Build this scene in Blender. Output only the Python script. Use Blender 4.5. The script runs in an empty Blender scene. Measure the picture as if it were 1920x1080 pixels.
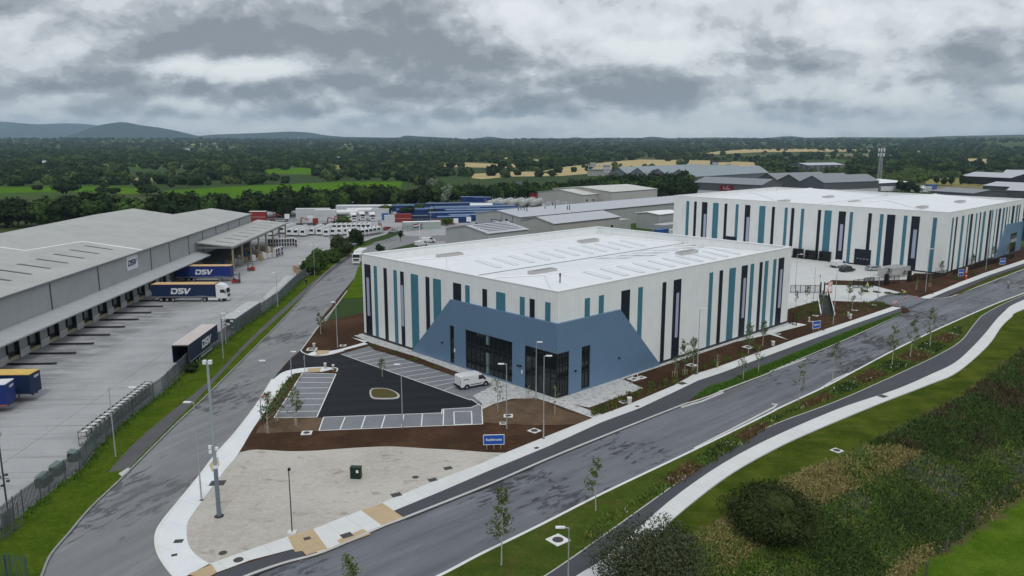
import bpy, bmesh, math, random
import numpy as np
from mathutils import Vector, Matrix
from mathutils.geometry import tessellate_polygon
R=math.radians
scene=bpy.context.scene
COL=scene.collection
# ---------------------------------------------------------------- camera
F=1450.; CAMH=35.; P=math.atan(278/F)
cam=bpy.data.cameras.new('camera'); cam.sensor_width=36; cam.lens=36*F/1920
cam.clip_start=.5; cam.clip_end=60000
camo=bpy.data.objects.new('camera',cam); COL.objects.link(camo)
camo.location=(0,0,CAMH); camo.rotation_euler=(math.pi/2-P,0,0)
scene.camera=camo
scene.view_settings.view_transform='Standard'; scene.view_settings.look='None'
scene.view_settings.exposure=0; scene.view_settings.gamma=1
# ---------------------------------------------------------------- node helper
class NT:
    def __init__(s,tree): s.t=tree; s.n=tree.nodes; s.l=tree.links
    def new(s,ty,**k):
        n=s.n.new(ty)
        for a,b in k.items():
            if a=='inp':
                for i,v in b.items(): s.set(n.inputs[i],v)
            else: setattr(n,a,b)
        return n
    def set(s,sock,v):
        if isinstance(v,bpy.types.NodeSocket): s.l.new(v,sock)
        elif isinstance(v,(tuple,list)) and len(v)==3 and sock.type=='RGBA': sock.default_value=(*v,1)
        else: sock.default_value=v
    def m(s,op,a,b=0.,c=None,clamp=False):
        n=s.n.new('ShaderNodeMath'); n.operation=op; n.use_clamp=clamp
        s.set(n.inputs[0],a); s.set(n.inputs[1],b)
        if c is not None: s.set(n.inputs[2],c)
        return n.outputs[0]
    def mix(s,f,a,b,blend='MIX'):
        n=s.n.new('ShaderNodeMix'); n.data_type='RGBA'; n.blend_type=blend
        s.set(n.inputs[0],f); s.set(n.inputs[6],a); s.set(n.inputs[7],b); return n.outputs[2]
    def noise(s,vec,scale,detail=4,rough=.55,dist=0.,out=0):
        n=s.n.new('ShaderNodeTexNoise'); s.l.new(vec,n.inputs['Vector'])
        n.inputs['Scale'].default_value=scale; n.inputs['Detail'].default_value=detail
        n.inputs['Roughness'].default_value=rough; n.inputs['Distortion'].default_value=dist
        return n.outputs[out]
    def ss(s,v,a,b,to0=0.,to1=1.):
        n=s.n.new('ShaderNodeMapRange'); n.interpolation_type='SMOOTHSTEP'
        s.set(n.inputs[0],v); n.inputs[1].default_value=a; n.inputs[2].default_value=b
        n.inputs[3].default_value=to0; n.inputs[4].default_value=to1; return n.outputs[0]
    def ramp(s,f,pts,interp='LINEAR'):
        n=s.n.new('ShaderNodeValToRGB'); n.color_ramp.interpolation=interp; e=n.color_ramp.elements
        while len(e)<len(pts): e.new(.5)
        for i,(p,c) in enumerate(pts): e[i].position=p; e[i].color=(*c,1) if len(c)==3 else c
        s.set(n.inputs[0],f); return n.outputs[0]
    def mapv(s,vec,loc=(0,0,0),rot=(0,0,0),scale=(1,1,1)):
        n=s.n.new('ShaderNodeMapping'); s.l.new(vec,n.inputs[0])
        n.inputs[1].default_value=loc; n.inputs[2].default_value=rot; n.inputs[3].default_value=scale; return n.outputs[0]
# ---------------------------------------------------------------- world: overcast sky
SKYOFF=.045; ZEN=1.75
BANKS=((-.34,.128,.19,.034,.24),(-.38,.094,.13,.014,-.30),(-.58,.112,.09,.02,-.16),(-.47,.066,.36,.013,.22),(-.25,.052,.12,.014,.12),(-.12,.10,.15,.035,.15),(.34,.145,.30,.05,-.24),(.10,.05,.20,.020,.13),(.27,.085,.08,.008,.16),(.38,.05,.22,.020,-.14),(.58,.095,.14,.030,.09),(.03,.13,.10,.03,-.05),(-.2,.016,.6,.008,-.16),(.3,.016,.4,.008,-.14))
SUN_EL,SUN_AZ=R(50),R(172)      # azimuth measured clockwise from +Y
w=bpy.data.worlds.new('World'); scene.world=w; w.use_nodes=True
T=NT(w.node_tree); T.n.clear()
out=T.new('ShaderNodeOutputWorld')
sky=T.new('ShaderNodeTexSky'); sky.sky_type='NISHITA'; sky.sun_disc=False; sky.sun_elevation=SUN_EL; sky.sun_rotation=SUN_AZ
bg1=T.new('ShaderNodeBackground',inp={0:sky.outputs[0],1:.1})
tc=T.new('ShaderNodeTexCoord'); D=tc.outputs['Generated']
sx=T.new('ShaderNodeSeparateXYZ'); T.l.new(D,sx.inputs[0])
X,Y,Z=sx.outputs
zc_=T.m('MAXIMUM',Z,0.)
def plane(off,loc):
    z_=T.m('ADD',zc_,off); return T.mapv(T.new('ShaderNodeCombineXYZ',inp={0:T.m('DIVIDE',X,z_),1:T.m('DIVIDE',Y,z_),2:0.}).outputs[0],loc=loc)
PV=plane(.17,(0,0,0)); PB=plane(.55,(5,2,0)); PB2=plane(.55,(5.012,1.965,0))
wn=T.noise(PB,3.4,7,.62,0,1)
wv=T.new('ShaderNodeVectorMath',operation='SUBTRACT'); T.l.new(wn,wv.inputs[0]); wv.inputs[1].default_value=(.5,.5,.5)
wsp=T.new('ShaderNodeSeparateXYZ'); T.l.new(wv.outputs[0],wsp.inputs[0])
A_=T.m('ADD',T.m('DIVIDE',X,T.m('MAXIMUM',Y,.05)),T.m('MULTIPLY',wsp.outputs[0],.30)); E__=T.m('ADD',T.m('DIVIDE',zc_,T.m('MAXIMUM',Y,.05)),T.m('MULTIPLY',wsp.outputs[1],.085))
n1=T.noise(T.mapv(PV,loc=(3.3,7.1,0)),.95,4,.45,.2)       # broad sheets
n2=T.noise(PB,4.3,10,.53,.1); n2b=T.noise(PB2,4.3,10,.53,.1)      # heaped lumps
n3=T.noise(T.mapv(PB,loc=(7,1,3)),11,6,.52,.1)
lit=T.m('SUBTRACT',n2b,n2)
v=T.m('ADD',T.m('MULTIPLY',n1,.62),T.m('MULTIPLY',n2,.55)); v=T.m('ADD',v,T.m('MULTIPLY',n3,.12))
v=T.m('ADD',v,T.m('MULTIPLY',lit,-1.9)); v=T.m('ADD',T.m('MULTIPLY',T.m('ADD',v,SKYOFF-.61),1.02),.60)
def bank(cx,cy,rx,ry,amt):
    dx=T.m('DIVIDE',T.m('SUBTRACT',A_,cx),rx); dy=T.m('DIVIDE',T.m('SUBTRACT',E__,cy),ry)
    d=T.m('ADD',T.m('MULTIPLY',dx,dx),T.m('MULTIPLY',dy,dy))
    return T.m('MULTIPLY',T.m('POWER',2.718,T.m('MULTIPLY',d,-1.)),amt)
for b in BANKS: v=T.m('ADD',v,bank(*b[:4],b[4]*1.35))
cc=T.ramp(v,[(.26,(.92,.94,.95)),(.42,(.82,.855,.875)),(.53,(.70,.74,.765)),(.65,(.52,.56,.595)),(.77,(.37,.405,.44)),(.93,(.265,.295,.33))],'EASE')
hz_=T.ss(Z,.0,.035); cc=T.mix(hz_,T.mix(.5,cc,(.80,.84,.86)),cc)
# an overcast sky is brightest overhead
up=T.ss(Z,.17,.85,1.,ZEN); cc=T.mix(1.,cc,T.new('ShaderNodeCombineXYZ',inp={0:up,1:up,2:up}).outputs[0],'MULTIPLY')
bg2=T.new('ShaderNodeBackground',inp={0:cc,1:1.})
gap=T.ss(v,.46,.58,.85,1.)
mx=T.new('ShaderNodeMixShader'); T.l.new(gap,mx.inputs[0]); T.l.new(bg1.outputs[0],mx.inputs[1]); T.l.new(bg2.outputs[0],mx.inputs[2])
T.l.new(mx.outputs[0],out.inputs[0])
sl=bpy.data.lights.new('sun','SUN'); sl.energy=1.1; sl.angle=R(14); sl.color=(1,.97,.92)
so=bpy.data.objects.new('sun',sl); COL.objects.link(so); so.location=(0,0,80)
sd=Vector((math.sin(SUN_AZ)*math.cos(SUN_EL),math.cos(SUN_AZ)*math.cos(SUN_EL),math.sin(SUN_EL)))
so.rotation_euler=sd.to_track_quat('Z','Y').to_euler()
# ---------------------------------------------------------------- camera geometry -> ground points
cP,sP=math.cos(P),math.sin(P)
def ray(x,y):
    cx=(x-960)/F; cy=(540-y)/F
    return Vector((cx,cP+cy*sP,-sP+cy*cP))
def at(x,y,z=0.):
    d=ray(x,y); t=(z-CAMH)/d.z; return Vector((d.x*t,d.y*t,z))
def hgt(x,y,yt,z0=0.):
    p=at(x,y,z0); k=(540-yt)/F
    return (k*p.y*cP-p.y*sP)/(cP+k*sP)+CAMH-z0
def cat(pts,n=6,closed=False):
    P_=[Vector(p) for p in pts]; N=len(P_); o=[]
    rng=range(N if closed else N-1)
    for i in rng:
        p0=P_[(i-1)%N] if (closed or i>0) else P_[0]*2-P_[1]
        p1=P_[i]; p2=P_[(i+1)%N]; p3=P_[(i+2)%N] if (closed or i<N-2) else P_[-1]*2-P_[-2]
        for k in range(n):
            t=k/n; o.append(.5*((2*p1)+(p2-p0)*t+(2*p0-5*p1+4*p2-p3)*t*t+(3*p1-p0-3*p2+p3)*t**3))
    if not closed: o.append(P_[-1])
    return o
def E_(px,z=.12,n=5,raw=()):          # smooth ground edge from picture corners
    return cat([at(x,y,z) for x,y in px],n)
# site frame (both stripe-clad warehouses share it)
VA=R(43.2); V2=Vector((math.cos(VA),math.sin(VA),0)); U2=Vector((-math.sin(VA),math.cos(VA),0)); C1=Vector((6.15,101.8,0))
def VU(v,u,z=0.): return C1+V2*v+U2*u+Vector((0,0,z))
# ---------------------------------------------------------------- mesh builder
class MB:
    def __init__(s): s.v=[]; s.f=[]; s.m=[]
    def add(s,vs,fs,mi=0):
        o=len(s.v); s.v+= [tuple(p) for p in vs]; s.f+=[tuple(o+i for i in f) for f in fs]; s.m+=[mi]*len(fs); return s
    def box(s,x0,x1,y0,y1,z0,z1,mi=0,M=None):
        vs=[Vector(p) for p in ((x0,y0,z0),(x1,y0,z0),(x1,y1,z0),(x0,y1,z0),(x0,y0,z1),(x1,y0,z1),(x1,y1,z1),(x0,y1,z1))]
        if M: vs=[M@p for p in vs]
        return s.add(vs,[(0,3,2,1),(4,5,6,7),(0,1,5,4),(1,2,6,5),(2,3,7,6),(3,0,4,7)],mi)
    def cbox(s,c,d,mi=0,M=None):
        return s.box(c[0]-d[0]/2,c[0]+d[0]/2,c[1]-d[1]/2,c[1]+d[1]/2,c[2]-d[2]/2,c[2]+d[2]/2,mi,M)
    def tube(s,a,b,r0,r1=None,n=8,mi=0,caps=True):
        a=Vector(a); b=Vector(b); r1=r0 if r1 is None else r1
        q=(b-a).to_track_quat('Z','Y'); vs=[]
        for p,r in ((a,r0),(b,r1)):
            for i in range(n):
                t=2*math.pi*i/n; vs.append(p+q@Vector((math.cos(t)*r,math.sin(t)*r,0)))
        fs=[(i,(i+1)%n,n+(i+1)%n,n+i) for i in range(n)]
        if caps: fs+=[tuple(range(n))[::-1],tuple(range(n,2*n))]
        return s.add(vs,fs,mi)
    def prism(s,pts,z0,z1,mi=0,side=None,bottom=False):
        # outline in plan, pushed up from z0 to z1
        n=len(pts); ar=sum(pts[i][0]*pts[(i+1)%n][1]-pts[(i+1)%n][0]*pts[i][1] for i in range(n))
        if ar<0: pts=pts[::-1]
        vs=[(p[0],p[1],z0) for p in pts]+[(p[0],p[1],z1) for p in pts]
        tri=tessellate_polygon([[Vector((p[0],p[1],0)) for p in pts]])
        top=[]
        for t in tri:
            a,b,c=(pts[i] for i in t)
            if (b[0]-a[0])*(c[1]-a[1])-(b[1]-a[1])*(c[0]-a[0])<0: t=(t[0],t[2],t[1])
            top.append(tuple(n+i for i in t))
        s.add(vs,top,mi); o=len(s.v)-2*n
        k=mi if side is None else side
        for i in range(n):
            j=(i+1)%n; s.f.append((o+i,o+j,o+n+j,o+n+i)); s.m.append(k)
        if bottom:
            for t in top: s.f.append(tuple(o+i-n for i in t)[::-1]); s.m.append(mi)
        return s
    def extr(s,prof,x0,x1,mi=0,axis='x',M=None):
        # closed (a,b) outline swept along one axis; a,b are the other two
        n=len(prof); vs=[]
        for X_ in (x0,x1):
            for a,b in prof: vs.append({'x':(X_,a,b),'y':(a,X_,b),'z':(a,b,X_)}[axis])
        if M: vs=[M@Vector(p) for p in vs]
        fs=[(i,(i+1)%n,n+(i+1)%n,n+i) for i in range(n)]+[tuple(range(n))[::-1],tuple(range(n,2*n))]
        return s.add(vs,fs,mi)
    def ball(s,c,r,n=8,m=6,mi=0):
        rx,ry,rz=(r,r,r) if not isinstance(r,(tuple,list)) else r
        vs=[(c[0],c[1],c[2]-rz)]
        for j in range(1,m):
            t=math.pi*j/m-math.pi/2
            for i in range(n):
                a=2*math.pi*i/n; vs.append((c[0]+rx*math.cos(t)*math.cos(a),c[1]+ry*math.cos(t)*math.sin(a),c[2]+rz*math.sin(t)))
        vs.append((c[0],c[1],c[2]+rz)); L=len(vs)-1
        fs=[(0,1+(i+1)%n,1+i) for i in range(n)]
        for j in range(m-2):
            for i in range(n): fs.append((1+j*n+i,1+j*n+(i+1)%n,1+(j+1)*n+(i+1)%n,1+(j+1)*n+i))
        fs+=[(L,1+(m-2)*n+i,1+(m-2)*n+(i+1)%n) for i in range(n)]
        return s.add(vs,fs,mi)
    def strip(s,A,B,z0,z1,mi=0):            # ribbon prism between two edges of equal length
        return s.prism([tuple(p) for p in A]+[tuple(p) for p in B][::-1],z0,z1,mi)
    def mesh(s,name,mats,smooth=False,bevel=0):
        me=bpy.data.meshes.new(name); me.from_pydata(s.v,[],s.f)
        if not isinstance(mats,(list,tuple)): mats=[mats]
        for m_ in mats: me.materials.append(m_)
        me.polygons.foreach_set('material_index',s.m)
        me.update()
        bm=bmesh.new(); bm.from_mesh(me); bmesh.ops.recalc_face_normals(bm,faces=bm.faces) if s.fixn else None
        if bevel: 
            bmesh.ops.bevel(bm,geom=list(bm.edges),offset=bevel,segments=2,affect='EDGES',profile=.7,clamp_overlap=True)
        bm.to_mesh(me); bm.free()
        if smooth: me.shade_smooth()
        return me
    fixn=True
    def build(s,name,mats,parent=None,smooth=False,bevel=0,loc=None):
        o=bpy.data.objects.new(name,s.mesh(name,mats,smooth,bevel)); COL.objects.link(o)
        if parent: o.parent=parent
        if loc is not None: o.location=loc
        return o
def tag(o,label=None,cat_=None,group=None,kind=None):
    if label: o['label']=label
    if cat_: o['category']=cat_
    if group: o['group']=group
    if kind: o['kind']=kind
    return o
def thing(name,label,cat_,loc=(0,0,0),rz=0.,group=None):
    o=bpy.data.objects.new(name,None); COL.objects.link(o); o.location=loc; o.rotation_euler=(0,0,rz); o.empty_display_size=.5
    return tag(o,label,cat_,group)
def dup(root,loc,rz=0.,label=None,group=None,sc=None):
    def cp(o,par):
        c=o.copy(); COL.objects.link(c)
        if par: c.parent=par; c.matrix_parent_inverse=o.matrix_parent_inverse.copy()
        for ch in KIDS.get(o.name,[]): cp(ch,c)
        return c
    kids(root); r=cp(root,None); r.location=loc; r.rotation_euler=(0,0,rz)
    if sc: r.scale=(sc,)*3 if isinstance(sc,(int,float)) else sc
    if label: r['label']=label
    if group: r['group']=group
    return r
KIDS={}
def kids(root):
    if root.name in KIDS: return
    st=[root]
    while st:
        o=st.pop(); KIDS[o.name]=[c for c in COL.objects if c.parent==o] if False else list(o.children); st+=KIDS[o.name]
def struct(name,mb,mats,**k): return tag(mb.build(name,mats,**k),kind='structure')
# ---------------------------------------------------------------- materials
MATS={}
def mat(name,col,rough=.75,var=.12,sc=.6,metal=0.,bump=0.,bsc=8.,spec=.3,fn=None,em=None,alpha=None):
    if name in MATS: return MATS[name]
    m=bpy.data.materials.new(name); m.use_nodes=True; t=NT(m.node_tree); t.n.clear()
    o=t.new('ShaderNodeOutputMaterial'); b=t.new('ShaderNodeBsdfPrincipled')
    t.l.new(b.outputs[0],o.inputs[0]); tc=t.new('ShaderNodeTexCoord'); ob=tc.outputs['Object']
    c=None
    if var>0:
        n=t.noise(ob,sc,6,.6); n_2=t.noise(ob,sc*9,3,.6)
        f=t.m('ADD',t.m('MULTIPLY',n,.7),t.m('MULTIPLY',n_2,.3))
        c=t.mix(t.ss(f,.25,.75),tuple(x*(1-var) for x in col),tuple(min(1,x*(1+var)) for x in col))
    else:
        g=t.new('ShaderNodeRGB'); g.outputs[0].default_value=(*col,1); c=g.outputs[0]
    rg=None
    if fn:
        r=fn(t,ob,c)
        if isinstance(r,tuple): c,rg=r
        else: c=r
    t.set(b.inputs['Base Color'],c)
    b.inputs['Roughness'].default_value=rough
    if rg is not None: t.set(b.inputs['Roughness'],rg)
    b.inputs['Metallic'].default_value=metal; b.inputs['Specular IOR Level'].default_value=spec
    if em: b.inputs['Emission Color'].default_value=(*em,1); b.inputs['Emission Strength'].default_value=1
    if bump>0:
        bp=t.new('ShaderNodeBump'); bp.inputs['Strength'].default_value=bump; bp.inputs['Distance'].default_value=.05
        t.l.new(t.noise(ob,bsc,5,.6),bp.inputs['Height']); t.l.new(bp.outputs[0],b.inputs['Normal'])
    MATS[name]=m; return m
def line(t,coord,period,width,off=0.):       # 1 on thin lines spaced by period
    f=t.m('FRACT',t.m('ADD',t.m('DIVIDE',coord,period),off+1000.))
    return t.m('LESS_THAN',f,width/period)
def xyz(t,vec):
    s=t.new('ShaderNodeSeparateXYZ'); t.l.new(vec,s.inputs[0]); return s.outputs
def asphalt(name,col,ang=0.,stain=.5,streak=.25,patch=.0,dark=(.035,.036,.04),thr=.66,seed=0.,rgh=.7):
    def fn(t,ob,c):
        rv=t.mapv(ob,loc=(seed*13,seed*7,0),rot=(0,0,-ang))
        st=t.noise(t.mapv(rv,scale=(.035,.45,1)),1.,5,.6)
        c=t.mix(t.m('MULTIPLY',t.ss(st,.42,.68),streak),c,tuple(x*.55 for x in col))
        lt=t.noise(t.mapv(rv,loc=(40,3,0),scale=(.05,.7,1)),1.,4,.6)
        c=t.mix(t.m('MULTIPLY',t.ss(lt,.5,.75),streak*.8),c,tuple(min(1,x*1.35) for x in col))
        big=t.noise(rv,.07,3,.5); det=t.noise(t.mapv(rv,scale=(.38,1.15,1)),1.,9,.72,.4)
        s=t.m('ADD',t.m('MULTIPLY',big,.5),t.m('MULTIPLY',det,.62))
        c=t.mix(t.m('MULTIPLY',t.ss(s,thr,thr+.05),stain),c,dark)
        sp=t.noise(ob,1.6,5,.7); c=t.mix(t.m('MULTIPLY',t.ss(sp,.66,.74),stain*.5),c,dark)
        g=t.noise(ob,14,2,.6); c=t.mix(t.m('MULTIPLY',t.ss(g,.3,.8),.18),c,tuple(x*.6 for x in col))
        if patch>0:
            vo=t.new('ShaderNodeTexVoronoi',distance='CHEBYCHEV'); t.l.new(t.mapv(rv,scale=(.05,.16,1)),vo.inputs[0]); vo.inputs['Scale'].default_value=1
            sc_=t.new('ShaderNodeSeparateColor'); t.l.new(vo.outputs['Color'],sc_.inputs[0])
            c=t.mix(t.m('MULTIPLY',t.ss(sc_.outputs[0],.72,.74),patch),c,tuple(x*.72 for x in col))
        wet=t.noise(t.mapv(rv,loc=(70,3,0),scale=(.03,.5,1)),1.,5,.6)
        return c,t.ss(wet,.45,.62,.80,rgh)
    return mat(name,col,.78,.1,.25,fn=fn,spec=.25)
def concrete(name,col,jx=0.,jy=0.,ang=0.,stain=.25,dark=(.07,.07,.075),jw=.05,off=(0,0),jc=.45,tyre=0.,band=0.):
    def fn(t,ob,c):
        rv=t.mapv(ob,loc=(off[0],off[1],0),rot=(0,0,-ang)); s=xyz(t,rv)
        n=t.noise(ob,.09,5,.6); c=t.mix(t.m('MULTIPLY',t.ss(n,.45,.75),stain),c,tuple(x*.6 for x in col))
        d=t.noise(ob,.55,7,.66,.5); c=t.mix(t.m('MULTIPLY',t.ss(d,.62,.72),stain*1.3,clamp=True),c,dark)
        if tyre>0:
            wv=t.noise(t.mapv(rv,scale=(.5,.035,1)),1.,5,.55,1.2); c=t.mix(t.m('MULTIPLY',t.ss(wv,.5,.72),tyre),c,tuple(x*.62 for x in col))
        if band:
            dd=t.m('ADD',s[1],band); f=t.m('MULTIPLY',t.ss(dd,-9.5,-3.),t.ss(t.noise(t.mapv(rv,scale=(.5,.16,1)),1.,7,.65,.3),.36,.6)); c=t.mix(t.m('MULTIPLY',f,.62),c,dark)
        if jx: c=t.mix(t.m('MULTIPLY',line(t,s[0],jx,jw),jc),c,dark)
        if jy: c=t.mix(t.m('MULTIPLY',line(t,s[1],jy,jw),jc),c,dark)
        return c
    return mat(name,col,.85,.07,.3,fn=fn,spec=.2)
def grassm(name,col,col2,dry=None,dryamt=.5,sc=.25):
    def fn(t,ob,c):
        a=t.noise(ob,sc,6,.65); b=t.noise(ob,sc*9,5,.7); f=t.m('ADD',t.m('MULTIPLY',a,.6),t.m('MULTIPLY',b,.4))
        c=t.mix(t.ss(f,.36,.64),col,col2)
        if dry:
            d=t.noise(t.mapv(ob,loc=(9,4,1)),sc*.8,7,.7); c=t.mix(t.m('MULTIPLY',t.ss(d,.5,.66),dryamt),c,dry)
        k=t.noise(ob,6,4,.7); c=t.mix(t.m('MULTIPLY',t.ss(k,.35,.75),.5),c,tuple(x*.4 for x in col)); y_=t.noise(ob,1.7,6,.75); c=t.mix(t.m('MULTIPLY',t.ss(y_,.52,.66),.4),c,tuple(min(1,x*1.25+.012) for x in col2))
        return c
    return mat(name,col,.95,0.,1.,fn=fn,spec=0.,bump=.5,bsc=5)
ROADANG=R(42.5)
_o=Vector((-80.7,119.5,0))+Vector((4,3,0)); BANDV=-(-math.sin(R(92.8))*_o.x+math.cos(R(92.8))*_o.y)

M_road=asphalt('road_asphalt',(.148,.153,.172),ROADANG,.9,.7,.4,thr=.585,rgh=.42)
M_oldroad=asphalt('old_asphalt',(.205,.208,.215),R(66),.85,.45,.4,dark=(.06,.062,.066),thr=.61,seed=2.,rgh=.55)
M_track=asphalt('track_asphalt',(.066,.068,.078),ROADANG,.15,.2,thr=.8,seed=5.)
M_carpark=asphalt('car_park_asphalt',(.017,.018,.023),R(10),.0,.35,thr=.9,seed=7.); M_carpark.node_tree.nodes['Principled BSDF'].inputs['Specular IOR Level'].default_value=.12
M_path=asphalt('path_asphalt',(.09,.088,.092),R(60),.2,.3,thr=.75,seed=4.)
M_foot=concrete('footway_concrete',(.60,.60,.59),2.0,0,ROADANG,.10,(.25,.25,.25),.03,jc=.5)
M_foot2=concrete('new_footway_concrete',(.66,.67,.68),3.6,0,R(65),.05,(.3,.3,.3),.04,jc=.35)
M_kerb=concrete('kerb_concrete',(.46,.45,.43),.9,0,ROADANG,.35,(.2,.2,.19),.02)
M_kerbw=concrete('pale_kerb_concrete',(.64,.64,.62),.9,0,ROADANG,.1,(.3,.3,.3),.015)
M_yard=concrete('yard_concrete',(.345,.343,.348),14.,11.,R(92.8),.55,(.12,.12,.125),.10,off=(4,3),jc=.6,tyre=.55,band=BANDV)
M_yard2=concrete('delivery_yard_concrete',(.52,.52,.51),6.,6.,VA,.18,(.3,.3,.3),.05)
M_back=concrete('back_yard_concrete',(.33,.33,.335),8,8,VA,.35)
M_tan=concrete('tactile_paving_tan',(.45,.34,.21),.9,.9,ROADANG,.12,(.3,.23,.15),.03)
def _bays(t,ob,c):
    br=t.new('ShaderNodeTexBrick'); t.l.new(t.mapv(ob,rot=(0,0,-R(8))),br.inputs[0]); br.inputs['Scale'].default_value=1
    for k,v in (('Color1',(.205,.21,.23,1)),('Color2',(.165,.17,.19,1)),('Mortar',(.11,.11,.12,1))): br.inputs[k].default_value=v
    br.inputs['Brick Width'].default_value=.24; br.inputs['Row Height'].default_value=.12; br.inputs['Mortar Size'].default_value=.008
    n=t.noise(ob,.5,5,.6); return t.mix(t.m('MULTIPLY',t.ss(n,.45,.7),.3),br.outputs[0],(.25,.255,.27))
M_bays=mat('bay_block_paving',(.2,.2,.22),.8,0,fn=_bays)
def _pave(t,ob,c):
    s=xyz(t,t.mapv(ob,rot=(0,0,-VA)))
    n=t.new('ShaderNodeTexVoronoi',distance='CHEBYCHEV'); t.l.new(t.mapv(ob,rot=(0,0,-VA),scale=(2.5,5,1)),n.inputs[0]); n.inputs['Scale'].default_value=1.
    sc_=t.new('ShaderNodeSeparateColor'); t.l.new(n.outputs['Color'],sc_.inputs[0])
    c=t.mix(t.ss(sc_.outputs[0],.0,1.),(.43,.425,.42),(.53,.525,.515))
    c=t.mix(t.m('MULTIPLY',t.ss(sc_.outputs[1],.86,.88),.8),c,(.2,.2,.205)); return c
M_pave=mat('speckled_block_paving',(.45,.45,.44),.85,0,fn=_pave)
def _soil(t,ob,c):
    a=t.noise(ob,.12,4,.6); b=t.noise(ob,1.4,8,.72); k=t.noise(ob,7,4,.7)
    c=t.mix(t.ss(a,.4,.65),(.050,.027,.017),(.085,.047,.028)); c=t.mix(t.m('MULTIPLY',t.ss(b,.4,.7),.6),c,(.035,.02,.014))
    c=t.mix(t.m('MULTIPLY',t.ss(k,.56,.7),.6),c,(.13,.09,.06))
    g=t.noise(t.mapv(ob,loc=(5,5,0)),.35,6,.7); c=t.mix(t.m('MULTIPLY',t.ss(g,.60,.70),.45),c,(.05,.06,.02)); return c
M_soil=mat('brown_topsoil',(.08,.045,.03),.95,0,fn=_soil,bump=.8,bsc=2.5,spec=.02)
def _soil2(t,ob,c):
    a=t.noise(ob,.3,6,.7); return t.mix(t.ss(a,.35,.65),(.085,.055,.035),(.14,.095,.06))
M_soil2=mat('dry_topsoil',(.12,.08,.05),.95,0,fn=_soil2,bump=.8,bsc=3,spec=.1)
def _gravel(t,ob,c):
    a=t.noise(ob,.1,5,.6); b=t.noise(ob,2.2,7,.75); k=t.noise(ob,11,3,.7)
    c=t.mix(t.ss(a,.35,.65),(.46,.43,.385),(.39,.355,.31)); c=t.mix(t.m('MULTIPLY',t.ss(b,.42,.7),.5),c,(.55,.53,.49))
    c=t.mix(t.m('MULTIPLY',t.ss(k,.5,.7),.5),c,(.26,.235,.2))
    d=t.noise(t.mapv(ob,loc=(2,8,0),scale=(1,1.6,1)),.4,8,.74,.5); c=t.mix(t.m('MULTIPLY',t.ss(d,.56,.66),.6),c,(.20,.165,.13)); e=t.noise(t.mapv(ob,loc=(7,8,0),scale=(.5,1.6,1)),.9,9,.8,.3); return t.mix(t.m('MULTIPLY',t.ss(e,.56,.62),.45),c,(.24,.215,.185))
M_gravel=mat('pale_gravel',(.45,.42,.38),.95,0,fn=_gravel,bump=.6,bsc=6,spec=.15)
M_lawn=grassm('lawn_grass',(.045,.068,.009),(.082,.105,.014),(.13,.125,.03),.4)
M_grassL=grassm('roadside_grass',(.042,.078,.007),(.082,.120,.011),(.10,.11,.02),.3,.35)
M_verge=grassm('verge_grass',(.045,.07,.012),(.07,.10,.016),(.11,.085,.03),.7,.4)
M_rough=grassm('rough_grass',(.035,.065,.014),(.075,.095,.025),(.17,.135,.055),.5,.15)
def _nearland(t,ob,c):
    a_=t.new('ShaderNodeAttribute',attribute_name='ridge_distance').outputs['Fac']; n=t.noise(ob,.5,6,.65); sd=t.m('ADD',a_,t.m('MULTIPLY',t.m('SUBTRACT',n,.5),4.))
    g1_=t.noise(ob,.22,6,.65); lawn=t.mix(t.ss(g1_,.38,.64),(.042,.066,.008),(.085,.108,.014)); lawn=t.mix(t.m('MULTIPLY',t.ss(t.noise(t.mapv(ob,rot=(0,0,-ROADANG),scale=(.08,.8,1)),1.,6,.65),.52,.68),.55),lawn,(.125,.12,.03))
    fld=t.mix(t.ss(t.noise(ob,.3,6,.65),.35,.65),(.050,.10,.006),(.095,.15,.014)); rough=t.mix(t.ss(g1_,.38,.64),(.035,.055,.012),(.07,.085,.02)); dry=(.13,.11,.045)
    k=t.noise(ob,5,4,.65)
    c=t.mix(t.ss(sd,-1.4,-.2),lawn,dry); c=t.mix(t.ss(sd,.8,3.2),c,rough); c=t.mix(t.ss(sd,11.8,12.6),c,(.10,.09,.04)); c=t.mix(t.ss(sd,12.9,13.8),c,fld)
    c=t.mix(t.m('MULTIPLY',t.ss(k,.35,.75),.5),c,(.018,.028,.006)); y_=t.noise(ob,1.7,6,.75)
    return t.mix(t.m('MULTIPLY',t.ss(y_,.52,.66),.35),c,(.12,.14,.03))
M_near=mat('bank_and_lawn',(.05,.08,.02),.95,0,fn=_nearland,spec=0,bump=.6,bsc=4)
M_field=grassm('pasture',(.068,.155,.012),(.088,.185,.018),(.12,.18,.025),.4,.02)
M_wheat=grassm('wheat_field',(.42,.33,.17),(.50,.40,.22),(.36,.28,.15),.4,.02)
M_dryf=grassm('dry_pasture',(.22,.21,.07),(.28,.25,.10),(.2,.16,.07),.4,.03)
def _country(t,ob,c):
    v=t.new('ShaderNodeTexVoronoi'); t.l.new(t.mapv(ob,rot=(0,0,.3),scale=(1/190.,1/260.,1)),v.inputs[0]); v.inputs['Scale'].default_value=1.
    sc_=t.new('ShaderNodeSeparateColor'); t.l.new(v.outputs['Color'],sc_.inputs[0])
    c=t.ramp(sc_.outputs[0],[(0,(.03,.055,.014)),(.3,(.045,.085,.014)),(.55,(.055,.075,.02)),(.75,(.035,.06,.014)),(.93,(.22,.18,.10))],'CONSTANT')
    n=t.noise(ob,.02,5,.6); return t.mix(t.m('MULTIPLY',n,.35),c,(.03,.05,.015))
M_land=mat('farmland',(.06,.1,.02),.95,0,fn=_country,spec=.1)
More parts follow.
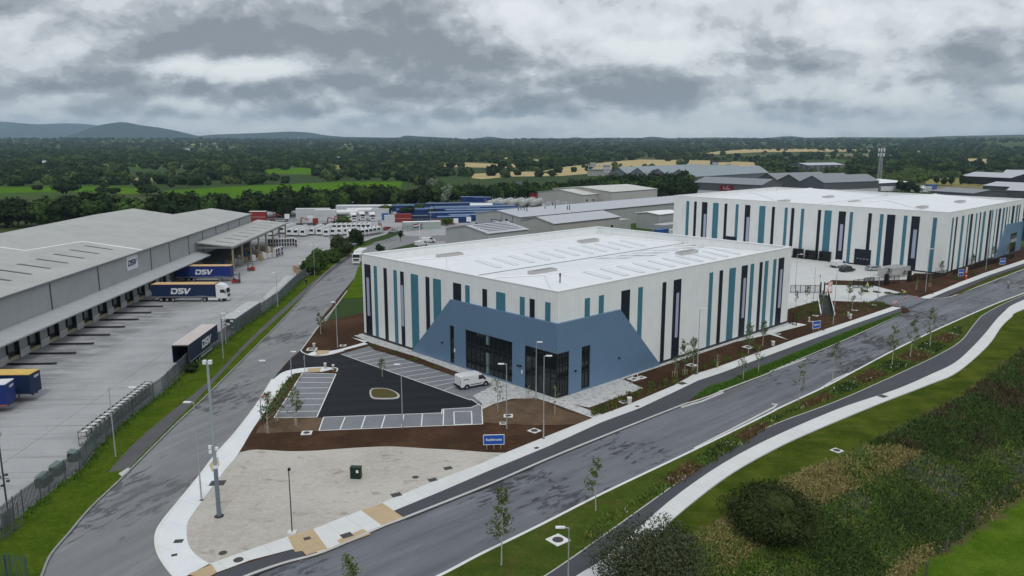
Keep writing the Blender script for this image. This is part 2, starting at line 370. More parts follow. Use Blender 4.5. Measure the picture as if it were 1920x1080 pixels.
M_white=mat('white_paint',(.72,.72,.70),.7,.08,3.)
def leafm(name,a,b,sc=.6):
    def fn(t,ob,c):
        g=t.new('ShaderNodeNewGeometry'); oi=t.new('ShaderNodeObjectInfo')
        n=t.noise(ob,sc,3,.6); c=t.mix(t.ss(n,.35,.65),a,b)
        c=t.mix(t.m('MULTIPLY',g.outputs['Random Per Island'],.75),c,tuple(min(1,x*1.7) for x in b))
        c=t.mix(t.m('MULTIPLY',oi.outputs['Random'],.4),c,tuple(x*.6 for x in a)); return c
    return mat(name,a,.8,0,fn=fn,spec=.06)
L_dark=leafm('dark_leaves',(.012,.024,.010),(.024,.041,.014))
L_mid=leafm('mid_leaves',(.026,.050,.013),(.050,.085,.020))
L_light=leafm('light_leaves',(.050,.085,.025),(.080,.120,.035))
L_silver=leafm('silver_leaves',(.10,.13,.09),(.16,.19,.13))
L_birch=leafm('birch_leaves',(.06,.09,.028),(.11,.14,.05))
L_shrub=leafm('shrub_leaves',(.018,.030,.012),(.038,.052,.018))
L_far=leafm('far_leaves',(.020,.036,.016),(.036,.058,.022),.05)
M_bark=mat('bark',(.11,.09,.07),.9,.2,3); M_bbark=mat('pale_birch_bark',(.42,.40,.36),.8,.25,5)
M_steel=mat('galvanised_steel',(.42,.43,.44),.5,.1,2,metal=.4); M_dsteel=mat('dark_steel',(.06,.065,.07),.5,.1,2,metal=.3)
M_black=mat('black_paint',(.012,.012,.013),.45,0); M_rub=mat('tyre_rubber',(.012,.012,.013),.85,.1,4)
M_glass=mat('dark_glass',(.008,.012,.014),.06,0,spec=.6); M_lens=mat('lamp_lens',(.75,.76,.78),.25,0)
# ---------------------------------------------------------------- terrain
RIDGE=[(1180,1110),(1280,1030),(1380,973),(1493,900),(1613,850),(1747,783),(1813,747),(1920,662),(2100,560)]
RW=[at(*p) for p in RIDGE]; RW=[RW[0]*2-RW[1]-Vector((6,12,0))]+RW+[RW[-1]*2.2-RW[-2]*1.2]
RWn=np.array([(p.x,p.y) for p in RW])
def sdist(x,y):
    x=np.asarray(x,float); y=np.asarray(y,float); best=np.full(x.shape,1e9); sg=np.ones(x.shape)
    for i in range(len(RWn)-1):
        a=RWn[i]; b=RWn[i+1]; d=b-a; L=(d**2).sum()
        t=np.clip(((x-a[0])*d[0]+(y-a[1])*d[1])/L,0,1); qx=x-a[0]-d[0]*t; qy=y-a[1]-d[1]*t
        dd=np.hypot(qx,qy); s=np.sign(d[0]*-(qy)+d[1]*qx); s[s==0]=1
        k=dd<best; best=np.where(k,dd,best); sg=np.where(k,s,sg)
    return best*sg          # >0 on the south-east (field) side
def smst(x): x=np.clip(x,0,1); return x*x*(3-2*x)
def hmap(x,y):
    x=np.asarray(x,float); y=np.asarray(y,float); s=sdist(x,y)
    near=(np.hypot(x,y)<900)
    h=np.where(near,-3.4*smst((s-1)/12)+.5*np.exp(-((s-1.2)/1.6)**2),0.)
    h=h*(1-smst((np.hypot(x-60,y-60)-220)/300))
    D=np.hypot(x,y)
    roll=np.sin(x/1310+1)*np.cos(y/1700+.4)+.5*np.sin(x/530+y/790)+.35*np.sin(x/270-y/400+2)
    far=smst((D-1600)/4800)*(27+9*roll)+smst((x*.8+D*.3-1500)/4000)*26
    h=h+np.where(D>1200,far,0)
    return h
def hz(x,y): return float(hmap(np.array([x]),np.array([y]))[0])
def atg(x,y,off=0.):            # where the sight line through a picture corner meets the terrain
    p=at(x,y,0)
    for _ in range(25):
        p=at(x,y,hz(p.x,p.y))
    p.z+=off; return p
def axis_(lo,hi,step,far0,far1):
    a=list(np.arange(lo,hi,step)); d=step
    x=hi
    while x<far1: a.append(x); d*=1.07; x+=d
    a.append(far1); d=step; x=lo-step
    while x>far0: a.append(x); d*=1.07; x-=d
    a.append(far0); return np.array(sorted(a))
gx=axis_(-10,120,1.6,-14000,14000); gy=axis_(20,160,1.6,-3000,14000)
GX,GY=np.meshgrid(gx,gy); GZ=hmap(GX.ravel(),GY.ravel())-.012
nx,ny=len(gx),len(gy)
co=np.stack([GX.ravel(),GY.ravel(),GZ],1)
idx=np.arange(nx*ny).reshape(ny,nx)
fa=np.stack([idx[:-1,:-1].ravel(),idx[:-1,1:].ravel(),idx[1:,1:].ravel(),idx[1:,:-1].ravel()],1)
def npmesh(name,co,fa,mats,midx=None,smooth=False):
    me=bpy.data.meshes.new(name); k=fa.shape[1]
    me.vertices.add(len(co)); me.vertices.foreach_set('co',co.astype(np.float32).ravel())
    me.loops.add(fa.size); me.loops.foreach_set('vertex_index',fa.astype(np.int32).ravel())
    me.polygons.add(len(fa)); me.polygons.foreach_set('loop_start',np.arange(0,fa.size,k,dtype=np.int32))
    if not isinstance(mats,(list,tuple)): mats=[mats]
    for m_ in mats: me.materials.append(m_)
    if midx is not None: me.polygons.foreach_set('material_index',midx.astype(np.int32))
    me.update(calc_edges=True)
    if smooth: me.shade_smooth()
    return me
go=bpy.data.objects.new('ground',npmesh('ground',co,fa,[M_land,M_near],smooth=True)); COL.objects.link(go); tag(go,kind='structure')
at2=go.data.attributes.new('ridge_distance','FLOAT','POINT'); at2.data.foreach_set('value',sdist(co[:,0],co[:,1]).astype(np.float32))
sdv=sdist(co[:,0],co[:,1]); cx_=co[fa].mean(1); sdc=sdist(cx_[:,0],cx_[:,1]); nearc=np.hypot(cx_[:,0],cx_[:,1])<260
mi=np.where(nearc,1,0)
mi=np.where(nearc&(cx_[:,0]<-10),0,mi); go.data.polygons.foreach_set('material_index',mi.astype(np.int32))
# ---------------------------------------------------------------- roads, kerbs, footways
NK=[(330,1160),(400,1110),(467,1080),(533,1057),(610,1035),(718,988),(760,972),(923,907),(1060,848),(1270,764),(1300,754),(1330,744),(1357,733),(1390,720),(1440,701),(1456,692),(1523,664),(1620,622),(1692,588)]
SK=[(560,1200),(700,1130),(817,1080),(900,1037),(1007,985),(1130,923),(1280,852),(1390,799),(1445,772),(1460,764),(1540,727),(1560,717),(1707,640),(1847,577),(1920,549),(2060,498)]
NK2=[(1740,560),(1777,558),(1813,546),(1920,505),(2060,450)]
RK=[(353,1100),(320,1065),(300,1032),(297,1003),(307,980),(333,947),(377,893),(407,853),(445,810),(485,757),(513,711)]
LK=[(60,1120),(80,1080),(97,1040),(133,997),(173,950),(233,893),(333,793),(393,737),(517,613),(567,560),(610,512),(640,488),(668,470),(700,457),(735,448)]
nk=E_(NK); sk=E_(SK); nk2=E_(NK2); rk=E_(RK); lk=E_(LK)
# main road sheet (runs on below the kerbs on both sides)
road=E_(SK,0)[::-1]; 
struct('road',MB().prism([at(200,1220,0)]+[p+Vector((-.6,1.2,0)) for p in E_(NK,0)]+[at(1692,575,0),at(1640,560,0),at(1690,548,0)]+[p+Vector((0,1.5,0)) for p in E_(NK2,0)]+[p+Vector((.6,-1.2,0)) for p in road]+[at(560,1300,0)],-.02,.004),M_road)
struct('side_road',MB().prism([p+Vector((-1.5,0,0)) for p in E_(LK,0)]+[at(745,441,0),at(790,443,0),at(850,440,0),at(850,452,0),at(790,452,0),at(730,468,0),at(705,480,0),at(668,520,0),at(645,553,0),at(600,620,0),at(560,690,0)]+[p+Vector((1.2,0,0)) for p in E_(RK,0)[::-1]]+[at(420,1130,0),at(300,1240,0),at(0,1260,0)],-.02,.009),M_oldroad)
# raised ground north of the road: topsoil everywhere, paved areas laid on it
TOP=.12
mid_entry=[(520,700),(545,672),(563,657),(572,645),(600,607),(625,578),(650,545),(664,522)]
en=E_(mid_entry,TOP)
block=rk[:-1]+en+[VU(-2,62),VU(20,66),VU(90,64),VU(100,96),VU(225,96),VU(225,-20)]+nk2[::-1]+E_([(1722,560),(1705,566),(1700,574),(1705,583)],TOP)+nk[::-1][:-10]
tag(MB().prism(block,-.02,TOP).build('topsoil',M_soil),kind='structure')
def sheet(name,pts,mt,z0=TOP-.03,z1=TOP+.004): return struct(name,MB().prism(pts,z0,z1),mt)
def pxs(l,z=TOP): return [at(x,y,z) for x,y in l]
def offs(pts,d):            # parallel edge
    o=[]
    for i,p in enumerate(pts):
        a=pts[max(0,i-1)]; b=pts[min(len(pts)-1,i+1)]; t=(b-a); t.z=0; t.normalize(); o.append(p+Vector((-t.y,t.x,0))*d)
    return o
def kerb(name,pts,wd,mt,z1=TOP+.03,z0=-.01): return struct(name,MB().strip(pts,offs(pts,wd),z0,z1),mt)
kerb('kerb',nk,.32,M_kerb); kerb('kerb',nk2,.32,M_kerb); kerb('kerb',rk,.32,M_kerbw); kerb('kerb',lk,-.0001+.3,M_kerb) if False else None
kerb('kerb',lk,.2,mat('weathered_kerb',(.25,.25,.24),.9,.25,2)); kerb('kerb',sk,-.32,M_kerbw); kerb('kerb',E_([(563,657),(572,645),(600,607),(625,578),(650,545)],TOP),-.22,M_kerb)
# footway beside the main road
FN=[(393,1057),(470,1030),(537,1007),(587,992),(640,971),(717,942),(808,905),(900,870),(950,848),(1040,812),(1113,783),(1170,762),(1265,722),(1300,702),(1340,690),(1493,635),(1600,600),(1673,575)]
FS=[(405,1074),(470,1050),(547,1030),(600,1036),(640,1022),(718,988),(740,957),(830,920),(918,882),(1030,836),(1127,792),(1200,765),(1262,736),(1310,713),(1350,700),(1493,647),(1600,608),(1690,577)]
struct('footway',MB().prism(pxs(FN)+pxs(FS)[::-1],TOP-.05,TOP+.014),M_foot)
FS1=pxs([(740,957),(830,920),(918,882),(1030,836),(1127,792),(1200,765),(1262,736),(1310,713),(1350,700),(1493,647),(1600,608),(1690,577)])
NKt=pxs([(762,973),(923,908),(1060,849),(1200,792),(1272,763),(1295,748),(1328,725),(1370,712),(1403,695),(1440,682),(1493,660),(1550,637),(1613,612),(1690,584)])
sheet('cycle_track',cat(FS1,3)+cat(NKt,3)[::-1],M_track,z1=TOP+.006)
sheet('cycle_track',pxs([(400,1079),(440,1063),(548,1031),(553,1036),(567,1034),(572,1042),(520,1062),(470,1081),(430,1098)]),M_track,z1=TOP+.02)
struct('verge',MB().prism(cat(pxs([(1295,749),(1328,725),(1370,712),(1403,695),(1440,682),(1493,660),(1550,637),(1613,612),(1690,586)]),4)+cat(pxs([(1690,589),(1613,624),(1523,663),(1453,691),(1440,699),(1423,706),(1387,719),(1358,730),(1317,743)]),4),TOP-.05,TOP+.06),grassm('bright_verge_grass',(.035,.085,.012),(.06,.12,.018),None))
T_=[[(353,1077),(397,1058),(407,1073),(385,1086)],[(540,1007),(587,992),(614,1029),(574,1041),(567,1033),(553,1035)],[(677,957),(717,943),(759,972),(718,987)],[(632,1013),(680,992),(695,1001),(640,1022)]]
for q in T_: sheet('tactile_paving',pxs(q),M_tan,z1=TOP+.019)
# footway along the side road and round the corner
FI=[(393,1057),(367,1040),(353,1020),(350,997),(353,977),(373,947),(417,887),(447,850),(477,800),(513,750),(543,707),(567,698),(603,697)]
FO=[(513,711),(530,698),(560,691),(600,688),(620,689)]
struct('footway',MB().prism(cat(pxs(FI),4)+[at(625,692,TOP)]+cat(pxs(FO),4)[::-1][:-1]+[p for p in rk[::-1] if p.x>-99][:-2],TOP-.05,TOP+.014),M_foot2)
sheet('tactile_paving',pxs([(576,691),(603,689),(600,697),(577,698)]),M_tan,z1=TOP+.02)
sheet('tactile_paving',pxs([(391,870),(409,857),(412,872),(398,885)]),M_tan,z1=TOP+.02)
# gravel corner plot
struct('gravel',MB().prism(cat(pxs([(450,848),(480,843),(540,846),(590,845),(660,840),(730,837),(800,841),(847,843),(913,848),(950,849)]),3)+pxs([(900,871),(808,906),(717,943),(640,972),(587,993),(537,1008),(470,1031),(393,1058)])+cat(pxs([(393,1057),(367,1040),(353,1020),(350,997),(353,977),(373,947),(417,887),(447,850)]),4)[1:-1],TOP-.03,TOP+.008),M_gravel)
struct('dry_soil',MB().prism(pxs([(485,800),(514,784),(598,783),(627,782),(604,802),(598,808),(480,812)]),TOP-.03,TOP+.006),M_soil2)
struct('dry_soil',MB().prism(cat(pxs([(907,792),(903,768),(925,758),(960,750),(1000,747),(1030,757),(1060,770),(1108,786),(1075,795),(1000,797)]),3),TOP-.03,TOP+.006),M_soil2)
# car park
CP=[(520,700),(560,690),(620,689),(634,692),(630,703),(612,740),(594,781),(600,781),(750,778),(828,774),(829,767),(883,764),(903,762),(882,749),(640,664),(600,667),(566,657)]
struct('car_park',MB().prism(pxs([(500,722),(518,706),(545,676),(566,657),(600,666),(640,664),(720,688),(882,749),(905,764),(880,768),(829,776),(750,782),(594,783),(612,740),(634,697),(628,690),(560,690),(520,700)][1:]),TOP-.06,TOP+.006),M_carpark)
B_left=[(567,699),(630,701),(594,782),(514,783)]
B_bot=[(607,782),(828,774),(829,767),(883,764),(900,757),(905,795),(598,808)]
B_top=[(640,664),(693,649),(702,656.5),(742,667.5),(800,687.5),(868,711),(923,722.5),(886,741.5),(903,756),(882,750)]
for q in (B_left,B_bot,B_top): sheet('parking_bays',pxs(q),M_bays,z1=TOP+.014)
wl=MB()
def ln(a,b,wd=.11,z=TOP+.016):
    a=at(*a,z); b=at(*b,z); t=(b-a).normalized(); n=Vector((-t.y,t.x,0))*wd/2
    wl.prism([a-n,b-n,b+n,a+n],TOP+.01,z+.003)
for i in range(9):
    t=i/8.6; 
    yy=(708,717,728,738,748.5,759.5,771)
for (x0,y0,x1,y1) in ((565,708,626,708),(560,717,622,717),(554,727.5,617,727),(549,737.5,613,737),(541,748.5,608,747.5),(535,760,602,758.5),(526,772,597,770.5)): ln((x0,y0),(x1,y1))
for a,b in (((630,701),(594,782)),((567,699),(514,783)),((594,782),(514,783)),((567,699),(630,701))): ln(a,b,.13)
for a,b in (((647,782),(638,804)),((685,780),(677,804)),((722,779),(715,802)),((792,776),(790,799)),((832,767),(831,797)),((851,772),(852,796)),((884,771),(885,795)),((851,772),(884,771)),((851,796),(885,795)),((607,782),(828,774)),((598,807),(905,795)),((607,782),(598,807)),((829,767),(828,776)),((883,764),(900,757)),((903,762),(905,795)),((829,767),(883,764))): ln(a,b,.13)
ln((757,778),(753,801),.13)
tb0=[(651,668),(664,672),(678,677),(693,682),(709,688),(726,694),(743,700),(760,706),(777,712),(795,718),(813,724),(833,731)]
tb1=[(702,657),(722,661),(742,667),(758,673),(775,679),(793,684),(806,690),(824,696),(842,702),(856,709),(858,715),(858,722)]
for a,b in zip(tb0,tb1): ln(a,b)
ln((640,664),(882,750),.13); ln((904,762),(883,748),.13)
tag(wl.build('parking_lines',M_white),kind='structure')
# planted island in the car park
isl=cat(pxs([(693,737),(696,731),(705,729),(725,730),(740,735),(749,742),(744,748),(715,749),(697,747)],TOP),4,True)
tag(MB().prism(isl,TOP-.02,TOP+.13).build('kerb',M_kerb),kind='structure')
ci=sum(isl,Vector())/len(isl); tag(MB().prism([ci+(p-ci)*.88 for p in isl],TOP,TOP+.15).build('island_soil',grassm('island_grass',(.10,.075,.04),(.09,.09,.03))),kind='structure')
# paving round the office front
struct('paving',MB().prism(pxs([(664,629),(697,643.5),(780,668.5),(868,701.5),(923,723),(886,742),(903,757),(905,767),(925,757.5),(960,747.5),(1005,746.5),(1040,757.5),(1098,779),(1113,784.5),(1128,777),(1075,758),(1105,764),(1150,748),(1206,728),(1168,711)])+[VU(26,.2),VU(.3,.3),VU(.3,48)],TOP-.03,TOP+.01),M_pave)
struct('soil_strip',MB().prism(pxs([(697,645.5),(780,670.5),(867,703.5),(861,708),(800,687),(742,667),(702,656),(693,648.5)]),TOP-.02,TOP+.017),M_soil)
struct('footway',MB().prism(cat(pxs([(574,665),(594,666),(620,664),(647,656),(690,645)]),3)+pxs([(663,627),(660,633),(688,640),(640,655)])[1:2]+cat(pxs([(690,640),(640,654),(612,659),(592,661),(594,657)]),3),TOP-.02,TOP+.014),M_foot2)
sheet('tactile_paving',pxs([(595,657),(618,657),(616,663),(592,666)]),M_tan,z1=TOP+.02)
kerb('kerb',E_([(563,657),(566,661),(578,666),(597,668),(620,665),(646,658)],TOP),.2,M_kerbw,z1=TOP+.06)
kerb('kerb',cat(pxs([(604,692),(625,689),(634,692),(632,697)]),4),-.2,M_kerbw,z1=TOP+.06)
# path strip round the right wall and the second building's forecourt
struct('footway',MB().prism([VU(43,-.6),VU(66,-.6),VU(66,-3.4),VU(55,-2.4)]+pxs([(1478,637),(1443,627)]),TOP-.02,TOP+.012),M_foot)
struct('wall_apron',MB().prism([VU(-.9,49),VU(-.9,-.9),VU(65,-.9),VU(65,0),VU(0,0),VU(0,49)],TOP-.02,TOP+.013),M_pave)
F2N=[(1722,559),(1760,546),(1800,529),(1845,512),(1920,487),(2040,445)]; F2S=[(1742,560),(1775,546),(1820,529),(1860,514),(1920,494),(2040,452)]
struct('footway',MB().prism(pxs(F2N)+pxs(F2S)[::-1],TOP-.03,TOP+.014),M_foot)
sheet('cycle_track',pxs(F2S)+pxs([(2040,459),(1920,499),(1850,523),(1782,553),(1770,559)]),M_track,z1=TOP+.006)
struct('verge',MB().prism(pxs([(1786,554),(1850,526),(1920,500),(2040,460),(2040,463),(1920,504),(1850,530),(1800,551)]),TOP-.03,TOP+.05),M_lawn)
# delivery yard of the second warehouse
struct('yard',MB().prism([VU(65.3,50),VU(66,8)]+pxs([(1470,582),(1500,573),(1535,563),(1640,567),(1660,555),(1690,549),(1640,536),(1545,534),(1560,525),(1620,527),(1700,524),(1715,512)])+[VU(145.9,0),VU(145.9,90),VU(95,90),VU(88,62)],TOP-.03,TOP+.01),M_yard2)
struct('junction_asphalt',MB().prism(pxs([(1632,566),(1648,557),(1672,549),(1700,552),(1740,561),(1705,578),(1690,576),(1660,570)]),TOP-.03,TOP+.016),M_road)
for q in ([(1278,763.5),(1318,752),(1357,735.5)],[(1452,694),(1480,684),(1512,672)],[(1303,841),(1390,796),(1452,764),(1458,758),(1447,757)],[(1538,730),(1565,712),(1592,700)],[(1318,741),(1345,733.5),(1357,733)]): kerb('kerb',pxs(q),.16,M_kerbw,z1=TOP+.05)
# south side: verge, cycle track, footway, lawn
sk0=[p for p in sk]
TN=[(900,1150),(1020,1080),(1133,1002),(1280,897),(1363,840),(1450,796),(1563,754),(1650,716),(1747,671),(1800,640),(1827,607),(1850,586),(1920,553),(2060,502)]
TS=[(960,1160),(1080,1080),(1140,1040),(1280,920),(1407,840),(1563,770),(1680,730),(1745,702),(1790,680),(1822,652),(1847,625),(1880,587),(1920,562),(2060,512)]
SS=[(1020,1180),(1150,1082),(1235,1000),(1280,957),(1363,893),(1440,848),(1513,813),(1647,757),(1743,720),(1797,696),(1853,647),(1878,612),(1897,594),(1920,579),(2060,528)]
tn,ts,ss=E_(TN),E_(TS),E_(SS)
struct('verge',MB().prism(sk+tn[::-1],-.02,TOP+.02),M_verge)
struct('cycle_track',MB().prism(tn+ts[::-1],-.02,TOP+.0),M_track)
struct('footway',MB().prism(ts+ss[::-1],-.02,TOP+.012),M_foot)
kerb('kerb',tn,-.12,M_kerb,z1=TOP+.03,z0=0)
# left side: grass, path, fence line, yard
FL=[(-120,1090),(47,959),(95,922),(152,880),(183,840),(233,792),(290,747),(307,735),(352,688),(426,636),(456,613),(490,589),(524,565),(553,536),(575,518)]
fl=[at(x,y,TOP) for x,y in FL]
struct('grass',MB().prism(fl+[at(600,500,TOP),at(650,470,TOP),at(700,452,TOP),at(700,457,TOP)]+lk[::-1][6:]+[at(-60,1240,TOP)],-.02,TOP),M_grassL)
PL=[(203,885),(248,835),(306,784),(354,746),(407,700),(462,642),(515,592),(560,552),(594,522),(630,495),(665,472)]; PR=[(240,880),(268,850),(293,825),(350,768),(400,717),(441,672),(478,635),(528,590),(570,553),(602,524),(640,494),(676,470)]
sheet('path',cat(pxs(PL),4)+cat(pxs(PR),4)[::-1],M_path,z1=TOP+.006)
sheet('path_ramp',pxs([(228,893),(222,888),(240,877),(247,879)]),M_kerb,z1=TOP+.012)
struct('yard',MB().prism([at(x,y,0) for x,y in FL]+[at(x,y,0) for x,y in ((600,503),(640,470),(700,446),(722,440),(760,420),(800,408),(830,395),(900,385),(600,392),(470,398))]+[Vector((-140,290,0)),Vector((-140,30,0)),Vector((-60,20,0))],-.02,.006),M_yard)
struct('grass',MB().prism(pxs([(640,560),(650,546),(664,523),(672,500),(690,480),(760,470),(760,520),(676,558)]),-.02,TOP+.02),grassm('corner_grass',(.05,.10,.008),(.09,.14,.014)))
struct('estate_ground',MB().prism([VU(66,100),VU(100,100),VU(118,130),VU(240,140),VU(400,60),VU(420,120),VU(340,240),VU(235,245),VU(160,240),VU(100,230),VU(95,170),VU(70,120)],-.02,.001),M_back)
# ---------------------------------------------------------------- building materials
def clad(name,col,axis='xy',period=.45,amt=.14,rough=.55,w_=.07,var=.05):
    def fn(t,ob,c):
        s=xyz(t,ob)
        a=line(t,t.m('ADD',s[0],s[1]),period,w_)
        c=t.mix(t.m('MULTIPLY',a,amt),c,tuple(x*.45 for x in col))
        n=t.noise(t.mapv(ob,scale=(.8,.8,.12)),1.,5,.6); return t.mix(t.m('MULTIPLY',t.ss(n,.45,.75),.2),c,tuple(x*.68 for x in col))
    return mat(name,col,rough,var,.4,fn=fn,spec=.35)
M_clad=clad('white_cladding',(.76,.77,.76),period=.5,amt=.22)
M_trim=mat('white_trim',(.74,.75,.76),.45,.03,1)
M_navy=clad('navy_cladding',(.006,.010,.022),period=.5,amt=.3,rough=.45)
M_teal=clad('teal_cladding',(.050,.175,.235),period=.5,amt=.3,rough=.5)
M_poly=mat('translucent_panel',(.36,.39,.52),.35,.05,1)
def _roofw(t,ob,c):
    s=xyz(t,ob); c=t.mix(t.m('MULTIPLY',line(t,s[0],1.,.06),.16),c,(.4,.42,.45)); st=t.noise(t.mapv(ob,scale=(.9,.12,1)),1.,5,.65); c=t.mix(t.m('MULTIPLY',t.ss(st,.5,.75),.22),c,(.45,.46,.46))
    n=t.noise(ob,.16,6,.65); c=t.mix(t.m('MULTIPLY',t.ss(n,.5,.8),.22),c,(.5,.52,.53))
    return c
M_roofw=mat('white_roof_sheeting',(.70,.715,.735),.5,.04,.2,fn=_roofw,spec=.4)
def _roofstreak(t,ob,c):
    n=t.noise(t.mapv(ob,scale=(.16,.5,1)),1.,5,.6); return t.mix(t.ss(n,.50,.54),(.62,.63,.64),(.24,.24,.23))
M_streak=mat('dark_streaked_roofing',(.3,.3,.29),.12,0,fn=_roofstreak,spec=.5)  # glossy, pale grey broken by darker noise streaks
def seam(name,k,ax,sgn):
    def fn(t,ob,c):
        s=xyz(t,ob); q=t.m('ADD',t.m('MULTIPLY',s[ax],math.sin(k)*sgn),t.m('MULTIPLY',s[2],math.cos(k)))
        c=t.mix(t.m('MULTIPLY',line(t,q,.52,.09),.75),c,(.07,.125,.20)); 
        n=t.noise(ob,.4,4,.6); return t.mix(t.m('MULTIPLY',n,.15),c,(.10,.17,.26))
    return mat(name,(.135,.225,.34),.42,.05,.5,fn=fn,spec=.4,metal=.1)
M_podL=seam('blue_standing_seam_left',R(52),1,-1); M_podR=seam('blue_standing_seam_right',R(52),0,-1)
M_frame=mat('dark_frame',(.02,.023,.027),.4,0)
class Frame:
    def __init__(s,o,a): s.o=Vector(o); s.a=a; s.x=Vector((math.cos(a),math.sin(a),0)); s.y=Vector((-math.sin(a),math.cos(a),0))
    def loc(s,p): d=Vector(p)-s.o; return Vector((d.dot(s.x),d.dot(s.y),p[2]))
    def onx(s,px,py,x0=0.):        # sight line meets the wall x=x0 -> (y,z)
        d=ray(px,py); o=Vector((0,0,CAMH))-s.o; t=(x0-o.dot(s.x))/d.dot(s.x); p=Vector((0,0,CAMH))+d*t-s.o; return p.dot(s.y),p.z
    def ony(s,px,py,y0=0.):
        d=ray(px,py); o=Vector((0,0,CAMH))-s.o; t=(y0-o.dot(s.y))/d.dot(s.y); p=Vector((0,0,CAMH))+d*t-s.o; return p.dot(s.x),p.z
def rect_holes(outer,holes):
    polys=[[Vector((a,b,0)) for a,b in outer]]+[[Vector((a,b,0)) for a,b in h] for h in holes]
    flat=[p for q in polys for p in q]; return flat,tessellate_polygon(polys)
# ================================================================ first warehouse
f1=Frame(C1,VA); LX,LY,HB=64.7,48.3,14.9
w1=thing('warehouse','white warehouse with blue office corner and teal and navy stripes, nearest the car park','warehouse',C1,VA,'striped warehouses')
def walls_box(par,LX,LY,HB,th=.35,rz=1.6,name='wall'):
    m=MB()
    m.box(0,LX,0,th,TOP-.1,HB).box(0,LX,LY-th,LY,TOP-.1,HB).box(0,th,th,LY-th,TOP-.1,HB).box(LX-th,LX,th,LY-th,TOP-.1,HB)
    m.build(name,M_clad,par)
    c=MB(); o=.06; t=.5
    c.box(-o,LX+o,-o,t,HB+.002,HB+.12).box(-o,LX+o,LY-t,LY+o,HB+.002,HB+.12).box(-o,t,t,LY-t,HB+.002,HB+.12).box(LX-t,LX+o,t,LY-t,HB+.002,HB+.12)
    c.build('parapet_cap',M_trim,par)
    k=MB(); k.box(-.05,LX+.05,-.05,-.002,TOP,.5).box(-.05,-.002,-.002,LY,TOP,.5); k.build('base_trim',M_frame,par)
walls_box(w1,LX,LY,HB)
def hip(x0,x1,y0,y1,ze,zr,inset):
    ym=(y0+y1)/2; m=MB()
    m.add([(x0,y0,ze),(x1,y0,ze),(x1,y1,ze),(x0,y1,ze),(x0+inset,ym,zr),(x1-inset,ym,zr)],[(0,1,5,4),(1,2,5),(2,3,4,5),(3,0,4)])
    return m
ZE,ZR=13.35,14.45
for (a,b) in ((.35,LY/2-.25),(LY/2+.25,LY-.35)):
    hm=hip(.35,LX-.35,a,b,ZE,ZR,9.5); hm.build('roof',M_roofw,w1)
MB().box(.35,LX-.35,LY/2-.25,LY/2+.25,ZE-.1,ZE+.01).build('valley_gutter',mat('valley_gutter_grey',(.10,.10,.105),.4,0),w1)  # gutter in one even dark grey
def roofz(y):
    ym=LY/4; d=abs((y if y<LY/2 else y-LY/2)-ym)/(LY/4-.3); return ZR-(ZR-ZE)*min(1,d)
# rooflights: thin framed panels
def rooflight(x0,y0,y1,w_=1.0):
    z0,z1=roofz(y0)+.03,roofz(y1)+.03; m=MB()
    def bar(xa,xb,ya,yb):
        za,zb=roofz(ya)+.03,roofz(yb)+.03
        m.add([(xa,ya,za),(xb,ya,za),(xb,yb,zb),(xa,yb,zb),(xa,ya,za+.07),(xb,ya,za+.07),(xb,yb,zb+.07),(xa,yb,zb+.07)],[(0,3,2,1),(4,5,6,7),(0,1,5,4),(1,2,6,5),(2,3,7,6),(3,0,4,7)])
    bar(x0,x0+.09,y0,y1); bar(x0+w_,x0+w_+.09,y0,y1); bar(x0+.09,x0+w_,y0,y0+.15); bar(x0+.09,x0+w_,y1-.15,y1)
    o=m.build('rooflight',mat('rooflight_frame',(.58,.60,.645),.4,0),w1); p=MB()
    p.add([(x0+.15,y0+.15,z0+.02),(x0+w_,y0+.15,z0+.02),(x0+w_,y1-.15,z1+.02),(x0+.15,y1-.15,z1+.02)],[(0,1,2,3)]); p.build('pane',mat('rooflight_pane',(.685,.70,.72),.45,.03,1),o)
for i in range(11): rooflight(13+i*4.0,LY/2+2.3,LY/2+8.2)
for i in range(10): rooflight(17+i*4.2,LY*.25+2.0-8.6,LY*.25-1.7+.3)
for i in range(8):   # glossy dark-streaked patches near the valley, back slope of the front bay
    x=24+i*5.; y0=LY*.25+1.5+(i%3)*1.1; y1=min(LY/2-.6,y0+6.5+i%2)
    z0,z1=roofz(y0)+.012,roofz(y1)+.012
    if i>1:
        MB().add([(x,y0,z0),(x+2.4,y0,z0),(x+1.1,y1,z1),(x-1.5,y1,z1)],[(0,1,2,3)]).build('dark_roof_patch',M_streak,w1)
def hatch(par,cx,cy,z,lx=5.2,ly=1.5,name='roof_vent'):
    m=MB(); h=.55
    m.box(cx-lx/2,cx+lx/2,cy-ly/2,cy-ly/2+.12,z,z+h).box(cx-lx/2,cx+lx/2,cy+ly/2-.12,cy+ly/2,z,z+h).box(cx-lx/2,cx-lx/2+.12,cy-ly/2+.12,cy+ly/2-.12,z,z+h).box(cx+lx/2-.12,cx+lx/2,cy-ly/2+.12,cy+ly/2-.12,z,z+h)
    o=m.build(name,mat('vent_upstand',(.46,.45,.43),.5,.1,2),par)
    l=MB(); 
    for i in range(9): x=cx-lx/2+.5+i*(lx-1)/8; l.box(x-.05,x+.05,cy-ly/2+.12,cy+ly/2-.12,z+.28,z+.36)
    l.build('bar',mat('vent_bar',(.34,.33,.32),.5,0),o)
    MB().box(cx-lx/2+.12,cx+lx/2-.12,cy-ly/2+.12,cy+ly/2-.12,z+.02,z+.14).build('panel',mat('vent_panel',(.62,.64,.66),.4,.05,1),o)
def onroof(fr,px,py,z): return fr.loc(at(px,py,z))
for q in ((843,478.5),(1017,509),(1103,453.5),(1288,475.5)):
    p=onroof(f1,*q,14.3); hatch(w1,p.x,p.y,roofz(p.y)-.05)
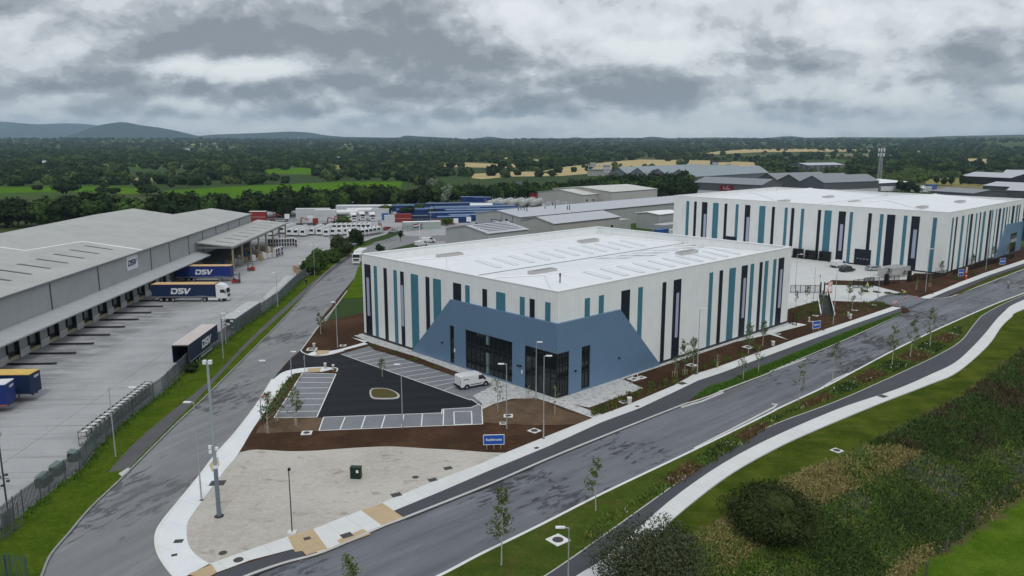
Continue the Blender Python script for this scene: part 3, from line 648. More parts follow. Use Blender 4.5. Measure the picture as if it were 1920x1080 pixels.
p=onroof(f1,1050,532,13.9); MB().tube((p.x,p.y,13.4),(p.x,p.y,15.3),.09).tube((p.x,p.y,15.0),(p.x,p.y,15.5),.14).build('flue_pipe',M_dsteel,w1)
# hip flashings
fl_=MB()
for (ya,yb) in ((.35,LY/2-.25),(LY/2+.25,LY-.35)):
    ym=(ya+yb)/2
    for xe,xi in ((.35,9.85),(LX-.35,LX-9.85)):
        for ye in (ya,yb):
            a=Vector((xe,ye,ZE+.06)); b=Vector((xi,ym,ZR+.06)); fl_.tube(a,b,.16,.16,4)
    fl_.tube((9.85,ym,ZR+.03),(LX-9.85,ym,ZR+.03),.12,.12,4)
fl_.build('ridge_flashing',M_trim,w1)
# stripes
TZ=13.25
def stripe(par,fr,face,a,b,z0,z1,mt,pr=.07,name='cladding_stripe'):
    m=MB(); a,b=min(a,b),max(a,b)
    if face=='x': m.box(-pr,-.003,a,b,z0,z1)
    else: m.box(a,b,-pr,-.003,z0,z1)
    return m.build(name,mt,par)
def facade(par,fr,face,crop,lst,z0=.52,tz=TZ):
    ox,oy,s=crop
    for e in lst:
        xa,xb,yt,mt=e[:4]; g=(fr.onx if face=='x' else fr.ony)
        a,_=g(ox+xa/s,oy+yt/s); b,zt=g(ox+xb/s,oy+yt/s)
        o=stripe(par,fr,face,a,b,z0,tz,M_navy if mt=='n' else M_teal)
        if len(e)>4:
            c0,c1,ya,yb=e[4:8]
            p0,z1=g(ox+c0/s,oy+ya/s); p1,_=g(ox+c1/s,oy+ya/s); _,z2=g(ox+c1/s,oy+yb/s)
            m=MB(); lo,hi=min(p0,p1),max(p0,p1)
            if face=='x': m.box(-.16,-.072,lo,hi,z2,z1)
            else: m.box(lo,hi,-.16,-.072,z2,z1)
            wv=m.build('window',M_poly,o)
            for zz_ in (z2-.1,z1):
                k=MB()
                if face=='x': k.box(-.2,-.072,lo-.1,hi+.1,zz_,zz_+.1)
                else: k.box(lo-.1,hi+.1,-.2,-.072,zz_,zz_+.1)
                k.build('frame',M_frame,wv)
LEFT=[(97,143,315,'n',117,134,412,712),(170,192,330,'t'),(246,270,345,'n'),(323,348,360,'t'),(376,402,372,'n',384,402,472,795),(459,514,388,'t'),(574,602,412,'n'),(633,692,424,'t'),(789,850,457,'n'),(884,916,476,'t'),(1018,1052,505,'n'),(1125,1195,527,'t'),(1310,1346,566,'t'),(1387,1424,582,'n'),(1508,1547,607,'t')]
RIGHT=[(348,381,423,'t'),(443,475,403,'t'),(595,652,370,'n'),(709,738,349,'t'),(873,897,317,'n'),(949,999,297,'n',963,979,392,686),(1190,1213,252,'t'),(1258,1280,238,'n'),(1325,1366,220,'t'),(1408,1447,204,'n',1416,1431,292,554),(1468,1490,195,'t'),(1529,1548,182,'n'),(1565,1587,174,'t'),(1622,1641,163,'t'),(1658,1694,152,'n',1664,1678,234,485)]
facade(w1,f1,'x',(660,420,4.155),LEFT); facade(w1,f1,'y',(1000,440,3.6),RIGHT)
# office pod wrapped round the corner
PR=.45
def g1(px,py): return f1.onx(px,py,-PR)
def g2(px,py): return f1.ony(px,py,-PR)
apL=g1(660+765/4.155,420+588/4.155); boL=g1(660+465/4.155,420+985/4.155); cz=g1(660+1590/4.155,420+778/4.155)[1]
apR=g2(1000+590/3.6,440+507/3.6); boR=g2(1000+860/3.6,440+870/3.6)
zc=cz
c5=lambda x,y:(820+x/6,580+y/6)
def rc(g,tl,br):
    a=g(*c5(*tl)); b=g(*c5(*br)); return [min(a[0],b[0]),max(a[0],b[0]),b[1],a[1]]
LW=rc(g1,(137,178),(192,608)); BIG=rc(g1,(313,225),(842,835)); ENT=rc(g1,(987,410),(1325,1000)); RW_=rc(g2,(1625,425),(1714,895)); ENTR=rc(g2,(1330,503),(1474,965))
LW[2]=BIG[2]=.35; RW_[2]=.35
eh=(ENT[3]+ENTR[3])/2; EL,ER=ENT[1],ENTR[1]
print('pod',apL,boL,cz,apR,boR,LW,BIG,ENT,RW_,ENTR)
pod=MB()
def wallface(outer,holes,face,mi):
    fl,tr=rect_holes(outer,holes)
    f=(lambda a,z:(-PR,a,z)) if face=='x' else (lambda a,z:(a,-PR,z))
    pod.add([f(p.x,p.y) for p in fl],tr,mi)
hz0=TOP+.02
outL=[(-PR,eh),(EL,eh),(EL,hz0),(boL[0],hz0),(apL[0],apL[1]),(-PR,zc)]
outR=[(-PR,eh),(ER,eh),(ER,hz0),(boR[0],hz0),(apR[0],apR[1]),(-PR,zc)]
hr=lambda q:[(q[0],q[2]),(q[1],q[2]),(q[1],q[3]),(q[0],q[3])]
wallface(outL,[hr(LW),hr(BIG)],'x',0); wallface(outR,[hr(RW_)],'y',1)
# top edges back to the wall, reveals
pod.add([(-PR,boL[0],hz0),(-PR,apL[0],apL[1]),(-.001,apL[0],apL[1]),(-.001,boL[0],hz0)],[(0,1,2,3)],0)
pod.add([(-PR,apL[0],apL[1]),(-PR,-PR,zc),(0,0,zc),(-.001,apL[0],apL[1])],[(0,1,2,3)],0)
pod.add([(apR[0],-PR,apR[1]),(-PR,-PR,zc),(0,0,zc),(apR[0],-.001,apR[1])],[(0,1,2,3)],1)
pod.add([(boR[0],-PR,hz0),(apR[0],-PR,apR[1]),(apR[0],-.001,apR[1]),(boR[0],-.001,hz0)],[(0,1,2,3)],1)
def reveal(q,face,d=.3):
    a,b,z0,z1=q; f=(lambda k,s,z:(-PR+s,k,z)) if face=='x' else (lambda k,s,z:(k,-PR+s,z)); mi=0 if face=='x' else 1
    for (p,r) in (((a,z0),(b,z0)),((b,z0),(b,z1)),((b,z1),(a,z1)),((a,z1),(a,z0))): pod.add([f(p[0],0,p[1]),f(r[0],0,r[1]),f(r[0],d,r[1]),f(p[0],d,p[1])],[(0,1,2,3)],mi)
reveal(LW,'x'); reveal(BIG,'x'); reveal(RW_,'y')
podo=pod.build('office_front',[M_podL,M_podR],w1)
def glazing(q,face,nm,nv,nh,depth=.22,extra=None,par=podo):
    a,b,z0,z1=q
    def bx(m,k0,k1,za,zb,d0,d1):
        if face=='x': m.box(-PR+d0,-PR+d1,k0,k1,za,zb)
        else: m.box(k0,k1,-PR+d0,-PR+d1,za,zb)
    g=MB(); bx(g,a,b,z0,z1,depth,depth+.03); w_=g.build(nm,M_glass,par)
    m=MB(); t=.09
    for i in range(nv+1): k=a+(b-a-t)*i/nv; bx(m,k,k+t,z0,z1,depth-.08,depth-.005)
    for zz_ in nh:
        z=z0+(z1-z0-t)*zz_
        for i in range(nv):
            k=a+(b-a-t)*i/nv; k2=a+(b-a-t)*(i+1)/nv; bx(m,k+t,k2,z,z+t,depth-.075,depth-.007)
    m.build('frame',M_frame,w_)
    if extra: extra(bx,w_)
    return w_
def xt(bx,w_):
    m=MB(); a,b=BIG[0],BIG[1]; k=a+(b-a)*.49
    bx(m,k,k+.75,BIG[2]+.1,BIG[3]-.1,.19,.215); m.build('panel',mat('pale_green_panel',(.13,.22,.21),.3,0),w_)
    m=MB(); bx(m,a+.1,b-.1,3.7,4.9,.15,.2); m.build('floor_band',mat('spandrel_black',(.004,.005,.008),.25,0),w_)
glazing(LW,'x','window',1,(0,.32,.5,1)); glazing(BIG,'x','window',10,(0,.22,.66,1),extra=xt); glazing(RW_,'y','window',2,(0,.42,.6,1))
glazing([-PR+.12,EL,hz0+.1,eh],'x','entrance_glazing',5,(0,.42,1),.12); glazing([-PR+.12,ER,hz0+.1,eh],'y','entrance_glazing',4,(0,.42,.72,1),.12)
MB().box(-PR+.02,EL and .0,-PR+.02,0,eh-.02,eh+.0).build('soffit',M_frame,podo)
for pt in ((826,642),(1078,695)):
    pass
for (x,y) in ((830,642),(972,685),(977,686)): a,z=g1(x,y); MB().cbox((-PR-.15,a,z),(.3,.2,.2)).build('security_camera',M_black,w1)
for (x,y) in ((1160,671),(1078,695)): a,z=g2(x,y); MB().cbox((a,-PR-.15,z),(.2,.3,.2)).build('security_camera',M_black,w1)
for (x,y) in ((979,697),(853,657)): a,z=g1(x,y); MB().cbox((-PR-.06,a,z),(.1,.18,.5)).build('wall_sign',M_white,w1)
# ================================================================ second warehouse
C2=VU(145.9,-1.4); f2=Frame(C2,VA); HB2=16.4
w2=thing('warehouse','farther white striped warehouse with dock doors and parked cars in front','warehouse',C2,VA,'striped warehouses')
LX2,LY2=69.,85.5
walls_box(w2,LX2,LY2,HB2)
hip(.35,LX2-.35,.35,LY2/2,15.2,17.6,14).build('roof',M_roofw,w2); hip(.35,LX2-.35,LY2/2,LY2-.35,15.2,17.6,14).build('roof',M_roofw,w2)
MB().box(.35,LX2-.35,LY2/2-.3,LY2/2+.3,15.1,15.22).build('valley_gutter',MATS['valley_gutter_grey'],w2)
fl_=MB()
for (ya,yb) in ((.35,LY2/2),(LY2/2,LY2-.35)):
    ym=(ya+yb)/2
    for ye in (ya,yb): fl_.tube((.35,ye,15.26),(14.35,ym,17.66),.2,.2,4)
    fl_.tube((14.35,ym,17.63),(LX2-14.35,ym,17.63),.15,.15,4)
fl_.build('ridge_flashing',M_trim,w2)
for q in ((1470,372),(1553,364),(1602,377),(1729,385.5),(1800,375)):
    p=onroof(f2,*q,17.); ym=LY2/4; yy=p.y if p.y<LY2/2 else p.y-LY2/2
    hatch(w2,p.x,p.y,15.2+2.4*max(0,1-abs(yy-ym)/ym)-.05,5.5,1.6)
L2=[(22,38,540,'t'),(66,80,541,'n'),(110,140,545,'n',121,134,603,760),(172,203,548,'t'),(237,252,551,'n'),(300,316,555,'t'),(352,382,559,'n',362,377,620,780),(433,467,564,'t'),(504,520,569,'n'),(576,592,572,'t'),(613,630,574,'n'),(668,685,577,'t'),(763,780,583,'n'),(800,840,586,'t'),(880,920,590,'n',888,905,660,812),(942,960,594,'t'),(1047,1066,600,'n'),(1112,1132,604,'t'),(1152,1198,608,'n'),(1246,1266,613,'t'),(1290,1337,616,'n',1300,1320,690,855),(1411,1433,622,'t')]
facade(w2,f2,'x',(1280,200,3.),L2,z0=.52,tz=14.9)
R2=[(1518,1526,624,'t'),(1540,1548,618,'n'),(1573,1585,612,'t'),(1608,1614,604,'t'),(1622,1634,602,'n'),(1652,1659,596,'t'),(1674,1680,592,'n'),(1694,1706,588,'t'),(1727,1738,580,'n'),(1743,1749,578,'t'),(1765,1770,576,'t'),(1781,1792,571,'n'),(1804,1814,566,'t'),(1824,1829,562,'n'),(1840,1844,560,'t'),(1857,1869,556,'n'),(1880,1889,552,'t'),(1896,1901,549,'n')]
facade(w2,f2,'y',(1280,200,3.),R2,z0=.52,tz=14.9)
# far office corner of the second warehouse
def q2(x,y): return f2.ony(1820+x/7.2,370+y/7.2,-.45)
a=q2(510,320); b=q2(672,285); c=q2(330,820); d=q2(600,760)
b=(LX2+.45,b[1])
MB().add([(c[0],-.45,TOP),(LX2+.45,-.45,TOP),(LX2+.45,-.45,9.3),(a[0],-.45,9.6),(c[0],-.01,TOP),(LX2+.45,-.01,TOP),(LX2+.45,-.01,9.3),(a[0],-.01,9.6)],[(0,1,2,3),(0,3,7,4),(3,2,6,7),(1,5,6,2)]).build('office_front',M_podR,w2)
q0=q2(545,490); q1_=q2(592,735); m=MB().box(q0[0],q1_[0],-.52,-.455,TOP+.2,q0[1]); m.build('window',M_glass,w2)
MB().box(LX2+.5,LX2+3.2,-1.5,14,3.,10.4).build('green_glazed_bay',mat('green_glass',(.02,.07,.06),.1,0,spec=.5),w2)
# dock doors, level door, small door
def dock(x0,y0,x1,y1,nm='dock_door',lev=False):
    a,zt=f2.onx(x0,y0,-.1); b,zb=f2.onx(x1,y1,-.1); a,b=min(a,b),max(a,b)
    zb=max(zb,TOP+.05)
    if lev:
        o=MB().box(-.14,-.075,a,b,TOP+.02,zt).build(nm,M_navy,w2)
        m=MB()
        for i in range(4): k=a+(b-a)*(.15+.2*i); m.box(-.16,-.142,k,k+(b-a)*.1,TOP+1.7,TOP+2.)
        m.build('pane',mat('door_pane',(.25,.28,.3),.2,0),o); return
    a+=.35; b-=.35
    o=MB().box(-.9,-.003,a,a+.5,zb,zt).box(-.9,-.003,b-.5,b,zb,zt).box(-.9,-.003,a+.5,b-.5,zt-.6,zt).build('dock_shelter',M_black,w2)
    MB().box(-.12,-.075,a+.5,b-.5,TOP+1.1,zt-.6).build('shutter',mat('dark_shutter',(.03,.032,.036),.5,0),o)
    MB().box(-.5,-.08,a+.1,b-.1,TOP+.02,1.15).build('bumper',M_black,o)
for e in ((1487,465,1507,496),(1510,468,1532,498),(1536,470,1559,500)): dock(*e)
dock(1603,466,1631,501,'level_door',True); dock(1357,442,1380,449,'level_door',True)
a,zt=f2.onx(1572,481,-.1); b,_=f2.onx(1577,481,-.1); MB().box(-.13,-.076,min(a,b),max(a,b),TOP+.02,zt).build('door',M_black,w2)
# ================================================================ left depot (grey, sawtooth-free double gable)
DA=R(92.8); fd=Frame(Vector((-80.7,119.5,0)),DA)      # x runs away along the dock wall, y to the left
M_gclad=clad('grey_cladding',(.33,.34,.345),period=.9,amt=.1,rough=.6,var=.08)
def _groof(t,ob,c):
    s=xyz(t,ob); c=t.mix(t.m('MULTIPLY',line(t,s[0],1.05,.09),.16),c,(.22,.22,.21))
    n=t.noise(t.mapv(ob,scale=(.22,.06,1)),1.,6,.65); c=t.mix(t.m('MULTIPLY',t.ss(n,.45,.72),.35),c,(.24,.24,.225))
    k=t.noise(t.mapv(ob,scale=(1.3,.08,1)),1.,3,.6); return t.mix(t.m('MULTIPLY',t.ss(k,.56,.68),.4),c,(.47,.47,.455))
M_groof=mat('weathered_grey_roofing',(.37,.37,.355),.65,.08,.1,fn=_groof)
XE,XN,BW=139.5,-75.,25.5; HE,HR=10.6,12.6
dep=thing('depot','long grey freight depot with twin low gables, dock doors and a white sign','warehouse',fd.o,DA)
m=MB(); m.box(XN,XE,0,.4,3.9,HE).box(XE-.4,XE,.4,2*BW,0,HE).box(XN,XE,2*BW-.4,2*BW,0,HE); m.build('wall',M_gclad,dep)
r=MB()
for k in (0,1):
    y0,y1=k*BW,(k+1)*BW; ym=(y0+y1)/2
    r.add([(XN,y0-.3*(k==0),HE),(XE+.2,y0-.3*(k==0),HE),(XE+.2,ym,HR),(XN,ym,HR),(XN,y1,HE),(XE+.2,y1,HE)],[(0,1,2,3),(3,2,5,4)])
    r.add([(XE+.1,y0,HE),(XE+.1,y1,HE),(XE+.1,ym,HR)],[(0,1,2)])
r.build('roof',M_groof,dep)
MB().box(XN,XE+.2,-.55,-.3,HE-.25,HE+.08).box(XE+.2,XE+.35,-.5,.3,HE-.3,HE+.1).build('gutter',mat('gutter_grey',(.16,.165,.17),.5,0),dep)
def j_(l,h): MB().box(l-h,l+h,-.08,-.003,4.3,HE-.28).build('downpipe',mat('downpipe_dark',(.05,.052,.055),.5,0),dep)
for (x,y) in ((92,528),(182,496)):
    l,z=fd.ony(x,y,0.); j_(l,.14)
for (x,y) in ((281,465),(316,453),(352,441),(379,432),(404,423),(427,415),(448,407)):
    l,z=fd.ony(x,y,0.); j_(l,.12)
for l in (-12,-38,-60): j_(l,.14)
# white flashing line across the roof
p1=fd.loc(at(257,469,HE)); xf=p1.x
fm=MB()
for k in (0,1):
    y0,y1=k*BW,(k+1)*BW; ym=(y0+y1)/2
    for (ya,za,yb,zb) in ((y0,HE,ym,HR),(ym,HR,y1,HE)): fm.tube((xf,ya,za+.03),(xf,yb,zb+.03),.12,.12,4)
fm.build('roof_flashing',M_trim,dep)
for i in range(11):
    x=xf-4.7-i*6.35; y0,y1=3.2,10.4
    z=lambda y:HE+(HR-HE)*y/(BW/2)+.03
    MB().add([(x,y0,z(y0)),(x+.95,y0,z(y0)),(x+.95,y1,z(y1)),(x,y1,z(y1))],[(0,1,2,3)]).build('rooflight',mat('dark_rooflight',(.085,.085,.08),.5,0,spec=.1),dep)
# canopy over the docks
lc,_=fd.ony(373,480,0)
CX1=fd.ony(373,470,0)[0]-1.5
cm=MB().add([(XN,0,5.4),(CX1,0,5.4),(CX1,-3.6,4.55),(XN,-3.6,4.55),(XN,0,5.2),(CX1,0,5.2),(CX1,-3.6,4.3),(XN,-3.6,4.3)],[(0,1,2,3),(7,6,5,4),(0,3,7,4),(1,5,6,2),(3,2,6,7)]); cm.build('dock_canopy',mat('canopy_sheeting',(.36,.375,.385),.55,.1,.5),dep)
M_dock=mat('dock_wall_concrete',(.42,.42,.41),.85,.2,1.)
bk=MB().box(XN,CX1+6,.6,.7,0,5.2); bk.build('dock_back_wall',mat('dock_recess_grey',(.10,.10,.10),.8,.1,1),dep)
rail=[fd.loc(at(x,y)) for x,y in ((107,683),(142,662.5),(173,645),(203,629),(231,614.5),(256,600.5),(280,588),(300,575.5))]
sp=(rail[7].x-rail[0].x)/7
print('rails',[round(v.x,1) for v in rail],sp)
ndock=0
for i in range(-8,11):
    x=rail[0].x+sp*i
    if x+sp>CX1+2: break
    # one dock bay: door, side panels, plinth, buffer
    d=MB().box(x+1.2,x+4.0,.2,.28,1.25,4.3).build('dock_door',mat('dock_shutter',(.17,.17,.175),.6,.1,2),dep)
    MB().box(x+1.2,x+4.0,-.1,.19,.95,1.24).build('dock_leveller',M_black,d)
    for q_ in (.95,4.01): MB().box(x+q_,x+q_+.24,-.5,.3,.6,4.3).build('seal',M_black,d)
    MB().box(x+4.3,x+sp+.9,-.25,.3,1.3,4.3).build('dock_panel',mat('dock_panel_grey',(.30,.31,.315),.7,.15,1),dep)
    MB().box(x+4.27,x+sp+.93,-.5,.3,0,1.29).build('dock_plinth',M_dock,dep)
    MB().box(x+1.25,x+4.2,-.3,.15,0,.55).build('dock_step',mat('dock_edge_stained',(.33,.29,.19),.8,.2,1),dep)
    ndock+=1
# wheel guides on the yard: things of their own
wg=thing('wheel_guide','','wheel guide',(0,0,0),DA,'wheel guides in front of the dock doors')
MB().box(-.13,.13,-7.2,0,0,.28).box(-.28,-.14,-7.0,-.3,0,.06).build('rail',mat('oily_steel',(.03,.03,.031),.6,.2,2),wg)
MB().box(-.22,.22,-7.5,-7.2,0,.32).build('stop',M_dsteel,wg)
tr=fd.x*1.0
M4=Matrix.Translation(fd.o)@Matrix.Rotation(DA,4,'Z')
first=True; cnt=0
for i in range(-1,9):
    x=rail[0].x+sp*i; loc=M4@Vector((x,-.8,.006))
    lab='dark steel wheel guide before the docks, %s counting away from the yellow-topped trailer'%(['hidden nearest','first','second','third','fourth','fifth','sixth','seventh','eighth','ninth'][i+1])
    if i==-1: continue
    if first: wg.location=loc; wg['label']=lab; first=False
    else: dup(wg,loc,DA,lab)
# sign on the depot
def textobj(txt,size,depth,mt,parent,loc,rot,name='lettering',xs=1.,bold=.0,shear=0.,sp=1.):
    c=bpy.data.curves.new(name,'FONT'); c.body=txt; c.size=size; c.extrude=depth; c.align_x='CENTER'; c.align_y='CENTER'; c.offset=bold; c.shear=shear; c.space_character=sp
    t=bpy.data.objects.new(name+'_src',c); COL.objects.link(t); dg=bpy.context.evaluated_depsgraph_get(); dg.update()
    me=bpy.data.meshes.new_from_object(t.evaluated_get(dg)); bpy.data.objects.remove(t,do_unlink=True)
    me.materials.clear(); me.materials.append(mt)
    o=bpy.data.objects.new(name,me); COL.objects.link(o); o.parent=parent; o.location=loc; o.rotation_euler=rot; o.scale=(xs,1,1); return o
M_dsvblue=mat('sign_navy',(.008,.012,.09),.5,0); M_lw=mat('lettering_white',(.62,.63,.66),.5,0)
def dsv(parent,W,Hh,mt,loc,rot):
    # heavy squared italic letters D S V drawn as outlines, width W, height Hh
    m=MB(); s=Hh
    def poly(pts): 
        q=[((x+.16*y)*W/3.55,y*Hh) for x,y in pts]; m.prism(q,0,.03)
    t=.24
    # D with a cut corner and a gap at the upper left
    poly([(0,1),(.95,1),(1.15,.82),(1.15,.25),(.9,0),(.0,0),(.0,.62),(.3,.62),(.3,t),(.78,t),(.85,.32),(.85,.7),(.8,.76),(.0,.76)])
    poly([(1.25,1),(2.2,1),(2.2,.76),(1.6,.76),(1.55,.7),(1.6,.62),(2.02,.62),(2.22,.45),(2.22,.2),(2.0,0),(1.25,0),(1.25,.24),(1.85,.24),(1.92,.3),(1.86,.38),(1.45,.38),(1.25,.55)])
    poly([(2.25,1),(2.6,1),(2.78,.34),(3.12,1),(3.45,1),(2.88,0),(2.5,0)])
    for i,(a,b,c) in enumerate(m.v): m.v[i]=(a-W/2,b-Hh/2,c)
    o=m.build('lettering',mt,parent); o.location=loc; o.rotation_euler=rot; return o
xa,z1=fd.ony(235.5,484,0); xb,z2=fd.ony(257.5,494,0); _,zz1=fd.ony(236,482.5,0); _,zz2=fd.ony(238,508.5,0)
sgn=MB().box(xa,xb,-.14,-.02,zz2,min(zz1,HE-.3)).build('sign',mat('sign_white',(.62,.64,.68),.5,.03,1),dep)
dsv(sgn,(xb-xa)*.80,(zz1-zz2)*.42,M_dsvblue,((xa+xb)/2,-.15,(zz1+zz2)/2),(R(90),0,0))
# tall open canopy at the far end
cb_=[fd.loc(at(x,y,6.9)) for x,y in ((437,461.8),(533,417.5))]
x0,x1,yo=cb_[0].x,cb_[1].x,cb_[0].y
print('canopy2',x0,x1,yo,cb_)
cp=thing('loading_canopy','high open-sided canopy on steel posts sheltering pallets beside the grey depot','canopy',fd.o,DA)
mr=MB().add([(x0,-.35,8.0),(x1,-.35,8.0),(x1,yo,6.9),(x0,yo,6.9),(x0,-.35,7.8),(x1,-.35,7.8),(x1,yo,6.5),(x0,yo,6.5)],[(0,1,2,3),(7,6,5,4),(0,3,7,4),(1,5,6,2),(3,2,6,7)])
mr.build('roof',M_groof,cp)
for i in range(8):
    x=x0+5+i*(x1-x0-8)/7.5; ya,yb=yo*.86,yo*.38; za=6.9+1.1*(1-ya/yo)+.03; zb=6.9+1.1*(1-yb/yo)+.03
    MB().add([(x,ya,za),(x+.8,ya,za),(x+.8,yb,zb),(x,yb,zb)],[(0,1,2,3)]).build('rooflight',MATS['dark_rooflight'],cp)
for i in range(8):
    x=x0+.6+i*(x1-x0-1.)/7
    MB().box(x-.22,x+.22,yo+.2,yo+.6,0,6.5).build('post',mat('ochre_post',(.27,.24,.14),.6,.2,1),cp)
MB().box(x0,x1,yo+.15,yo+.65,6.1,6.49).box(x0,x0+.3,yo+.7,-.4,6.3,6.8).build('beam',mat('beam_grey',(.15,.15,.15),.6,.1,1),cp)
# ================================================================ trees
rnd=random.Random(7)
def crown_mb(seed,rx,rz,nl,n,ls,zc,core=.74,up=.25,rlo=.32,rhi=.55,asp=1.):
    g=random.Random(seed); m=MB(); m.fixn=False; lobes=[]
    for i in range(nl):
        for _ in range(30):
            x,y,z=(g.uniform(-1,1) for _ in range(3))
            if x*x+y*y+z*z<1: break
        k=.62; r=g.uniform(rlo,rhi); lobes.append((x*rx*k,y*rx*k,zc+z*rz*k,r*rx,r*rz*1.05))
    lobes.append((0,0,zc,rx*.6,rz*.7))
    if core>0:
        for (x,y,z,r,h) in lobes: m.ball((x,y,z),(r*core,r*core,h*core),8,6)
    for i in range(n):
        x,y,z,r,h=g.choice(lobes)
        d=Vector((g.gauss(0,1),g.gauss(0,1),g.gauss(0,1)+up)).normalized(); q=g.uniform(.78,1.13)
        p=Vector((x+d.x*r*q,y+d.y*r*q,z+d.z*h*q))
        nn=(d+Vector((g.gauss(0,.5),g.gauss(0,.5),g.gauss(0,.5)))).normalized()
        t=nn.orthogonal().normalized(); t=Matrix.Rotation(g.uniform(0,6.28),3,nn)@t; b=nn.cross(t)
        s=ls*g.uniform(.6,1.3)/2; t*=s; b*=s*asp
        m.add([p-t-b,p+t-b*.6,p+t*.7+b,p-t*.8+b*.8],[(0,1,2,3)])
    return m
def tree(name,label,cat_,loc,seed,rx,hh,lm,n=650,ls=.8,trunk=1.6,group=None,nl=9,core=.74,rz=None,bark=None,low=False,asp=1.):
    rz=rz or (hh-trunk)/2; t=thing(name,label,cat_,loc,0,group)
    crown_mb(seed,rx,rz,nl,n,ls,trunk+rz*(.92 if not low else .8),core,asp=asp).build('crown',lm,t)
    m=MB(); g=random.Random(seed); b=max(.10,hh*.018)
    m.tube((0,0,-.3),(g.uniform(-.15,.15),g.uniform(-.15,.15),trunk+rz*.7),b,b*.5,7)
    for i in range(4):
        a=g.uniform(0,6.28); m.tube((0,0,trunk*.8+i*.4),(math.cos(a)*rx*.5,math.sin(a)*rx*.5,trunk+rz*g.uniform(.5,1.1)),b*.45,b*.15,5)
    m.build('trunk',bark or M_bark,t); return t
# belt of trees behind the depots
protos=[tree('belt_tree','dark broadleaf tree in the dense belt behind the depot and trailer yards','tree',(0,0,0),100+i,4.6+.3*(i%3),12.5+(i%4),[L_dark,L_mid,L_dark,L_dark,L_mid,L_dark][i],700,1.0,1.0,'trees of the belt behind the yards',nl=11) for i in range(6)]
BELT=[(-230,440),(-60,428),(130,426),(300,420),(470,412),(560,404),(700,392),(850,383),(1000,376),(1130,368),(1262,366)]
bw=[at(x,y) for x,y in BELT]; bw[0]=Vector((-250,190,0)); 
pts=[]
for i in range(len(bw)-1):
    a,b=bw[i],bw[i+1]; L=(b-a).length; k=0.
    while k<L:
        pts.append(a+(b-a)*(k/L)); k+=5.6
cnt=0
bd=[]
for p in pts:
    nrm=Vector((-p.y,p.x,0)); nrm=Vector((0,1,0))
    for row in range(2 if p.x<150 else 3):
        q=p+Vector((rnd.uniform(-2,2),row*7.5+rnd.uniform(-2,2),0)); bd.append(q)
for A,B,n in (((1118,364),(1296,367),13),((1135,371),(1292,377),13),((1195,350),(1296,357),9)):
    a,b=at(*A),at(*B)
    for i in range(n): bd.append(a+(b-a)*(i/(n-1))+Vector((rnd.uniform(-2,2),rnd.uniform(-3,3),0)))
bd.sort(key=lambda q:q.length); print('belt',len(bd))
bd=bd[:285]
first=[True]*6
for q in bd:
    k=rnd.randrange(6); s=rnd.uniform(.84,1.06)*(.86 if -60<q.x<60 else 1)
    sx_=960+1476*q.x/max(q.y,1); lb='%s tree of the dense belt %s'%(['tall dark','mid-green','dark rounded','broad dark','lighter green','tall dense'][k],'far left beyond the depot roof' if sx_<180 else 'behind the depot roof ridges' if sx_<430 else 'behind the lorry yard' if sx_<680 else 'behind the blue containers' if sx_<900 else 'behind the tanks and windowed building' if sx_<1120 else 'in front of the sharp-gabled factory')
    if first[k]: protos[k]['label']=lb; protos[k].location=q; protos[k].scale=(s*1.28,s*1.28,s); first[k]=False; protos[k].rotation_euler=(0,0,rnd.uniform(0,6.28))
    else: dup(protos[k],q,rnd.uniform(0,6.28),lb,sc=(s*1.28,s*1.28,s*rnd.uniform(.93,1.05)))
for (x,y,s,i) in ((812,372,1.,0),(838,385,.9,1),(822,384,.8,2)):
    tree('willow_tree',['silver-grey willow standing taller at the back of the dark belt','silver-grey willow at the front of the dark belt beside the blue containers','small silver-grey willow left of the other front willow'][i],'tree',at(x,y),200+i,5*s,13.5*s,L_silver,700,.9,1.2,None)
# roadside shrubs left of the side road
for i,(x,y,w_,h,lb) in enumerate(((583,514,24,36,'rounded green bush nearest the pallets beside the side road'),(600,505,27,42,'second bush along the side road behind the nearest one'),(622,492,22,30,'low bush between two taller ones beside the side road'),(640,480,26,44,'large spreading bush beside the tall lamp post on the side road'),(670,458,20,33,'small dark tree at the end of the bush row near the gate fence'))):
    p=at(x,y,TOP); sc_=(y-262)/35; tree('roadside_bush',lb,'bush',p,300+i,w_/sc_,h/sc_,[L_mid,L_mid,L_mid,L_shrub,L_dark][i],1500,.55,.2,'bushes along the side road',nl=12,low=True)
tree('clipped_tree','small oval dark tree on the grass by the estate junction','tree',at(751,452),320,1.1,4.6,L_dark,500,.3,.8)
tree('bush','small round dark bush on the road edge behind the white truck','bush',at(712,474),321,1.7,2.8,L_dark,400,.4,.1)
tree('bush','lone round green bush behind the steel fence by the blue containers','bush',at(838,424),322,2.3,4.0,L_mid,400,.5,.1)
tree('bush','leafy scrub bush in the trailer yard in front of the white lorry cabs','bush',at(643,424),323,5.,4.5,L_mid,500,.5,.1)
tree('bush','small dark bush against the fence below the parked open trailer','bush',at(360,697,TOP),324,1.2,1.7,L_dark,500,.3,.1)
for i,(x,y,r_,h) in enumerate(((726,402,4,5),(762,404,4,5),(788,400,4,4.5),(812,404,3,4))): tree('bush','scrubby tree among the red and blue trucks in front of the blue containers','tree',at(x,y),330+i,r_,h,[L_mid,L_dark][i%2],300,.6,.3,'scrub among the parked trucks')
# big bushes of the foreground bank
p=atg(1452,998); tree('willow_bush','large dark rounded willow bush on the grassy bank','bush',p,340,4.6,4.7,leafm('dark_willow_leaves',(.017,.027,.009),(.038,.050,.015)),26000,.24,.2,nl=30,low=True,core=.72,asp=.45)
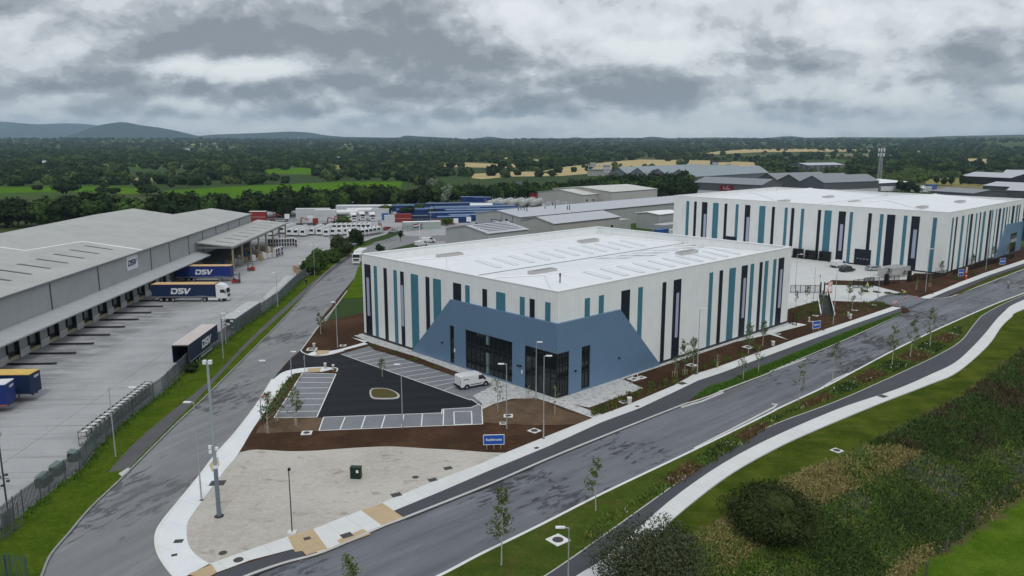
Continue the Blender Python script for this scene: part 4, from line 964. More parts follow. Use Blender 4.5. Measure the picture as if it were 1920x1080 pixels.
# tree at the bottom edge of the picture
p=atg(1215,1150); tree('willow_tree','grey-green willow crossing the footway at the bottom edge','tree',p,341,4.9,7.4,leafm('grey_willow_leaves',(.030,.038,.020),(.065,.075,.04)),30000,.20,.4,nl=40,core=.0,asp=.4)
# ---------------------------------------------------------------- saplings
def sapling(x,y,yt,label,seed,stake=False,leafy=1.,spread=.16,z0=TOP,mt=None,group='young trees planted along the road',xt=None):
    p=at(x,y,z0); h=hgt(x,y,yt,z0); g=random.Random(seed); t=thing('birch_sapling',label,'young tree',p,g.uniform(0,6.28),group)
    tx,ty=g.uniform(-.1,.1)*h*.5,g.uniform(-.1,.1)*h*.5
    m=MB(); m.tube((0,0,-.1),(tx*.5,ty*.5,h*.55),.045+.004*h,.03,6).tube((tx*.5,ty*.5,h*.55),(tx,ty,h*.97),.03,.01,5); br=[]
    for i in range(int(16*leafy)+8):
        k=g.uniform(.3,.95); a=g.uniform(0,6.28); L=h*spread*(1.15-k)*g.uniform(.8,1.5)+.15
        o=Vector((tx*k,ty*k,h*k)); e=o+Vector((math.cos(a)*L,math.sin(a)*L,L*g.uniform(.5,1.3))); br.append((o,e))
        m.tube(o,e,.018,.006,4,caps=False)
    m.build('trunk',M_bbark,t)
    l=MB(); l.fixn=False
    for i in range(int(h*75*leafy)):
        o,e=g.choice(br); c=o+(e-o)*g.uniform(.25,1.1)+Vector((g.gauss(0,.09),g.gauss(0,.09),g.gauss(-.02,.12)))
        n=Vector((g.gauss(0,1),g.gauss(0,1),g.gauss(.6,1))).normalized(); a=n.orthogonal().normalized()*g.uniform(.05,.1); b=n.cross(a)*1.4
        l.add([c-a,c-b,c+a,c+b],[(0,1,2,3)])
    l.build('crown',mt or L_birch,t)
    if stake:
        s=MB(); 
        for dx in (-.35,.35): s.tube((dx,0,-.1),(dx,0,1.0),.04,.04,6)
        s.tube((-.38,0,.8),(.38,0,.8),.03,.03,6); s.build('support_stakes',mat('stake_timber',(.36,.27,.17),.85,.15,3),t)
    return t
S=[(940,1060,908,'tall slender birch on the verge nearest the bottom of the picture',0,1.5,.13),(1117,958,860,'birch sapling beside the flowering verge',0,.9,.17),(1497,753,680,'bare-looking sapling at the right end of the lay-by kerb notch on the south verge',0,.6,.15),(1560,716,640,'sapling second from the lay-by notch on the south verge',0,.6,.17),(1672,688,608,'full birch sapling at the left of the group of three on the south verge',0,1.1,.16),(1706,672,597,'middle birch sapling of the group of three on the south verge',0,1.1,.16),(1743,652,577,'right birch sapling of the group of three on the south verge',0,1.,.15),
(662,1125,1040,'sapling top poking up at the bottom edge of the main road',0,1.4,.2),(1393,712,667,'small sapling in the narrow bright verge',0,.7,.2),(1422,697,648,'thin sapling in the narrow bright verge, farther from the camera',0,.5,.16),(1403,663,607,'leafy young tree on its concrete-ringed pit by the long white wall',1,1.5,.18),(1430,648,603,'leafy young tree next to the ringed one by the long white wall',0,1.4,.18),(1265,707,668,'short sapling with red stakes nearest the office corner',1,.4,.15),(1284,704,636,'young tree with red stakes against the navy stripe',1,1.2,.17),(1299,697,634,'young tree with red stakes beside the tall lamp post',1,1.3,.17),(1345,690,665,'tiny sapling with stakes on the long soil bed',1,.3,.12),
(1492,575,545,'thin sapling on the white yard close to the warehouse corner',0,.5,.12),(1512,567,537,'young tree on the white yard behind the open gate',0,1.,.16),(1540,592,552,'sapling beside the black steps in the soil mound',0,.6,.16),(1591,562,528,'young tree at the yard entrance, left of the pair',0,1.3,.17),(1615,562,541,'young tree at the yard entrance, right of the pair',0,1.,.2),(1597,582,553,'sapling on the soil mound in front of the yard entrance',0,.5,.14),(1666,522,504,'young tree by the sliding gate',0,1.1,.18),(1696,520,507,'young tree at the end of the low wall by the sliding gate',0,1.,.2),(1718,543,520,'sapling on the soil between gate and lamp post',1,.5,.15),(1743,538,515,'sapling on the soil right of the lamp post',1,.5,.15),(1764,516,490,'young tree at the corner of the farther warehouse',0,1.1,.16),(1782,507,478,'young tree just right of the farther warehouse corner',0,1.1,.16),(1822,500,476,'young tree along the farther right wall before the blue front',0,1.2,.18),(1862,488,462,'young tree in front of the farther blue front',0,1.3,.2),(1890,480,458,'young tree at the far end by the green glass',0,1.,.2),
(501,812,735,'staked young tree beside the lamp at the left of the car park soil',1,1.2,.2),(520,790,745,'sapling on the soil strip between footway and left bays',1,.9,.2),(555,798,727,'staked young tree in front of the left parking bays',1,1.3,.18),(535,762,722,'small sapling high on the soil strip by the bright new footway',0,1.,.2),(717,706,674,'leafy sapling between the bays and the car park',0,1.2,.2),(933,773,713,'bare staked sapling in front of the white van',1,.35,.18),(992,747,722,'thin bare sapling in the paving by the office doors',0,.2,.14),(1040,776,722,'bare staked sapling at the tip of the dry soil bed',1,.25,.14),(602,627,588,'leafy sapling on the soil by the side road kerb',0,1.1,.2)]
for i,(x,y,yt,lb,st,lf,sp_) in enumerate(S): sapling(x,y,yt,lb,500+i,bool(st),lf,sp_,group='young planted trees')
# ---------------------------------------------------------------- lamps and posts
def lamp(x,y,yt,label,arm=(1,.9),head=1,r=.085,group='street lamps',z0=TOP,double=False,name='street_lamp',flood=False):
    p=at(x,y,z0); h=hgt(x,y,yt,z0); t=thing(name,label,'street lamp',p,0,group)
    MB().tube((0,0,-.2),(0,0,h*.22),r,r*.95,10).tube((0,0,h*.22),(0,0,h),r*.75,r*.5,10).build('column',M_steel,t)
    MB().box(-.16,.16,-.16,.16,-.02,.05).build('base_plate',M_dsteel,t)
    a=arm[0]; L=arm[1]
    for k in ((a,-a) if double else (a,)):
        MB().tube((0,0,h-.02),(k*L,0,h+.06),.045,.04,8).build('arm',M_steel,t)
        o=MB().add([(k*L,-.1,h),(k*(L+.75),-.16,h+.03),(k*(L+.75),.16,h+.03),(k*L,.1,h),(k*L,-.08,h+.13),(k*(L+.7),-.13,h+.12),(k*(L+.7),.13,h+.12),(k*L,.08,h+.13)],[(0,3,2,1),(4,5,6,7),(0,1,5,4),(1,2,6,5),(2,3,7,6),(3,0,4,7)]).build('lantern',M_lens,t)
        MB().box(min(k*(L+.2),k*(L+.65)),max(k*(L+.2),k*(L+.65)),-.08,.08,h-.03,h-.002).build('lens',M_lens,o)
    return t
LM=[(378,938,755,'street lamp with its head to the left, standing on the curved new footway',(-1,.25),TOP),(217,857,727,'street lamp with a long arm on the grass left of the side road',(1,2.2),TOP),(419,673,588,'street lamp on the grass behind the open trailer',(1,.1),TOP),(521,576,512,'slim street lamp by the fence near the walker',(-1,.1),TOP),(644,475,432,'street lamp rising out of the roadside bushes',(-1,.1),TOP),(711,446,417,'street lamp by the trailer yard gate',(1,.1),TOP),(755,803,684,'lamp post at the front bays of the car park',(-1,.1),TOP),(950,805,683,'lamp post on the soil behind the blue sign board',(-1,.3),TOP),(1019,822,668,'tallest lamp post at the soil corner by the main footway',(1,.2),TOP),(1005,750,642,'lamp post on the paving by the office doors',(1,.1),TOP),(1307,701,580,'lamp post beside the long striped wall',(1,.3),TOP),(1562,608,513,'lamp post on the soil mound by the delivery yard',(1,.1),TOP),(1065,1112,990,'lamp post on the south verge at the bottom edge',(-1,.3),TOP),(490,788,677,'lamp post behind the staked tree on the bright footway',(1,.2),TOP),(547,712,660,'short post lamp at the bend of the bright footway',(1,.1),TOP),(633,652,567,'lamp post on the brown soil by the side road',(-1,.1),TOP),(1645,567,502,'lamp post at the yard junction',(1,.1),TOP),(1735,547,467,'lamp post on the soil in front of the farther warehouse corner',(1,.1),TOP),(1848,507,440,'lamp post along the farther right wall',(1,.3),TOP),(1491,539,477,'lamp post in the delivery yard beside the warehouse edge',(1,.6),TOP),(1525,560,502,'thick lamp post by the gate pillars of the delivery yard',(-1,.5),TOP),(808,437,388,'tall slim lamp post in front of the blue containers',(1,.1),TOP),(661,402,379,'distant lamp in front of the tree belt',(1,.1),0),(424,645,585,'thin yard lamp beside the storage shelter',(1,2.),TOP)]
for x,y,yt,lb,arm,z0 in LM: lamp(x,y,yt,lb,arm,z0=z0)
lamp(590,517,459,'double-headed street lamp in front of the roadside bushes',(1,.3),double=True)
# telecoms mast
p=at(411,968,TOP); h=hgt(411,968,678,TOP); mt_=thing('telecom_pole','tall tapered steel pole with antennas on the gravel corner','pole',p)
MB().tube((0,0,-.2),(0,0,h*.33),.21,.19,14).build('lower_column',mat('blue_grey_steel',(.17,.20,.24),.5,.1,1,metal=.2),mt_); MB().tube((0,0,h*.33),(0,0,h),.17,.11,14).build('upper_column',mat('pale_blue_grey_steel',(.33,.38,.42),.5,.1,1,metal=.2),mt_)
for dx in (-.25,.25): MB().cbox((dx,0,h-.05),(.3,.3,.35)).build('antenna',M_lens,mt_)
for z,k in ((h*.43,1),(h*.46,0)): 
    MB().cbox((-.3,-.1,z),(.28,.2,.3)).build('box',M_lens,mt_) ; 
MB().cbox((.3,-.1,h*.45),(.28,.2,.3)).build('box',M_lens,mt_)
MB().tube((0,0,h*.33-.15),(0,0,h*.33+.15),.24,.24,14).build('collar',M_lens,mt_)
MB().tube((0,0,-.02),(0,0,.04),.45,.45,12).build('base_plate',M_black,mt_)
p=at(548,1000,TOP); h=hgt(548,1000,880,TOP); t=thing('monitoring_post','thin dark post with a small head on a concrete foot at the gravel edge','pole',p)
MB().tube((0,0,0),(0,0,h),.06,.045,8).build('pole',M_dsteel,t); MB().cbox((0,0,.1),(.75,.6,.2)).build('foot',M_kerbw,t); MB().cbox((.05,0,h),(.22,.16,.25)).build('head',M_black,t)
p=at(15,962,0); h=hgt(15,962,817); t=thing('camera_pole','dark camera pole with fittings by the fence at the left edge','pole',p)
MB().tube((0,0,0),(0,0,h),.09,.07,8).build('pole',M_dsteel,t); MB().ball((.0,0,h+.15),.33,8,6).build('dome_camera',M_steel,t)
k=MB().tube((-.5,0,h*.45),(.5,0,h*.45),.03).build('crossbar',M_dsteel,t)
for dx,z in ((-.4,h*.47),(.4,h*.42),(.3,h*.5),(-.2,h*.36)): MB().cbox((dx,0,z),(.25,.2,.18)).build('fitting',M_dsteel,t)
for (x,y,yt,lb) in ((572,699,667,'thin sign post at the left side of the car park entrance'),(1536,545,515,'reddish marker post beside the yard gate pillar')):
    p=at(x,y,TOP); h=hgt(x,y,yt,TOP); t=thing('sign_post',lb,'post',p); MB().tube((0,0,0),(0,0,h),.05).build('pole',M_steel,t); MB().box(-.02,.02,-.3,.3,h-.6,h).build('panel',M_steel,t)
# small bollards and boxes on the soil
for (x,y,h,wd,lb) in ((610,691,.9,.35,'left grey bollard on the small soil island by the car park mouth'),(625,694,.9,.3,'right grey bollard on the small soil island by the car park mouth'),(589,650,.6,.4,'short grey stub on its concrete pad by the side road'),(1180,757,.9,.55,'white cabinet stub beside the oval frame near the main footway'),(1449,648,.8,.5,'white utility stub on the soil by the long wall'),(1594,598,1.,.45,'grey utility stub beside the yard footway'),(1590,593,.9,.25,'thin white marker beside the grey stub'),(1517,602,.8,.25,'thin white marker on the soil near the blue board')):
    t=thing('bollard',lb,'bollard',at(x,y,TOP)); MB().box(-wd/2,wd/2,-wd/2,wd/2,0,h*.85).build('body',M_kerb,t,bevel=.04); MB().box(-wd/2-.03,wd/2+.03,-wd/2-.03,wd/2+.03,h*.85,h).build('cap',M_kerbw,t)
t=thing('tube_frame','bent white tube hoop at the corner of the paving','hoop',at(1185,717,TOP),VA); MB().tube((0,0,0),(0,0,1.1),.05).tube((0,0,1.1),(1.3,0,1.1),.05).tube((1.3,0,1.1),(1.3,0,0),.05).build('hoop',M_lens,t)
t=thing('utility_cabinet','dark green street cabinet with a white notice on the gravel','cabinet',at(668,897,TOP),R(-6)); MB().box(-.55,.55,-.3,.3,.05,1.25).build('body',mat('cabinet_green',(.008,.024,.014),.45,.1,2),t,bevel=.02); MB().box(-.58,.58,-.33,.33,1.25,1.32).build('top',MATS['cabinet_green'],t); MB().box(.1,.35,-.32,-.305,.75,1.05).build('label_plate',M_lens,t); MB().box(-.6,.6,-.35,.35,0,.05).build('base',M_kerb,t)
# manholes
def manhole(x,y,lb,pad=1.5,rc=.38,sq=False,rz=0.,z0=TOP,padm=None,grp=None):
    pz=z0+.02; t=thing('manhole',lb,'manhole',at(x,y,z0),rz,grp)
    pad*=.84
    if pad: MB().box(-pad/2,pad/2,-pad/2,pad/2,-.05,.06).build('surround',padm or M_kerbw,t)
    z=.064 if pad else .022
    if sq: MB().box(-rc,rc,-rc*.8,rc*.8,z-.05,z+.012).build('cover',mat('cast_iron',(.055,.05,.048),.7,.2,6),t)
    else: MB().tube((0,0,z-.05),(0,0,z+.012),rc,rc,20).build('cover',mat('cast_iron',(.055,.05,.048),.7,.2,6),t)
for x,y,pad,rc,sq,rz,lb in ((575,812,1.5,.4,0,.1,'round cover in a white pad on the brown soil left of the front bays'),(953,780,1.4,.4,0,.0,'round cover in a white pad beside the lamp post behind the bays'),(943,794,1.0,.3,1,0,'small oblong cover in a white pad in front of the lamp post'),(1002,808,1.5,.45,0,.8,'round cover in a diamond-set white pad by the tallest lamp'),(1046,1013,1.9,.5,0,.7,'round cover in a white pad on the grass verge at the bottom'),(1569,845,1.3,.4,0,.6,'cover in a white pad on the lawn'),(585,655,2.0,.6,1,.1,'oblong cover in a white pad by the side road kerb'),(643,648,1.3,.4,0,.1,'cover in a white pad at the foot of the soil-side lamp post'),(1188,711,1.8,.35,1,.75,'stepped white pad next to the pipe hoop'),(1203,708,1.4,.3,1,.75,'plain white pad joined to the stepped one near the wall'),(1297,685,1.7,.45,1,.75,'square frame cover on the soil beside the tall lamp by the wall'),(1403,651,1.9,.5,0,.75,'white pad round the foot of the leafy young tree'),(1169,754,1.2,.4,0,.5,'oval white ring on the soil by the main footway'),(1529,592,1.2,.3,1,.7,'white pad on the soil mound near the black steps'),(1602,582,1.2,.3,1,.7,'white pad on the soil mound facing the junction'),(1639,572,1.1,.3,1,.7,'white pad at the right end of the soil mound'),(1520,603,1.,.3,1,.7,'white pad between the blue board and the low fence'),(1458,626,1.,.3,1,.7,'white pad on the soil by the concrete path end')):
    manhole(x,y,lb,pad,rc,bool(sq),rz)
for i,(x,y,rc,sq,rz,lb) in enumerate(((335,1015,.38,1,.1,'square brown cover in the curved footway'),(327,1041,.24,1,.5,'small grey cover at the outer edge of the footway corner'),(447,1050,.42,0,0,'round brown cover in the lower footway'),(576,1010,.3,1,.6,'narrow slot cover in the tan paving'),(650,1004,.5,1,.6,'rusty square cover in the small tan patch'),(743,928,.5,1,.5,'brown cover where gravel meets footway'),(811,900,.45,1,.5,'brown cover on the gravel close to the footway'),(779,895,.35,0,0,'round rusty cover on the gravel'),(840,878,.45,1,.5,'dark cover on the gravel, farthest from the corner'),(1006,840,.28,1,.6,'dark cover in the footway below the tallest lamp'),(1195,762,.28,1,.6,'leftmost cover of a trio in the footway'),(1214,763,.25,1,.6,'rightmost cover of a trio in the footway'),(1198,769,.25,1,.6,'nearest cover of a trio in the footway'),(1279,719,.6,1,.6,'large dark cover in the footway bend'),(1655,743,.6,1,.6,'dark cover in the southern footway'),(408,906,.75,1,.1,'large brown steel plate beside the telecom pole'),(418,1037,.35,0,.1,'open ring cover near the gravel corner'),(1543,619,.4,1,.6,'grey cover in the footway below the blue board'),(1748,551,.4,1,.6,'cover in the footway of the farther warehouse'))):
    manhole(x,y,lb,0,rc,bool(sq),rz)
# ---------------------------------------------------------------- blue sign boards
def board(x,y,wd,hh,rz,lb,txt,leg=.6):
    t=thing('sign_board',lb,'sign board',at(x,y,TOP),rz)
    b=MB().box(-wd/2,wd/2,-.02,.02,leg,leg+hh).build('panel',mat('board_blue',(.008,.075,.36),.5,.05,1),t)
    f=MB().box(-wd/2-.06,wd/2+.06,-.04,.03,leg-.06,leg-.002).box(-wd/2-.06,wd/2+.06,-.04,.03,leg+hh+.002,leg+hh+.06).box(-wd/2-.06,-wd/2-.002,-.04,.03,leg-.002,leg+hh+.002).box(wd/2+.002,wd/2+.06,-.04,.03,leg-.002,leg+hh+.002)
    f.build('frame',M_lens,b)
    for dx in (-wd*.35,0,wd*.35): MB().box(dx-.04,dx+.04,.032,.11,-.1,leg+hh*.5).build('leg',mat('stake_timber',(.36,.27,.17),.85,.15,3),t)
    textobj(txt,hh*.36,.01,M_lw,b,(0,-.03,leg+hh*.5),(R(90),0,0),xs=min(1.,wd/(hh*.36*.62*len(txt))),bold=.01)
board(926,842,2.3,1.1,R(4),'blue board with white lettering on the soil at the gravel edge','Rushbrooke')
board(1530,621,1.9,1.3,R(28),'small blue board with a white stripe of lettering beside the lamp on the mound','Rushbrooke')
board(1801,521,2.2,1.6,R(28),'small blue board near the traffic figures by the farther warehouse','Rushbrooke')
board(1879,499,2.6,1.6,R(28),'blue board on the kerbside bed before the farther blue front','Rushbrooke')
# ---------------------------------------------------------------- fences
def palisade(name,pts,hh,label,mt,step=.2,post=2.75,wd=.055,solid=False):
    t=thing(name,label,'fence',pts[0],0)
    O=pts[0]; run=0; rails=MB(); nposts=0; tot=sum((pts[i+1]-pts[i]).length for i in range(len(pts)-1)); post=max(post,tot/95)
    for i in range(len(pts)-1):
        a,b=pts[i],pts[i+1]; L=(b-a).length; d=(b-a).normalized(); M=Matrix.Translation(a-O)@Matrix.Rotation(math.atan2(d.y,d.x),4,'Z')
        m=MB(); n=int(L/step)
        for k in range(n):
            x=(k+.5)*L/n; m.add([M@Vector(q) for q in ((x-wd/2,0,.05),(x+wd/2,0,.05),(x+wd/2,0,hh-.12),(x,0,hh),(x-wd/2,0,hh-.12),(x-wd/2,.02,.05),(x+wd/2,.02,.05),(x+wd/2,.02,hh-.12),(x,.02,hh),(x-wd/2,.02,hh-.12))],[(0,1,2,3,4),(9,8,7,6,5),(0,5,6,1),(1,6,7,2),(2,7,8,3),(3,8,9,4),(4,9,5,0)])
        for z in (.35,hh-.4): m.box(0,L,.03,.07,z,z+.05,M=M)
        m.build('panel',mt,t)
        k=0
        while k<L: 
            MB().box(k-.05,k+.05,.075,.17,-.1,hh-.05,M=M).build('post',mt,t); k+=post
    return t
M_pal=mat('galvanised_palisade',(.12,.135,.14),.6,.2,.5,metal=.2); M_palg=mat('green_palisade',(.06,.10,.095),.6,.2,.5)
palisade('palisade_fence',[p.copy() for p in [at(-40,1030,TOP)]+fl[1:]],2.3,'long grey palisade fence between the depot yard and the grass verge',M_pal,step=.2,wd=.12)
palisade('palisade_fence',[at(x,y,TOP) for x,y in ((0,1015),(12,1011),(30,996),(46,985))],2.5,'short doubled length of palisade fence at the left edge',M_pal,step=.2)
palisade('palisade_fence',[at(x,y,TOP) for x,y in ((-60,1100),(20,1090),(50,1092),(56,1110))],2.4,'greenish palisade fence corner at the bottom left corner',M_palg,step=.2)
palisade('palisade_fence',[at(x,y,0) for x,y in ((676,449),(700,443),(722,437))],2.4,'grey fence round the trailer yard left of its gate',M_pal,step=.35)
palisade('palisade_fence',[at(x,y,0) for x,y in ((736,438),(775,433),(815,426),(850,420),(884,414))],2.4,'grey-green fence round the container yard right of its gate',M_palg,step=.35)
# wire stock fence at the foot of the bank
wf=thing('wire_fence','post and wire fence at the foot of the overgrown bank','fence',(0,0,0))
pp=[atg(x,y) for x,y in ((1700,1150),(1737,1080),(1773,1034),(1803,1002),(1830,978),(1855,955),(1880,930),(1902,915),(1925,900),(1960,870))]
for i,p in enumerate(pp):
    MB().tube(p-Vector((0,0,.2)),p+Vector((random.Random(i).uniform(-.08,.08),0,1.25)),.10,.09,7).build('post',mat('old_post_wood',(.10,.085,.07),.9,.2,4),wf)
m=MB()
for i in range(len(pp)-1):
    for z in (.35,.6,.85,1.1): m.tube(pp[i]+Vector((0,0,z)),pp[i+1]+Vector((0,0,z)),.004,.004,4)
m.build('wire',M_dsteel,wf)
# ================================================================ vehicles
M_wpaint=mat('vehicle_white',(.66,.67,.68),.35,.03,1,spec=.5); M_dsvb=mat('curtain_navy',(.010,.022,.065),.5,.12,.8); M_dsvb2=mat('curtain_blue',(.012,.028,.16),.5,.1,.8)
M_yel=mat('tarpaulin_yellow',(.60,.40,.10),.6,.15,.6); M_tan2=mat('tarpaulin_tan',(.55,.36,.16),.6,.1,.6); M_pink=mat('tarpaulin_pinkish',(.50,.44,.42),.6,.06,.4)
M_chas=mat('chassis_grey',(.06,.06,.065),.6,.15,2); M_rim=mat('wheel_rim',(.35,.35,.36),.4,.05,2,metal=.4); M_red=mat('vehicle_red',(.22,.025,.02),.45,.1,1); M_orange=mat('bumper_orange',(.42,.10,.03),.6,.15,1)
M_tail=mat('tail_light',(.30,.01,.01),.3,0); M_wind=mat('windscreen',(.010,.013,.016),.08,0,spec=.6)
def wheel(par,x,y,r,wd):
    t=MB().tube((x,y-wd/2,r),(x,y+wd/2,r),r,r,16).build('wheel',M_rub,par)
    s=1 if y>0 else -1
    MB().tube((x,y+s*(wd/2-.02),r),(x,y+s*(wd/2+.015),r),r*.58,r*.5,12).build('rim',M_rim,t)
def trailer(label,loc,rz,side=M_dsvb,roof=M_tan2,logo=True,openrear=False,L=13.6,white_side=False,base=None,rearlogo=False,group=None,logopos=.53,name='trailer',Hh=4.0):
    t=thing(name,label,'trailer',loc,rz,group); W=1.275
    if openrear:
        b=MB().box(0,L,-W,-W+.05,1.2,Hh-.1).box(0,L,W-.05,W,1.2,Hh-.1).box(L-.06,L,-W+.05,W-.05,1.2,Hh-.1).box(0,L,-W+.05,W-.05,1.15,1.2)
        b.build('body',side,t)
    else: MB().box(0,L,-W,W,1.15,Hh-.1).build('body',side,t)
    MB().box(-.02,L+.02,-W-.02,W+.02,Hh-.1,Hh).build('roof',roof,t,bevel=.03)
    MB().box(-.03,-.001,-W,-W+.1,1.15,Hh-.1).box(-.03,-.001,W-.1,W,1.15,Hh-.1).box(-.03,-.001,-W+.1,W-.1,Hh-.25,Hh-.1).build('rear_frame',side if not openrear else M_chas,t)
    if not openrear:
        for s in (-1,1): MB().box(-.05,-.032,min(s*.03,s*1.15),max(s*.03,s*1.15),1.3,Hh-.3).build('door',side,t)
    MB().box(.2,L-.1,-.5,-.35,.85,1.149).box(.2,L-.1,.35,.5,.85,1.149).build('chassis',M_chas,t)
    MB().box(0,L,-W-.015,-W-.001,1.1,1.22).box(0,L,W+.001,W+.015,1.1,1.22).build('side_rail',M_steel if not base else base,t)
    MB().box(4.9,L-3.2,-W+.02,-W+.06,.45,.8).box(4.9,L-3.2,W-.06,W-.02,.45,.8).build('side_guard',M_steel,t)
    for i,x in enumerate((1.8,3.1,4.4)):
        for s in (-1,1): wheel(t,x,s*1.0,.5,.4)
    for s in (-1,1): MB().box(L-3.,L-2.8,s*.8-.07,s*.8+.07,.02,1.149).build('landing_leg',M_steel,t)
    MB().box(-.12,-.002,-W+.05,W-.05,.55,.75).build('bumper',base or M_chas,t)
    for s in (-1,1): MB().box(-.14,-.122,s*.95-.18,s*.95+.18,.58,.72).build('tail_light',M_tail,t)
    if logo:
        dsv(t,4.4,1.28,M_lw,(L*logopos,-W-.012,2.45),(R(90),0,0)); dsv(t,4.4,1.28,M_lw,(L*logopos,W+.012,2.45),(R(90),0,R(180)))
        MB().box(L*.70,L*.86,-W-.012,-W-.001,1.32,1.42).build('small_print',mat('faint_print',(.16,.18,.25),.5,.3,9),t)
    if rearlogo: dsv(t,1.1,.32,M_lw,(L+.01,.35,3.35),(R(90),0,R(90)))
    return t
def tractor(label,loc,rz,cab=M_wpaint,group=None,name='lorry_cab',full=True,low=False):
    t=thing(name,label,'lorry',loc,rz,group); h=3.95 if not low else 3.1     # x forward, origin at rear axle
    prof=[(2.55,.75),(4.75,.75),(4.95,1.0),(4.95,1.9),(4.70,3.0),(4.15,h-.25),(3.1,h),(2.55,h-.1)]
    b=MB().extr([(a,c) for a,c in prof],-1.22,1.22,axis='y').build('cab',cab,t,bevel=.06)
    MB().add([(4.97,-1.08,1.95),(4.97,1.08,1.95),(4.745,1.0,2.85),(4.745,-1.0,2.85)],[(0,1,2,3)]).build('windscreen',M_wind,t)
    for s in (-1,1):
        MB().add([(3.5,s*1.226,2.0),(4.55,s*1.226,2.0),(4.4,s*1.226,2.75),(3.5,s*1.226,2.75)],[(0,1,2,3)]).build('window',M_wind,t)
        MB().cbox((4.7,s*1.42,2.3),(.12,.14,.8)).build('mirror',M_black,t); MB().cbox((4.975,s*.92,1.05),(.05,.38,.2)).build('headlight',M_lens,t)
        wheel(t,3.6,s*1.03,.5,.34); wheel(t,0,s*.95,.5,.5)
        MB().box(.75,2.9,s*1.12-.08,s*1.12+.08,.4,.95).build('side_skirt',cab,t)
    MB().box(4.9,5.08,-1.18,1.18,.35,.85).build('bumper',cab,t,bevel=.03); MB().cbox((4.99,0,1.35),(.05,1.7,.45)).build('grille',M_black,t)
    MB().box(-.9,2.54,-.45,.45,.75,1.05).build('chassis',M_chas,t); MB().box(-.8,.6,-1.15,-.75,1.02,1.1).box(-.8,.6,.75,1.15,1.02,1.1).build('mudguard',M_chas,t)
    return t
TA=R(1.5)
fx=Vector((math.cos(TA),math.sin(TA),0)); fy=Vector((-math.sin(TA),math.cos(TA),0))
nf=at(427.5,566)                     # near front corner of the lorry
o=nf-fx*16.35+fy*1.3
trailer('navy curtain trailer with tan roof coupled to the white lorry cab',o,TA,logopos=.46)
tractor('white lorry cab coupled to the navy trailer nearest the docks',o+fx*11.25,TA)
o=at(433,528)-fx*13.6+fy*1.3
trailer('navy curtain trailer backed to the dock beyond the white-cabbed lorry',o,TA,side=M_dsvb2,logopos=.52)
# parked open-ended trailer
ra=at(322.4,646,4.); rb=at(352.4,646.5,4.); fr_=at(405,608.8,4.); dd=(fr_-rb); ang=math.atan2(dd.y,dd.x); mid=(ra+rb)/2; mid.z=0
trailer('parked trailer with pale pink roof and open dark rear beside the fence',mid,ang,roof=M_pink,openrear=True,logopos=.58)
# two trailers at the left edge with their front ends to the yard
nr=at(53.7,702,4.); nr.z=0; trailer('navy trailer with bright yellow roof at the left edge',nr-fx*13.6+fy*1.275,TA,roof=M_yel,logo=True,rearlogo=True,logopos=.3)
nr=at(8.5,720.5,4.); nr.z=0; a5=R(9); f5=Vector((math.cos(a5),math.sin(a5),0)); g5=Vector((-f5.y,f5.x,0)); trailer('blue trailer with white roof and orange lower rail at the left edge',nr-f5*13.6+g5*1.275,a5,side=M_dsvb2,roof=mat('tarpaulin_white',(.62,.62,.64),.6,.05,1),base=M_orange,rearlogo=True,logopos=.3)
def forklift(label,loc,rz):
    t=thing('forklift',label,'forklift',loc,rz)
    MB().box(-.9,.7,-.55,.55,.25,.9).build('body',M_red,t,bevel=.06); MB().box(-1.2,-.9,-.5,.5,.3,1.15).build('counterweight',M_orange,t,bevel=.06)
    MB().tube((-.7,-.45,.9),(-.7,-.45,2.1),.04).tube((-.7,.45,.9),(-.7,.45,2.1),.04).tube((.5,-.45,.9),(.4,-.45,2.1),.04).tube((.5,.45,.9),(.4,.45,2.1),.04).box(-.75,.5,-.5,.5,2.1,2.16).build('overhead_guard',M_black,t)
    MB().box(.75,.85,-.4,-.28,.1,2.6).box(.75,.85,.28,.4,.1,2.6).box(.75,.85,-.28,.28,1.2,1.3).build('mast',M_black,t)
    for s in (-1,1): MB().box(.86,1.9,s*.3-.06,s*.3+.06,.08,.13).build('fork',M_steel,t); wheel(t,.5,s*.5,.32,.24); wheel(t,-.75,s*.45,.26,.2)
    MB().box(-.5,0,-.25,.25,.9,1.05).box(-.6,-.5,-.25,.25,.9,1.5).build('seat',M_black,t)
    return t
forklift('red forklift parked at the nose of the docked trailer',at(444,531),R(12)); forklift('red forklift by the second canopy post',at(470,508),R(200)); forklift('orange forklift among the crane lorries behind the cabins',at(712,425),R(120))
